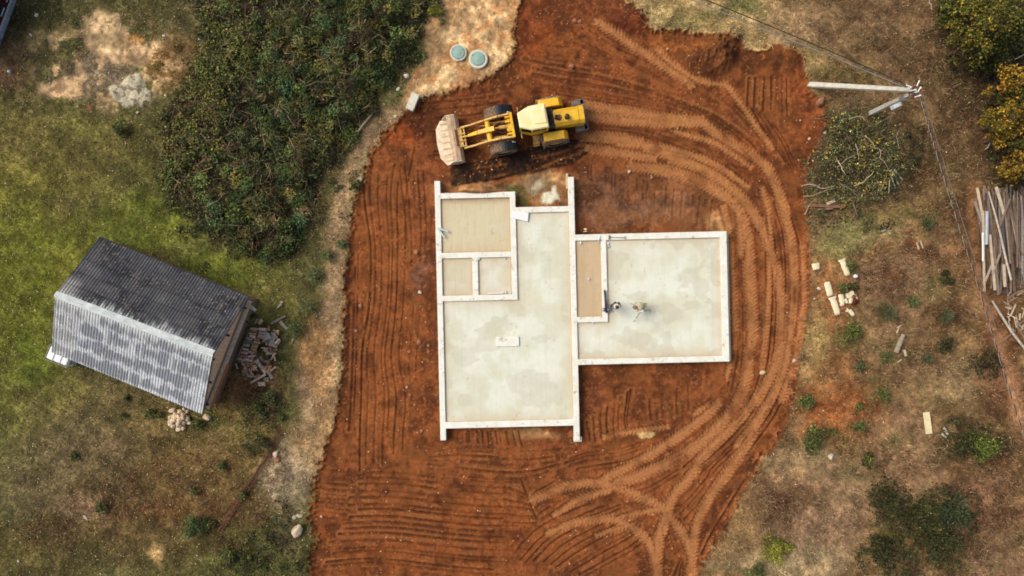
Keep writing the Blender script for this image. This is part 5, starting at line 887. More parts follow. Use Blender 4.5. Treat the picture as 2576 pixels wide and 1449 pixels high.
GY = [(104, 102, 34), (124, 112, 34), (82, 88, 34), (140, 112, 32), (60, 66, 28), (48, 54, 26)]; GN = [(74, 82, 34), (92, 94, 36), (58, 66, 30), (112, 104, 36)]; YL = [(164, 124, 34), (130, 106, 32), (92, 84, 32), (66, 60, 28), (176, 130, 38)]; OL = [(84, 82, 34), (64, 66, 30), (104, 92, 36)]
tree('large yellow green tree at the upper forest corner', 2478, 62, 1.75, 5.0, GY, 6500); tree('green tree cut by the frame in the upper forest corner', 2560, 20, 1.9, 5.6, GN, 6000); tree('dark green low tree beneath the large yellow green tree', 2408, 20, .95, 3.0, GN, 2500); tree('small olive tree below the large yellow green crown', 2424, 118, .9, 2.6, OL, 2200)
tree('yellow leaved tree at the frame edge below the upper corner trees', 2560, 200, 1.1, 4.2, YL, 3200); tree('golden tree at the frame edge above the lumber', 2545, 300, 1.15, 4.4, YL + GY[:2], 3800); tree('olive tree between the two golden trees', 2572, 250, 1.0, 4.0, OL, 2600); tree('bright yellow tree over the top end of the lumber pile', 2572, 415, .95, 3.4, YL, 2600); tree('thin golden sapling tree beside the lumber pile top', 2520, 345, .6, 2.6, YL, 900)
tree('dark olive tree in shade of the upper corner crown', 2510, 150, .95, 2.4, [(44, 48, 26), (56, 58, 28), (70, 64, 30)], 1800); tree('dark understorey tree behind the golden tree', 2585, 350, 1.1, 3.0, OL, 1800)
def trunk_line(label, a, b, r0, r1, za, zb, cat, m, name):
    p, q = P(*a, za), P(*b, zb); n = 7; pts = [p.lerp(q, i / (n - 1)) + Vector((R.normal(0, .025), R.normal(0, .025), 0)) for i in range(n)]; mb = MB(); mb.tube(pts, [r0 + (r1 - r0) * i / (n - 1) for i in range(n)], 8); return tag(mb.build(name, m), label, cat)
M_birch = mat('birch_bark', (206, 198, 178), .75, .25, 6, rgb2=(160, 146, 124), stretch=(1, 1, 1)); M_wood = mat('weathered_wood', (150, 124, 98), .85, .3, 4, rnd=.32); M_grey = mat('grey_bare_wood', (166, 154, 136), .85, .3, 5, rnd=.2)
trunk_line('thin bare pale stem leaning out of the forest edge below the upper trees', (2516, 170), (2576, 136), .05, .03, 1.2, 2.0, 'branch', M_grey, 'bare_stem'); trunk_line('grey bare stem lying under the golden tree', (2479, 377), (2512, 333), .05, .03, .25, .6, 'branch', M_grey, 'bare_stem'); trunk_line('short thin stem at the upper frame edge beside the dark tree', (2335, -4), (2345, 25), .03, .02, .3, .5, 'branch', M_grey, 'bare_stem')

# ---- brush pile
BP = [(2085, 285), (2120, 262), (2200, 268), (2250, 300), (2290, 340), (2300, 400), (2270, 430), (2240, 500), (2200, 530), (2100, 535), (2050, 540), (2036, 500), (2030, 430), (2045, 395), (2075, 360)]
sd_bp = sdf_fast(BP) + 7 + 60 * (N2 - .5) + 30 * (N3 - .5); hB_map = (.15 + 1.7 * np.clip(fbm(X / 24, Y / 24, 120, 4) - .3, 0, 1)) * smooth(6, -30, sd_bp) + .08
dx, dy = pts_in(520000, smooth(14, -16, sd_bp) * (.5 + .5 * smooth(.38, .56, fbm(X / 14, Y / 14, 124, 3)))); n = len(dx); z = look(hB_map, dx, dy) * (1 - .6 * R.random(n) ** 1.5)
c = cluster_cols(dx, dy, [[(70, 70, 38), (60, 62, 34)], [(76, 82, 40), (70, 72, 36), (110, 104, 54)], [(120, 116, 62), (88, 88, 44), (62, 66, 34)], [(60, 74, 36), (76, 88, 40), (48, 56, 30)], [(84, 96, 62), (100, 110, 76), (64, 78, 46)], [(134, 120, 44), (104, 96, 40)]], 22, 121, .45) * (.7 + 1.3 * fbm(dx / 10, dy / 10, 122, 3))[:, None]; hi = R.random(n) < .06; c[hi] *= 2.4
lv = leaf_cards(toW(dx, dy, z), R.uniform(.04, .10, n), c, .45); dx, dy = pts_in(60000, smooth(16, -6, sd_bp)); n = len(dx); z = look(hB_map, dx, dy) * R.uniform(.7, 1.06, n); p0 = toW(dx, dy, z); a = R.uniform(0, 6.28, n); L = R.uniform(.2, 1.2, n) ** 1.5
V_, F_, c_ = join([lv, strips(p0, p0 + np.stack([np.cos(a) * L, np.sin(a) * L, R.normal(0, .1, n)], -1), R.uniform(.012, .028, n), pal([(96, 82, 56), (78, 66, 44), (150, 132, 106), (60, 52, 36)], n))]); stuff('brush_pile', V_, F_, c_, M_leaf, 'heap of cut brush and wilted leaves between the soil and the concrete pole', 'brush pile')
M_br = mat('peeled_branch', (188, 166, 134), .8, .25, 4, rnd=.2)
BR = [([(2174, 462 - 120), (2200, 495 - 120 - 10), (2214, 390), (2236, 546 - 115 + 0)], .035, 'longest pale bare branch crossing the middle of the brush pile'), ([(2152, 362), (2156, 380), (2160, 402)], .03, 'short pale upright branch beside the longest one on the brush pile'), ([(2107, 404), (2115, 420), (2124, 436)], .035, 'pale stub branch near the soil side of the brush pile'), ([(2105, 422), (2130, 400), (2151, 391)], .025, 'thin brown branch crossing the pale stub on the brush pile'),
      ([(2148, 468), (2175, 455), (2198, 430)], .04, 'forked pale branch in the middle of the brush pile'), ([(2015, 468), (2040, 464), (2070, 474), (2098, 468)], .035, 'curved branch reaching out of the brush pile over the soil'), ([(2020, 494), (2045, 492), (2080, 478), (2098, 474)], .025, 'second thin branch reaching out over the soil'), ([(2025, 540), (2036, 515), (2055, 496)], .025, 'bent branch at the soil side foot of the brush pile'),
      ([(2345 - 130, 600 - 120), (2222, 462), (2229, 440)], .025, 'dark straight branch leaning in the brush pile'), ([(2258, 330), (2256, 352), (2262, 374)], .022, 'thin upright twig at the pole end of the brush pile'), ([(2140, 298), (2160, 294), (2178, 302)], .04, 'grey forked stump branch at the top of the brush pile'), ([(2205, 312), (2228, 300), (2245, 292)], .025, 'thin curved branch near the pole on the brush pile')]
for pts, r, lab in BR:
    path = []
    sp_ = spline(pts, 6)
    for q in sp_: zz = float(look(hB_map, q[0], q[1])) + .06; path.append(P(q[0], q[1], zz))
    zs = [p.z for p in path]; zs = np.convolve(np.pad(zs, 2, 'edge'), np.ones(5) / 5, 'valid'); path = [Vector((p.x, p.y, zz + .04)) for p, zz in zip(path, zs)]
    mb = MB(); mb.tube(path, [r * (1 - .6 * i / len(path)) for i in range(len(path))], 6); mb.tube([path[len(path) // 2], path[len(path) // 2] + Vector((.15, .22, .08))], [r * .6, r * .2], 5); tag(mb.build('branch', M_br), lab, 'branch')
# ------------------------------------------------------------------ stones
def rock_mesh(seed, sq=(1, 1, .6), rough=.22, sub=3, facet=False):
    bm = bmesh.new(); bmesh.ops.create_icosphere(bm, subdivisions=sub, radius=1.0); o = Vector((seed * 3.7, seed * 1.3, 0))
    for v in bm.verts:
        d = v.co.normalized(); k = 1 + rough * 1.6 * (mnoise.noise(d * .9 + o)) + rough * .6 * mnoise.noise(d * 2.6 + o); w = d * k
        for q in range(5):
            nn = Vector((math.sin(seed * 1.7 + q * 2.1), math.cos(seed * 2.3 + q * 1.3), .6 * math.sin(seed + q))).normalized(); e = w.dot(nn) - .74
            if e > 0: w -= nn * e * .85
        v.co = Vector((w.x * sq[0], w.y * sq[1], w.z * sq[2]))
    me = bpy.data.meshes.new('stone'); bm.to_mesh(me); bm.free(); me.polygons.foreach_set('use_smooth', [True] * len(me.polygons)); return me
M_st = mat('pale_fieldstone', (226, 206, 172), .9, .16, 2.2, rnd=.12, bump=.02, rgb2=(196, 170, 136)); M_st2 = mat('earthy_stone', (176, 124, 88), .9, .25, 2.5, rnd=.12, bump=.02, rgb2=(140, 88, 58)); M_stg = mat('grey_fieldstone', (206, 196, 172), .9, .2, 2.5, rnd=.1, bump=.02)
def stone(dx, dy, l, w, rz, label, m=None, h=.55, seed=None, group=None, z=None, name='stone', cat='stone'):
    seed = seed if seed is not None else int(dx * 7 + dy * 3) % 97; me = rock_mesh(seed, (l / 2, w / 2, min(l, w) / 2 * h * 1.3)); me.materials.append(m or M_st); o = link(bpy.data.objects.new(name, me)); zb = gz(dx, dy) if z is None else z
    p = P(dx, dy, zb + .02); o.location = (p.x, p.y, zb + min(l, w) / 2 * h * .75); o.rotation_euler = (R.normal(0, .12), R.normal(0, .12), rz); return tag(o, label, cat, group)
stone(750, 1333, 1.0, .74, 1.15, 'largest pale boulder at the lower soil edge', name='boulder', cat='boulder', h=.8, seed=3)
stone(754, 1297, .46, .30, .1, 'tan flat stone above the largest pale boulder'); stone(741, 1300, .34, .30, .5, 'greyish stone next to the tan flat stone', M_stg)
stone(694, 1141, .46, .40, .9, 'pale round stone, upper of the pair by the rusty rods'); stone(698, 1157, .42, .36, .2, 'browner round stone, lower of the pair by the rusty rods', M_st2)
stone(808, 1299, .18, .16, 0, 'small white stone on the soil lip level with the tan flat stone'); stone(797, 1307, .16, .14, 0, 'small tan stone on the soil lip beside the white one', M_st2); stone(786, 1020, .26, .18, .8, 'white oval stone on the tan dirt margin'); stone(809, 1018, .14, .12, .2, 'tiny white stone on the tan dirt margin near the soil')
stone(1024, 192, .44, .34, -.3, 'pale block like stone between the thicket and the septic clearing', M_stg, .8); stone(1002, 224, .34, .24, .6, 'triangular pale stone below the block like stone', M_stg); stone(995, 293, .28, .22, .3, 'whitish stone at the soil edge below the white slab offcut', M_stg); stone(905, 453, .40, .34, .8, 'tan stone at the thicket side rim of the dug soil')
stone(907, 769, .36, .28, 1.4, 'loose reddish stone on the western tracks level with the small rooms', M_st2); stone(1047, 634, .36, .34, .4, 'round earthy stone half buried beside the upper left room', M_st2); stone(1056, 735, .26, .24, .4, 'speckled pale stone in soil beside the small rooms', M_stg); stone(896, 832, .22, .20, .4, 'small brown stone on the western tracks below the reddish one', M_st2)
stone(1054, 861, .34, .30, .4, 'larger brown stone in soil beside the long left wall', M_st2); stone(1078, 869, .24, .24, .4, 'brown stone close to the long left wall', M_st2); stone(1030, 884, .24, .22, .2, 'brown stone below the larger one by the long left wall', M_st2); stone(1078, 884, .26, .22, .9, 'lowest brown stone of the group by the long left wall', M_st2); stone(1071, 810, .18, .16, .1, 'small pinkish stone near the long left wall', M_st2)
stone(1023, 974, .18, .16, 0, 'tiny white stone in the soil left of the lower main room'); stone(1032, 993, .24, .2, 0, 'brown stone right below the tiny white stone', M_st2); stone(1060, 1084, .28, .2, 1.2, 'brown stone near the lower left wall end', M_st2)
stone(1438, 168, .44, .36, .5, 'pale stone with its dark hole in the upper soil', M_st2, .8); stone(1446, 52, .34, .30, .4, 'earth covered stone in the upper soil, the left of two', M_st2); stone(1459, 54, .32, .28, .4, 'earth covered stone in the upper soil, the right of two', M_st2); stone(1758, 184, .24, .2, .4, 'small tan stone on the upper soil near the mounds', M_st2); stone(1679, 123, .2, .14, .3, 'flat pale chip on the upper soil')
stone(2062, 257, .70, .50, 1.1, 'reddish boulder between the pole strut foot and the brush pile', M_st2, .9, name='boulder', cat='boulder'); stone(2075, 334, .24, .20, .2, 'white stone on the soil beside the brush pile'); stone(2036, 349, .22, .20, .6, 'tan oval stone on the soil below the white one'); stone(2094, 297, .16, .14, .6, 'small white stone near the reddish boulder')
stone(1918, 937, .44, .28, .4, 'flat tan stone lying in the eastern tracks'); stone(2089, 1148, .44, .36, .8, 'pale angular stone in the grass below the spreading weed', M_stg); stone(2042, 1072, .2, .18, .1, 'round white stone beside the large spreading weed'); stone(1998, 907, .3, .24, .3, 'white stone on the grass rim near the eastern tracks', M_stg); stone(1583, 432, .24, .2, .4, 'pale stone in the stubble north of the wing'); stone(1640, 447, .22, .2, .4, 'brown stone in the stubble north of the wing', M_st2)
stone(93, 38, .32, .24, 1.0, 'pale oval stone near the brown house', M_stg); stone(77, 87, .28, .14, -.7, 'thin grey stone below the oval one near the brown house', M_stg); stone(412, 90, .24, .2, .3, 'white stone beside the sand patch', M_stg); stone(502, 98, .22, .14, -.3, 'white stone between the sand patch and the thicket', M_stg); stone(347, 283, .2, .18, .3, 'small pale stone below the bleached bare patch'); stone(417, 240, .22, .2, .3, 'tan stone beside the bleached bare patch'); stone(216, 1302, .46, .2, -.8, 'chalky white stone in the brown lower field', M_stg); stone(47, 1411, .2, .2, .3, 'small white stone near the lower left corner', M_stg)
# pile of field stones at the shed corner
n = 0; heap = []
for ring, (cx, cy, rx, ry, cnt) in enumerate([(455, 1054, 26, 26, 26), (457, 1052, 17, 18, 14), (458, 1052, 8, 9, 6)]):
    for k in range(cnt):
        for tr_ in range(40):
            a = R.uniform(0, 6.28); q = math.sqrt(R.random()); x, y = cx + math.cos(a) * rx * q, cy + math.sin(a) * ry * q
            if all((x - u) ** 2 + (y - v_) ** 2 > (9.5 if rg == ring else 3.0) ** 2 for u, v_, rg in heap): break
        heap.append((x, y, ring)); s = R.uniform(.24, .40); stone(x, y, s * 1.15, s * .9, R.uniform(0, 3), 'pale rounded fieldstone in the pile under the shed corner', M_st, .9, seed=n, group='fieldstones piled at the shed corner', z=ring * .17, name='fieldstone', cat='stone'); n += 1
stone(436, 1032, .5, .34, .1, 'long pale stone at the upper left of the stone pile', M_st, .8); stone(523, 1049, .62, .38, -.5, 'long pale stone beyond the tip of the shed roof', M_st, .8); stone(517, 1014, .44, .3, .2, 'tan brick like stone beside the shed gable foot', M_st2, .8); stone(511, 1024, .4, .34, .4, 'white stone between the brick like stone and the roof tip', M_stg, .8)

# ------------------------------------------------------------------ firewood heap, logs, boards
M_fw = mat('grey_split_firewood', (224, 188, 150), .9, .35, 6, rnd=.5, rgb2=(156, 120, 92)); M_fwl = mat('pale_fresh_plank', (200, 180, 148), .8, .2, 4, rnd=.1); M_fwb = mat('brown_board', (134, 100, 74), .85, .3, 4, rnd=.2)
ZX = lambda zx, zy: ((740 + zx / 2.8975) / 1.49068, (1100 + zy / 2.8975) / 1.49068)
def split_log(l, r, seed):
    """quarter-split log: wedge section with a rounded bark side"""
    rr = random.Random(seed); k = rr.choice([0, 1, 2]); pr = [(0, 0)] + [(r * math.cos(t), r * math.sin(t)) for t in np.linspace(0, (math.pi / 2, math.pi, math.pi * .7)[k], 6)]; mb = MB(); mb.extrude(pr, -l / 2, l / 2); mb.v = [(y, x - r * .35, z - r * .2) for x, y, z in mb.v]; return mb.mesh('firewood_log', M_fw)
LOGS = [split_log(l, r, i) for i, (l, r) in enumerate([(.40, .10), (.44, .09), (.36, .105), (.42, .085), (.32, .09), (.38, .095)])]
fg = 'split firewood in the heap by the shed'
def fw(zx, zy, rz, z, tilt=0.0):
    o = link(bpy.data.objects.new('firewood_log', LOGS[R.integers(0, 6)])); dx, dy = ZX(zx, zy); p = P(dx, dy, z); o.location = p; o.rotation_euler = (R.uniform(0, 1.2), tilt, rz); tag(o, 'grey split log of firewood in the heap beside the shed gable', 'firewood', fg)
for row in range(10):                                                   # two leaning rows of stacked logs
    y = 392 + row * 36; sh_ = -(row * 13)
    for cx in (604, 686):
        for z in (.26, .60): fw(cx + sh_ + R.normal(0, 8) + (20 if row < 3 else 0), y + R.normal(0, 5) + (16 if z < .5 else 0), -.12 + R.normal(0, .10), z + R.normal(0, .03))
for i in range(96):                                                      # the tumbled part
    fw(*[(R.uniform(500, 860), R.uniform(610, 850)), (R.uniform(730, 880), R.uniform(380, 660)), (R.uniform(440, 640), R.uniform(660, 830)), (R.uniform(500, 800), R.uniform(660, 900))][i % 4], R.uniform(0, 3.14), .08 + .55 * R.random(), R.normal(0, .3))
def plank(a, b, w, th, za, zb, m, label, cat='plank', name='plank', group=None):
    p, q = P(*a, za), P(*b, zb); mb = MB(); mb.beam(p, q, w, th); return tag(mb.build(name, m, None, .006), label, cat, group)
for a, b, w, m, lab in [((640, 725), (810, 905), .16, M_grey, 'longest grey plank lying aslant across the lower firewood'), ((580, 972), (740, 880), .14, M_fwl, 'pale plank at the foot of the firewood heap'), ((668, 770), (740, 868), .16, M_fwl, 'tan plank beside the longest grey plank'), ((660, 985), (738, 985), .26, M_fwl, 'whitish block lying free below the firewood'), ((722, 932), (778, 935), .28, M_grey, 'pale grey block at the foot of the firewood'), ((488, 885), (566, 840), .26, M_fwb, 'brown board at the lower shed side of the firewood, upper one'), ((505, 925), (590, 882), .22, M_fwb, 'brown board at the lower shed side of the firewood, lower one'),
                     ((800, 330), (955, 245), .12, M_grey, 'grey plank above the firewood pointing at the young pine'), ((895, 305), (990, 400), .20, M_grey, 'wide grey plank end beside the young pine'), ((625, 330), (660, 275), .14, M_fwl, 'tan plank end above the firewood'), ((668, 335), (705, 285), .22, mat('yellow_wood_block', (224, 192, 128), .8, .15, 4), 'yellowish rounded block above the firewood'), ((795, 900), (815, 925), .2, M_fwl, 'small white board end by the longest grey plank'),
                     ((760, 500), (785, 570), .22, M_fwb, 'brown board standing on the right of the firewood'), ((800, 570), (830, 425), .30, M_grey, 'wide grey board on the right of the firewood'), ((830, 580), (862, 470), .16, M_fwl, 'pale board next to the wide grey board'), ((790, 570), (805, 645), .14, M_fwb, 'narrow brown board under the wide grey board'), ((850, 590), (905, 520), .06, M_fwl, 'thin lath at the outer right of the firewood'), ((870, 155), (915, 115), .12, M_grey, 'grey offcut in the grass above the firewood'), ((895, 92), (930, 98), .12, M_fwl, 'short pale offcut above the grey one'), ((1024, 540), (1044, 490), .05, M_fwl, 'thin white stick in the grass beyond the young pine'), ((570, 385), (655, 392), .06, M_fwl, 'thin light lath across the head of the firewood rows'), ((418, 760), (440, 822), .1, M_fwl, 'short pale stick at the shed side of the firewood')]:
    plank(ZX(*a), ZX(*b), w, .07, .62 if 380 < a[1] < 900 and 480 < a[0] < 860 else .1, .5 if 380 < b[1] < 900 and 480 < b[0] < 860 else .1, m, lab)
plank(ZX(425, 730), ZX(580, 372), .05, .05, .95, .95, M_steel, 'thin grey pipe along the shed side of the firewood rows', 'pipe', 'pipe')
mb = MB(); a_ = P(*ZX(712, 515), .75); mb.add([a_, a_ + Vector((.55, .12, .02)), a_ + Vector((.42, .50, .08)), a_ + Vector((.05, .62, .05)), a_ - Vector((0, 0, .05)), a_ + Vector((.55, .12, -.03)), a_ + Vector((.42, .50, .03)), a_ + Vector((.05, .62, 0))], [(0, 1, 2, 3), (7, 6, 5, 4), (0, 4, 5, 1), (1, 5, 6, 2), (2, 6, 7, 3), (3, 7, 4, 0)]); tag(mb.build('sheet_metal', M_steel), 'crumpled bluish metal sheet on the firewood heap', 'metal sheet')
# rods
M_rod = mat('rusty_rod', (104, 58, 40), .85, .3, 3, rnd=.25)
for i in range(9):
    o_ = R.normal(0, 4); a = (702 + o_ + R.normal(0, 3), 1086 + R.normal(0, 8)); m_ = (630 + o_ * 1.4, 1210 + R.normal(0, 2)); b = (556 + o_ * .7 + R.normal(0, 3), 1332 + R.normal(0, 12)); mb = MB()
    mb.tube([P(*a, .12 + .02 * (i % 3)), P((a[0] + m_[0]) / 2 + 2, (a[1] + m_[1]) / 2 + 1, .16), P(*m_, .13 + .02 * (i % 4)), P((b[0] + m_[0]) / 2 - 2, (b[1] + m_[1]) / 2, .13), P(*b, .08)], .017, 6); tag(mb.build('rebar_rod', M_rod), 'rusty thin rod in the long bundle lying across the lower field', 'rod', 'rusty rods lying in a bundle')
# pole, slab offcut, manholes
mb = MB(); mb.tube([P(939, 283, .22), P(915, 312, .2), P(885, 352, .2), P(861, 384, .18)], [.05, .07, .07, .06], 8); tag(mb.build('wooden_pole', M_wood), 'long grey brown pole lying along the lower edge of the thicket', 'pole')
mb = MB(); pa, pb = P(1047, 236, .3), P(1030, 277, .3); mb.beam(pa, pb, .52, .34); d_ = (pb - pa).normalized(); tag(mb.build('concrete_block', mat('white_slab_concrete', (222, 218, 196), .85, .15, 3, rgb2=(196, 190, 166)), None, .02), 'white concrete block tilted on the soil edge above the loader bucket', 'block')
M_lid = mat('teal_plastic_lid', (140, 172, 156), .55, .10, 3); M_ring = mat('pale_well_concrete', (206, 204, 184), .9, .16, 5)
for dx, dy, ro, ri, lab in ((1153, 132, .54, .42, 'pale concrete well ring with teal lid nearer the thicket'), (1203, 148, .62, .43, 'wider concrete well ring with teal lid nearer the dug soil')):
    z = gz(dx, dy); p = P(dx, dy, .2); t = thing('well_ring', lab, 'well', (p.x, p.y, z)); mb = MB(); mb.lathe([(ro, -.3), (ro, .16), (ro - .03, .19), (ri + .02, .19), (ri, .16), (ri, -.3)], (0, 0, 0), 40); mb.build('ring', M_ring, t)
    mb = MB(); mb.lathe([(ri - .012, .05), (ri - .012, .225), (ri - .05, .235), (ri * .55, .225), (ri * .5, .235), (.001, .235)], (0, 0, 0), 40); mb.build('lid', M_lid, t)
    mb = MB()
    for a in (.5, 2.6, 4.7): mb.box((math.cos(a) * (ri - .02), math.sin(a) * (ri - .02), .237), (.06, .05, .02), Matrix.Rotation(a, 3, 'Z'))
    mb.build('lid_catch', M_blk, t)
# lumber pile: weathered boards and poles, every one its own object
M_lum = mat('weathered_lumber', (126, 98, 74), .85, .35, 4, rnd=.6); M_lum2 = mat('grey_lumber', (124, 114, 102), .85, .3, 5, rnd=.55)
lg = 'weathered boards in the lumber pile'
for i in range(120):
    layer = i // 40; cx = R.uniform(2462, 2580) if layer == 0 else R.uniform(2474, 2580); top_ = R.uniform(462, 520); bot = R.uniform(640, 742); 
    if R.random() < .35: top_ = R.uniform(480, 600)
    elif R.random() < .3: bot = R.uniform(580, 660)
    tl = R.normal(.06, .085) * (bot - top_); z = .10 + .26 * layer + R.uniform(0, .16); m = M_lum if R.random() < .7 else M_lum2
    plank((cx - tl / 2, top_), (cx + tl / 2, bot), R.uniform(.05, .14), R.uniform(.04, .08), z, z + R.normal(0, .08), m, 'weathered board lying lengthwise in the lumber pile by the forest', 'board', 'board', lg)
for a, b, w, m, lab in [((2452, 507), (2478, 580), .14, M_grey, 'grey board splayed out from the path side of the lumber pile'), ((2458, 472), (2472, 545), .16, M_fwl, 'pale tan board ending highest on the path side of the lumber pile'), ((2473, 530), (2476, 733), .13, M_fwl, 'long straw coloured board along the path side of the lumber pile'), ((2490, 590), (2503, 730), .15, M_fwl, 'straw coloured board second from the path side of the lumber pile'), ((2506, 470), (2526, 540), .18, M_fwl, 'pale plank lying aslant over the top of the lumber pile'), ((2478, 708), (2500, 655), .13, M_grey, 'grey board crossing the lower lumber pile from path to forest'), ((2496, 690), (2515, 640), .12, M_grey, 'second grey board crossing the lower lumber pile'), ((2525, 665), (2528, 722), .17, M_fwl, 'short yellowish board at the lower end of the lumber pile'), ((2500, 620), (2512, 742), .13, M_wood, 'brown board reaching lowest in the lumber pile'), ((2540, 500), (2515, 570), .13, M_wood, 'brown board crossing the forest side of the lumber pile')]:
    plank(a, b, w, .07, .95, .9, m, lab, 'board', 'board')
mb = MB(); mb.tube([P(2472.5, 585, .98), P(2473, 657, .98)], .06, 12); tag(mb.build('plastic_pipe', M_pvc), 'white plastic pipe on the lumber pile', 'pipe'); mb = MB(); mb.tube([P(2483, 532, 1.0), P(2482, 615, 1.0)], .10, 14); tag(mb.build('plastic_pipe', mat('blue_grey_plastic', (168, 176, 180), .5, .1)), 'thick blue grey pipe on the lumber pile', 'pipe')
mb = MB(); mb.tube([P(*q, z) for *q, z in ((2487, 482, 1.1), (2505, 545, 1.12), (2519, 600, 1.1), (2530, 650, 1.1), (2544, 705, 1.05))], [.045, .06, .06, .07, .07], 8); tag(mb.build('birch_pole', M_birch), 'slim white birch pole lying over the lumber pile', 'pole')
mb = MB(); mb.tube([P(*q, z) for *q, z in ((2496, 757, .4), (2520, 795, .4), (2545, 835, .45), (2590, 892, .5))], [.07, .08, .08, .09], 8); tag(mb.build('birch_pole', M_birch), 'white birch pole lying beside the path below the lumber pile', 'pole')
for i in range(30):
    a = R.uniform(0, 3.14); cx, cy = R.uniform(2528, 2585), R.uniform(735, 850); L = R.uniform(5, 20); plank((cx - math.cos(a) * L, cy - math.sin(a) * L), (cx + math.cos(a) * L, cy + math.sin(a) * L), R.uniform(.04, .14), .04, .15 + .3 * R.random(), .15 + .3 * R.random(), M_fwl if i % 2 else M_wood, 'splintered wood scrap beside the lower birch pole', 'wood scrap', 'wood_scrap', 'wood scraps below the lumber pile')
# log, boards and rotten wood on the dry field
mb = MB(); mb.tube([P(2273, 842, .18), P(2264, 862, .2), P(2254, 887, .18)], [.13, .17, .16], 12); tag(mb.build('fallen_log', mat('grey_log_bark', (150, 140, 116), .9, .3, 6)), 'short grey log lying in the dry field', 'log')
for a, b, w, lab in [((2275, 880), (2279, 896), .16, 'split yellow chunk beside the grey log'), ((2256, 824), (2268, 818), .06, 'yellow splinter above the grey log, nearly level'), ((2256, 838), (2262, 822), .08, 'pale splinter above the grey log, upright one'), ((2258, 912), (2268, 904), .06, 'thin pale splinter below the grey log'), ((2306, 610), (2312, 628), .10, 'orange broken branch piece in the dry field'), ((2315, 605), (2322, 625), .08, 'splintered pale branch piece next to the orange one')]: plank(a, b, w, .05, .1, .1, M_fwl, lab, 'wood chunk', 'wood_chunk')
plank((2330, 1037), (2337, 1091), .40, .10, .22, .22, mat('pale_yellow_board', (228, 214, 164), .8, .12, 2), 'wide pale yellow board lying on the lower dry field', 'board', 'board')
for a, b in (((2375, 1076), (2383, 1092)), ((2370, 1090), (2384, 1106))): pass
plank((2374, 1075), (2384, 1093), .15, .08, .1, .1, M_birch, 'white rotten birch piece, upper one, by the pale yellow board', 'wood chunk', 'wood_chunk'); plank((2369, 1091), (2385, 1107), .12, .08, .1, .1, M_birch, 'white rotten birch piece, lower one, by the pale yellow board', 'wood chunk', 'wood_chunk'); plank((2386, 787), (2393, 800), .12, .08, .1, .1, M_birch, 'white bit of rotten wood beside the dark young pine', 'wood chunk', 'wood_chunk')
plank((2037, 516), (2125, 520), .20, .06, .35, .3, M_fwb, 'long brown board at the foot of the brush pile', 'board', 'board'); plank((2055, 527), (2095, 524), .14, .06, .2, .3, M_fwb, 'shorter brown board under the long one at the brush pile foot', 'board', 'board'); plank((2080, 513), (2100, 504), .18, .06, .4, .42, M_fwl, 'small pale offcut lying on the brown boards', 'board', 'board')
for i, (a, b, r) in enumerate([((2245, 432), (2262, 468), .06), ((2250, 428), (2270, 452), .06), ((2241, 440), (2254, 476), .05), ((2238, 452), (2236, 486), .04)]):
    mb = MB(); mb.tube([P(*a, .5), P(*b, .2)], [r, r * .8], 8); tag(mb.build('cut_pole', M_grey), ['thickest grey cut pole at the forest side of the brush pile', 'shorter grey cut pole nearest the cable path', 'grey cut pole inside the bundle by the brush pile', 'thin pale cut stick beside the grey cut poles'][i], 'pole')
mb = MB(); mb.tube([P(2262, 470, .15), P(2280, 492, .12), P(2292, 508, .12), P(2306, 522, .1)], [.05, .07, .06, .03], 6); tag(mb.build('branch', M_bark), 'dark brown branch lying off the brush pile toward the path', 'branch')
plank((2216, 583), (2238, 574), .08, .06, .08, .1, M_grey, 'grey crooked stick in the grass above the young pine field', 'stick', 'stick')
# sacks
M_sack = mat('white_woven_sack', (232, 222, 182), .75, .08, 3, rgb2=(214, 202, 160), bump=.01)
def sack(a, b, w, label, collar=False, h=.24, bend=0.0, taper=1.0):
    """filled sack lying from a to b: pillow section, soft corners; collar = gathered open mouth at a"""
    p, q = P(*a, .12), P(*b, .12); d = q - p; L = d.length; n = 14; m = 16; Vv, Fv = [], []
    for i in range(n + 1):
        t = i / n; e = min(t, 1 - t) * 2; f = (1 - (1 - min(1, e * 2.6)) ** 2) ** .5 if not collar or t > .5 else 1.0; ww = w / 2 * (.72 + .28 * f) * (1 + (taper - 1) * t); hh = h / 2 * (.25 + .75 * f)
        if collar: 
            if t < .12: ww *= 1.35; hh *= .55
            elif t < .24: ww *= 1.0; hh *= .55
        for k in range(m):
            a_ = 2 * math.pi * k / m; cx, cy = math.cos(a_), math.sin(a_); sx = math.copysign(abs(cx) ** .55, cx); sy = math.copysign(abs(cy) ** .8, cy)
            Vv.append((t * L, sx * ww + bend * math.sin(t * 3.14) + .012 * math.sin(t * 17 + k), max(-.1, sy * hh) + .01 * math.sin(9 * t + k * 2)))
    for i in range(n):
        for k in range(m): Fv.append((i * m + k, i * m + (k + 1) % m, (i + 1) * m + (k + 1) % m, (i + 1) * m + k))
    mb = MB(); mb.add(Vv, Fv, True); mb.add(Vv[:m], [tuple(range(m))]); mb.add(Vv[-m:], [tuple(range(m))]); o = mb.build('sack', M_sack); o.location = p; o.rotation_euler = (0, 0, math.atan2(d.y, d.x)); o.modifiers.new('soft', 'SUBSURF').render_levels = 1; return tag(o, label, 'sack')
sack((2051, 662), (2054, 679), .54, 'single squat white sack at the edge of the eastern tracks', False, .28, 0, .8); sack((2117, 652), (2133, 693), .38, 'white sack with gathered mouth lying alone in the green grass', True); sack((2080, 709), (2089, 745), .42, 'plump closed white sack nearest the tracks, upper of two'); sack((2093, 747), (2108, 792), .40, 'long white sack with gathered mouth just below the plump one', True); sack((2115, 740), (2119, 770), .36, 'short white sack with torn end beside the broken ones', False, .24, 0, .8)
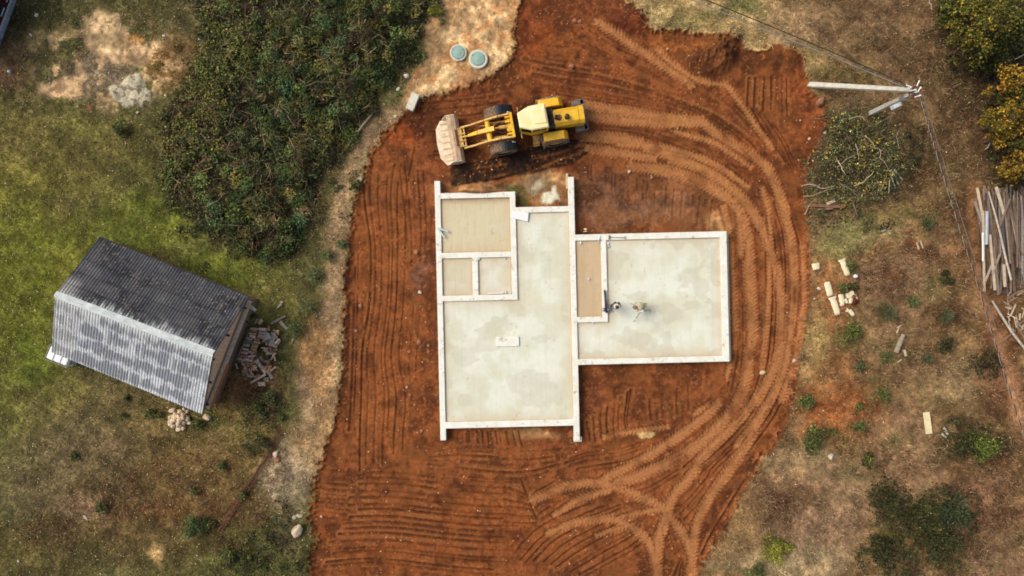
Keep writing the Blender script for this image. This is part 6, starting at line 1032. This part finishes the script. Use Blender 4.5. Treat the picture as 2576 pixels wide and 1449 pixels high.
sack((2128, 745), (2149, 737), .40, 'wide crumpled tan sack on top of the broken ones', False, .3); sack((2125, 752), (2132, 763), .26, 'small tan sack fragment, middle of the broken ones', False, .2, 0, .6); sack((2142, 748), (2138, 764), .34, 'folded pale sack fragment with dark gap, right of the middle one', False, .2, 0, .6); sack((2149, 742), (2156, 756), .22, 'outermost tan sack fragment of the broken ones', False, .2); sack((2133, 776), (2128, 784), .20, 'curled white sack scrap below the broken ones', False, .14, .08); sack((2136, 780), (2148, 794), .30, 'tan sack scrap half under the shrub', False, .16, 0, .7)
stone(2060, 726, .26, .22, .3, 'pale stone lying left of the plump sack', M_stg); stone(2048, 752, .2, .16, .6, 'small white stone by the tracks level with the long sack', M_stg); stone(2104, 783, .26, .12, .2, 'flat white chip at the foot of the long sack', M_stg)
mb = MB(); p = P(2153, 695, .2); mb.lathe([(.13, -.15), (.15, .02), (.08, .08), (.05, .22), (.001, .26)], p, 9); tag(mb.build('plastic_bag', M_pvc), 'pointed white plastic bag stuck in grass beyond the lone sack', 'bag')
bush('dead_shrub', 'small rust red dead shrub beside the broken sacks', 'shrub', 2151, 756, .34, .4, [(110, 52, 34), (84, 40, 28), (128, 64, 40)], 700, .05)

# ------------------------------------------------------------------ things lying on the foundation
mb = MB(); q = [P(1287, 529.6, .53), P(1329.8, 535.3, .50), P(1327.5, 557.3, .47), P(1283.5, 547.4, .53)]; vs = [v.copy() for v in q] + [v + Vector((0, 0, .03)) for v in q]; mb.add(vs, [(0, 1, 2, 3), (4, 5, 6, 7), (0, 1, 5, 4), (1, 2, 6, 5), (2, 3, 7, 6), (3, 0, 4, 7)]); tag(mb.build('foam_sheet', mat('white_foam', (240, 240, 236), .6, .03)), 'white sheet of foam lying across the wall corner of the upper room', 'sheet')
M_bar = mat('pale_blue_grey_bar', (188, 198, 200), .5, .1, 4)
plank((1101, 573.5), (1128, 583), .11, .06, .545, .56, M_bar, 'pale blue grey bar on the left wall, longer of the crossed pair', 'bar', 'metal_bar'); plank((1103, 577), (1117.5, 597), .11, .05, .56, .60, M_bar, 'pale blue grey bar on the left wall, shorter of the crossed pair', 'bar', 'metal_bar')
sv = thing('shovel', 'grey shovel with a ring handle lying on the upper wall of the wing', 'shovel', P(1535, 597, .5)); so_ = Vector(P(1535, 597, .5)); e_ = P(1570, 598, .52) - so_; M_sh = mat('grey_tool_metal', (112, 112, 96), .5, .2, 6)
mb = MB(); mb.tube([Vector((.02, 0, .03)), e_ + Vector((0, 0, .02))], .02, 8); mb.build('shaft', M_sh, sv)
mb = MB(); mb.add([(.05, -.03, .03), (.05, .03, .03), (.0, .13, .035), (-.10, .14, .03), (-.13, .05, .02), (-.08, 0, .03), (-.13, -.05, .02), (-.10, -.14, .03), (0, -.13, .035)], [tuple(range(9))]); mb.add([(x, y, z - .02) for x, y, z in mb.v[:9]], [tuple(range(8, -1, -1))]); mb.build('blade', M_sh, sv)
mb = MB(); mb.tube([e_ + Vector((math.cos(t) * .075 + .06, math.sin(t) * .07, .02)) for t in np.linspace(0, 6.283, 15)], .016, 6, False); mb.build('handle', M_sh, sv)
M_blue = mat('blue_plastic', (96, 112, 160), .5, .15, 5); bs = thing('plastic_strap', 'blue and grey plastic strap bundle draped over the wall between narrow room and wing', 'strap', P(1508, 601, .5))
for pts, r, m in (([(.04, .20, .04), (.02, .05, .05), (-.02, -.08, .05), (-.10, -.22, .0)], .028, M_bar), ([(-.03, -.10, .07), (.06, -.08, .07), (.10, -.09, .06)], .03, M_blue), ([(-.05, -.16, .04), (.0, -.08, .07), (.03, .02, .06)], .022, M_blue), ([(-.14, -.20, .0), (-.04, -.14, .05), (.06, -.18, .02)], .018, M_bar)): mb = MB(); mb.tube(pts, r, 6); mb.build('strap_end', m, bs)
mb = MB(); o = P(1530, 614.6, Z_S + .06); mb.ball(o + Vector((0, .06, 0)), .085, 10, 6, (1, 1.2, .7)); mb.tube([o + Vector((.02, 0, 0)), o + Vector((.09, -.10, .02)), o + Vector((.08, -.2, 0)), o + Vector((.0, -.2, .02)), o + Vector((.0, -.08, 0))], .025, 6); tag(mb.build('plastic_bag', mat('cloudy_plastic', (214, 216, 222), .35, .15, 8)), 'crumpled cloudy plastic bag in the corner of the wing slab', 'bag')
mb = MB(); mb.tube([P(1226, 738.2, Z_S + .05), P(1266, 737.4, Z_S + .05)], .045, 10); tag(mb.build('drain_pipe', M_pvc), 'white plastic pipe lying along the wall of the small square room', 'pipe')
mb = MB(); mb.prism([(-.10, .0), (.10, .0), (.08, .09), (-.09, .09)], 0, .05); mb.prism([(-.03, -.12), (.01, -.12), (.03, 0), (-.01, 0)], .0, .05); mb.tube([(-.14, -.13, .02), (-.02, -.13, .03), (.10, -.10, .02)], .018, 6); o = mb.build('plastic_scrap', mat('cream_plastic', (240, 226, 170), .5, .05)); o.location = P(1472.5, 578, gz(1472, 578) + .04); tag(o, 'small cream coloured T shaped scrap on the soil north of the narrow room', 'scrap')
mb = MB(); mb.tube([P(1518.6, 591, .4), P(1518.8, 586, .62)], .018, 6); tag(mb.build('marker_peg', M_fwl), 'small pale peg standing at the outer wall above the strap', 'peg')
# petrol auger on the wall
au = thing('earth_auger', 'black earth auger with blue grey motor lying on the wall by the worker', 'auger', P(1524, 779, .5)); ao = Vector(P(1524, 779, .5)); tp = P(1520.5, 729.5, .55) - ao; M_dk = mat('blue_black_metal', (34, 40, 52), .5, .2, 6); M_gm = mat('blue_grey_casing', (128, 148, 166), .45, .15, 6); M_red = mat('dull_red_plastic', (120, 52, 40), .5, .2)
mb = MB(); mb.tube([tp * .28 + Vector((0, 0, .10)), tp * .62 + Vector((0, 0, .09)), tp + Vector((0, 0, .06))], [.06, .045, .05], 10)
for k in range(7): t = .45 + k * .075; c_ = tp * t; mb.lathe([(.085, -.01), (.085, .01), (.001, .02)], c_ + Vector((0, 0, .09)), 10, tp.to_track_quat('Z', 'Y').to_matrix())
mb.build('auger_screw', M_dk, au); mb = MB(); mb.box((0, 0, .12), (.34, .20, .20)); mb.box((.03, -.12, .10), (.14, .16, .16)); mb.box((-.02, .20, .12), (.13, .30, .12)); mb.build('motor', M_dk, au, .02)
for x in (-.15, .13): mb = MB(); mb.ball((x, .0, .20), .07, 10, 6, (.9, 1.2, .7)); mb.build('motor_cover', M_gm, au)
for sg in (-1, 1): mb = MB(); mb.tube([(sg * .14, .09, .12), (sg * .26, .07, .14), (sg * .27, -.05, .14), (sg * .14, -.08, .12)], .016, 6); mb.build('handle', M_blk, au)
mb = MB(); mb.beam(tp * .45 + Vector((.06, 0, .16)), tp * .18 + Vector((.12, 0, .12)), .03, .03); mb.beam(tp * .52 + Vector((.03, 0, .17)), tp * .42 + Vector((.03, 0, .17)), .07, .06); mb.build('throttle_cable', M_red, au)

# ------------------------------------------------------------------ two workers and a tripod level on the wing slab
def skin(name, verts, edges, radii, m, parent, root=0, sub=1):
    me = bpy.data.meshes.new(name); me.from_pydata([tuple(v) for v in verts], edges, []); o = link(bpy.data.objects.new(name, me), parent); s = o.modifiers.new('skin', 'SKIN'); s.use_smooth_shade = True
    for i, r in enumerate(radii): sv_ = me.skin_vertices[0].data[i]; sv_.radius = (r, r) if not isinstance(r, tuple) else r; sv_.use_root = (i == root)
    su = o.modifiers.new('smooth', 'SUBSURF'); su.levels = sub; su.render_levels = sub; me.materials.append(m); return o
M_skin = mat('skin', (196, 142, 110), .6, .08, 20); M_hair = mat('brown_hair', (62, 40, 28), .8, .2, 20); M_eye = mat('eye', (40, 34, 30), .3, .1)
def person(label, loc, rz, J, jacket_m, trouser_m, boot_m, cap=None):
    """J: joint name -> local position. One continuous skinned body; clothes and head gear are children"""
    t = thing('person', label, 'person', loc, rz); V3 = lambda k: Vector(J[k]); nm, vs, rs, es = {}, [], [], []
    def v(k, r, q=None): nm[k] = len(vs); vs.append(Vector(q) if q is not None else V3(k)); rs.append(r); return nm[k]
    def e(a, b): es.append((nm[a], nm[b]))
    for k, r in (('pelvis', .13), ('spine', .12), ('chest', .135), ('neck', .058), ('chin', .07), ('head', .092), ('crown', .06)): v(k, r)
    for a, b in (('pelvis', 'spine'), ('spine', 'chest'), ('chest', 'neck'), ('neck', 'chin'), ('chin', 'head'), ('head', 'crown')): e(a, b)
    for s in 'LR':
        for k, r in (('sho', .072), ('elb', .046), ('wri', .030), ('palm', .034), ('hip', .095), ('kne', .062), ('ank', .044), ('heel', .042), ('toe', .038)): v(k + s, r)
        for a, b in (('chest', 'sho' + s), ('sho' + s, 'elb' + s), ('elb' + s, 'wri' + s), ('wri' + s, 'palm' + s), ('pelvis', 'hip' + s), ('hip' + s, 'kne' + s), ('kne' + s, 'ank' + s), ('ank' + s, 'toe' + s)): e(a, b)
        es.append((nm['ank' + s], nm['heel' + s]))
    body = skin('body', vs, es, rs, M_skin, t)
    for s in 'LR':                                                       # five separate bent fingers per hand, rooted in the palm
        w, p = V3('wri' + s), V3('palm' + s); d = (p - w).normalized(); sd = d.cross(Vector((0, 0, 1)))
        sd = (sd if sd.length > .1 else Vector((0, 1, 0))).normalized(); dn = sd.cross(d).normalized(); dn = dn if dn.z < 0 else -dn
        fv, fe, fr_ = [p - d * .01], [], [.026]
        for k, (o_, L) in enumerate(((-.030, .072), (-.010, .085), (.010, .080), (.029, .062))):
            b0 = p + sd * o_ + d * .025; i = len(fv); fv += [b0, b0 + d * L * .5 + dn * .012, b0 + d * L * .85 + dn * .038]; fe += [(0, i), (i, i + 1), (i + 1, i + 2)]; fr_ += [.0095, .0088, .0075]
        i = len(fv); b0 = p - sd * .036 - d * .012; fv += [b0, b0 - sd * .022 + d * .03 + dn * .008, b0 - sd * .018 + d * .058 + dn * .02]; fe += [(0, i), (i, i + 1), (i + 1, i + 2)]; fr_ += [.012, .0105, .0085]
        skin('hand', fv, fe, fr_, M_skin, body)
    f = (V3('head') - V3('crown')); up = (V3('crown') - V3('chin')).normalized(); fw_ = Vector(J['face']).normalized(); sdv = up.cross(fw_).normalized(); h = V3('head')
    for sg in (-1, 1):
        mb = MB(); mb.ball(h + fw_ * .088 + sdv * sg * .033 + up * .005, .012, 8, 6); mb.build('eye', M_eye, body); mb = MB(); mb.ball(h + sdv * sg * .096 - up * .005, .024, 8, 6, (.6, .6, 1)); mb.build('ear', M_skin, body)
    mb = MB(); mb.tube([h + fw_ * .085 + up * .012, h + fw_ * .115 - up * .03], [.010, .017], 8); mb.build('nose', M_skin, body); mb = MB(); mb.tube([h + fw_ * .085 - up * .062 - sdv * .025, h + fw_ * .092 - up * .062, h + fw_ * .085 - up * .062 + sdv * .025], .007, 6); mb.build('mouth', mat('lips', (150, 84, 72), .6, .1), body)
    qm = up.to_track_quat('Z', 'Y').to_matrix(); hp = [(math.sin(t_) * .112, math.cos(t_) * .105) for t_ in np.linspace(1.75, 0.02, 8)]
    mb = MB(); mb.lathe(hp, h + up * .02 - fw_ * .012, 14, qm); mb.build('hair', M_hair, t)
    if cap:
        mb = MB(); mb.lathe([(math.sin(t_) * .135, math.cos(t_) * .125) for t_ in np.linspace(1.5, 0.02, 9)], h + up * .035, 18, qm)
        bb = h + up * .05 + fw_ * .11; mb.add([bb - sdv * .09, bb + sdv * .09, bb + sdv * .06 + fw_ * .10 - up * .02, bb - sdv * .06 + fw_ * .10 - up * .02], [(0, 1, 2, 3)]); mb.build('cap', cap, t)
    jv = ['pelvis', 'spine', 'chest', 'collar', 'shoL', 'elbL', 'cufL', 'shoR', 'elbR', 'cufR']; J2 = dict(J); J2['collar'] = tuple(V3('chest').lerp(V3('neck'), .62)); J2['cufL'] = tuple(V3('elbL').lerp(V3('wriL'), .88)); J2['cufR'] = tuple(V3('elbR').lerp(V3('wriR'), .88))
    skin('jacket', [J2[k] for k in jv], [(0, 1), (1, 2), (2, 3), (2, 4), (4, 5), (5, 6), (2, 7), (7, 8), (8, 9)], [.165, .16, .175, .075, .098, .066, .048, .098, .066, .048], jacket_m, t)
    kv = ['pelvis', 'hipL', 'kneL', 'shinL', 'hipR', 'kneR', 'shinR']; J2['shinL'] = tuple(V3('kneL').lerp(V3('ankL'), .85)); J2['shinR'] = tuple(V3('kneR').lerp(V3('ankR'), .85))
    skin('trousers', [J2[k] for k in kv], [(0, 1), (1, 2), (2, 3), (0, 4), (4, 5), (5, 6)], [.155, .115, .082, .070, .115, .082, .070], trouser_m, t)
    for s in 'LR': skin('boot', [V3('ank' + s) + Vector((0, 0, .06)), V3('ank' + s), V3('heel' + s), V3('toe' + s)], [(0, 1), (1, 2), (1, 3)], [.06, .062, .05, .052], boot_m, t)
    return t, body
def pt(x, y, z): return (x, y, z)
J1 = dict(pelvis=(0, 0, .94), spine=(.01, 0, 1.12), chest=(.04, 0, 1.34), neck=(.08, 0, 1.50), chin=(.13, 0, 1.57), head=(.14, 0, 1.66), crown=(.13, 0, 1.74), face=(.85, 0, -.5),
          shoL=(.02, .19, 1.42), elbL=(.04, .30, 1.16), wriL=(.22, .30, 1.02), palmL=(.29, .28, .99), shoR=(.02, -.19, 1.42), elbR=(.02, -.31, 1.16), wriR=(.20, -.33, 1.00), palmR=(.27, -.32, .97),
          hipL=(0, .10, .90), kneL=(.04, .12, .50), ankL=(-.01, .13, .10), heelL=(-.06, .13, .05), toeL=(.16, .15, .05), hipR=(0, -.10, .90), kneR=(.02, -.12, .50), ankR=(-.04, -.13, .10), heelR=(-.09, -.13, .05), toeR=(.13, -.15, .05))
M_j1 = mat('blue_grey_jacket', (98, 106, 122), .8, .2, 8); M_t1 = mat('dark_work_trousers', (44, 46, 52), .85, .2, 8); M_boot = mat('black_boots', (28, 26, 26), .6, .2, 8)
p1 = P(1545.5, 768, Z_S + .9); w1, b1 = person('worker in a blue grey jacket with pale collar and brown hair standing by the auger', (p1.x, p1.y, Z_S), math.radians(-52), J1, M_j1, M_t1, M_boot)
mb = MB(); mb.tube([(.06 + math.cos(t_) * .115, math.sin(t_) * .13, 1.50 + .02 * math.cos(t_)) for t_ in np.linspace(0, 6.283, 17)], .035, 8, False); mb.build('collar', mat('cream_hood', (238, 230, 196), .8, .05), w1)
mb = MB(); mb.beam((.0, -.10, 1.505), (.03, -.27, 1.33), .07, .05); mb.build('shoulder_strap', mat('cream_strap', (236, 228, 190), .8, .05), w1)
for s, q in (('L', (.03, .27, 1.22)), ('R', (.01, -.28, 1.22))): mb = MB(); mb.ball(q, .085, 10, 8, (1, .9, 1.3)); mb.build('sleeve_patch', M_boot, w1)
mb = MB(); mb.ball((.20, -.06, 1.22), .12, 10, 8, (.6, 1.1, 1.0)); mb.build('vest', mat('teal_vest', (120, 176, 178), .8, .1), w1)
J2_ = dict(pelvis=(0, 0, .84), spine=(.14, 0, .99), chest=(.34, 0, 1.10), neck=(.48, 0, 1.14), chin=(.56, 0, 1.12), head=(.62, .0, 1.17), crown=(.66, 0, 1.24), face=(.6, 0, -.8),
           shoL=(.36, .18, 1.12), elbL=(.42, .25, .86), wriL=(.52, .17, .66), palmL=(.57, .15, .61), shoR=(.36, -.18, 1.12), elbR=(.44, -.26, .88), wriR=(.56, -.20, .68), palmR=(.61, -.18, .63),
           hipL=(-.01, .11, .82), kneL=(.10, .14, .46), ankL=(-.04, .15, .10), heelL=(-.09, .15, .05), toeL=(.13, .17, .05), hipR=(-.01, -.11, .82), kneR=(.12, -.14, .46), ankR=(-.02, -.15, .10), heelR=(-.07, -.15, .05), toeR=(.15, -.17, .05))
M_camo = mat('khaki_camouflage', (214, 210, 168), .85, .2, 9, rgb2=(160, 156, 108)); M_cap = mat('grey_cap', (120, 116, 108), .8, .2, 8)
p2 = P(1621, 770, Z_S + .9); person('worker in khaki camouflage bending over towards the tripod', (p2.x, p2.y, Z_S), math.radians(186), J2_, M_camo, M_camo, M_boot, M_cap)
tl = P(1612, 782.3, Z_S + 1.3); tr = thing('tripod_level', 'surveying level on a spread aluminium tripod with one orange leg on the slab', 'tripod', (tl.x, tl.y, Z_S)); to = Vector((tl.x, tl.y, Z_S)); M_alu = mat('aluminium', (200, 202, 200), .35, .08, 5, metal=.5); M_or = mat('orange_brown_leg', (136, 60, 36), .5, .2, 6)
for (dx, dy), mm in (((1587, 764), M_or), ((1634.5, 781), M_alu), ((1595, 808), M_alu)):
    f_ = P(dx, dy, Z_S) - to; hd0 = Vector((0, 0, 1.28)) + f_.normalized() * .07; mid = hd0.lerp(f_, .55); mb = MB(); sdv = f_.cross(Vector((0, 0, 1))).normalized() * .035
    mb.tube([hd0 + sdv, mid + sdv * .6], .018, 6); mb.tube([hd0 - sdv, mid - sdv * .6], .018, 6); mb.beam(hd0, mid, .08 if mm is M_or else .03, .03); lg_ = mb.build('leg', mm, tr); mb = MB(); mb.tube([mid, f_], .014, 6); mb.build('leg_extension', M_alu, lg_); mb = MB(); mb.ball(mid, .042, 8, 6); mb.ball(f_ + Vector((0, 0, .03)), .03, 8, 6); mb.build('clamp', M_blk, lg_)
mb = MB(); mb.lathe([(.02, 1.24), (.10, 1.25), (.10, 1.30), (.02, 1.31)], (0, 0, 0), 16); mb.build('tripod_head', M_alu, tr); mb = MB(); mb.lathe([(.06, 1.31), (.075, 1.33), (.06, 1.44), (.02, 1.46)], (0, 0, 0), 14); mb.box((.03, 0, 1.48), (.24, .10, .09)); mb.build('instrument', M_pvc, tr, .01); mb = MB(); mb.tube([(.14, 0, 1.48), (.19, 0, 1.48)], .04, 10); mb.ball((-.06, .05, 1.53), .03, 8, 6); mb.build('eyepiece', M_dk, tr)
# small litter
mb = MB()
for a in (0, 1.3, 2.5, 3.8, 5.0): mb.add([(0, 0, .05), (math.cos(a - .3) * .1, math.sin(a - .3) * .1, .06), (math.cos(a) * .24, math.sin(a) * .24, .03), (math.cos(a + .3) * .1, math.sin(a + .3) * .1, .08)], [(0, 1, 2, 3)])
o = mb.build('plastic_litter', mat('pink_plastic', (196, 92, 96), .6, .1)); o.location = P(226, 271, gz(226, 271) + .12); tag(o, 'torn pink plastic litter on the upper lawn', 'litter')
mb = MB(); mb.lathe([(.10, 0), (.11, .12), (.08, .16), (.08, .2), (.001, .2)], (0, 0, 0), 12); o = mb.build('canister', mat('pale_blue_can', (196, 216, 222), .4, .1)); o.location = P(26, 181, gz(26, 181) + .02); tag(o, 'small pale blue canister in the grass near the brown house', 'canister')
for dx, dy, lab in ((602, 580, 'torn orange plastic scrap in the thicket edge'), (767, 597, 'pink fabric scrap in the grass below the thicket')):
    mb = MB(); mb.add([(-.12, -.06, .0), (.1, -.1, .05), (.14, .08, .02), (-.03, .13, .07), (0, 0, .1)], [(0, 1, 4), (1, 2, 4), (2, 3, 4), (3, 0, 4)]); o = mb.build('fabric_scrap', mat('faded_red_fabric', (196, 120, 96), .8, .1)); z_ = max(gz(dx, dy), float(look(hT_map, dx, dy)) if dx < 700 else 0) + .06; o.location = P(dx, dy, z_); tag(o, lab, 'scrap')
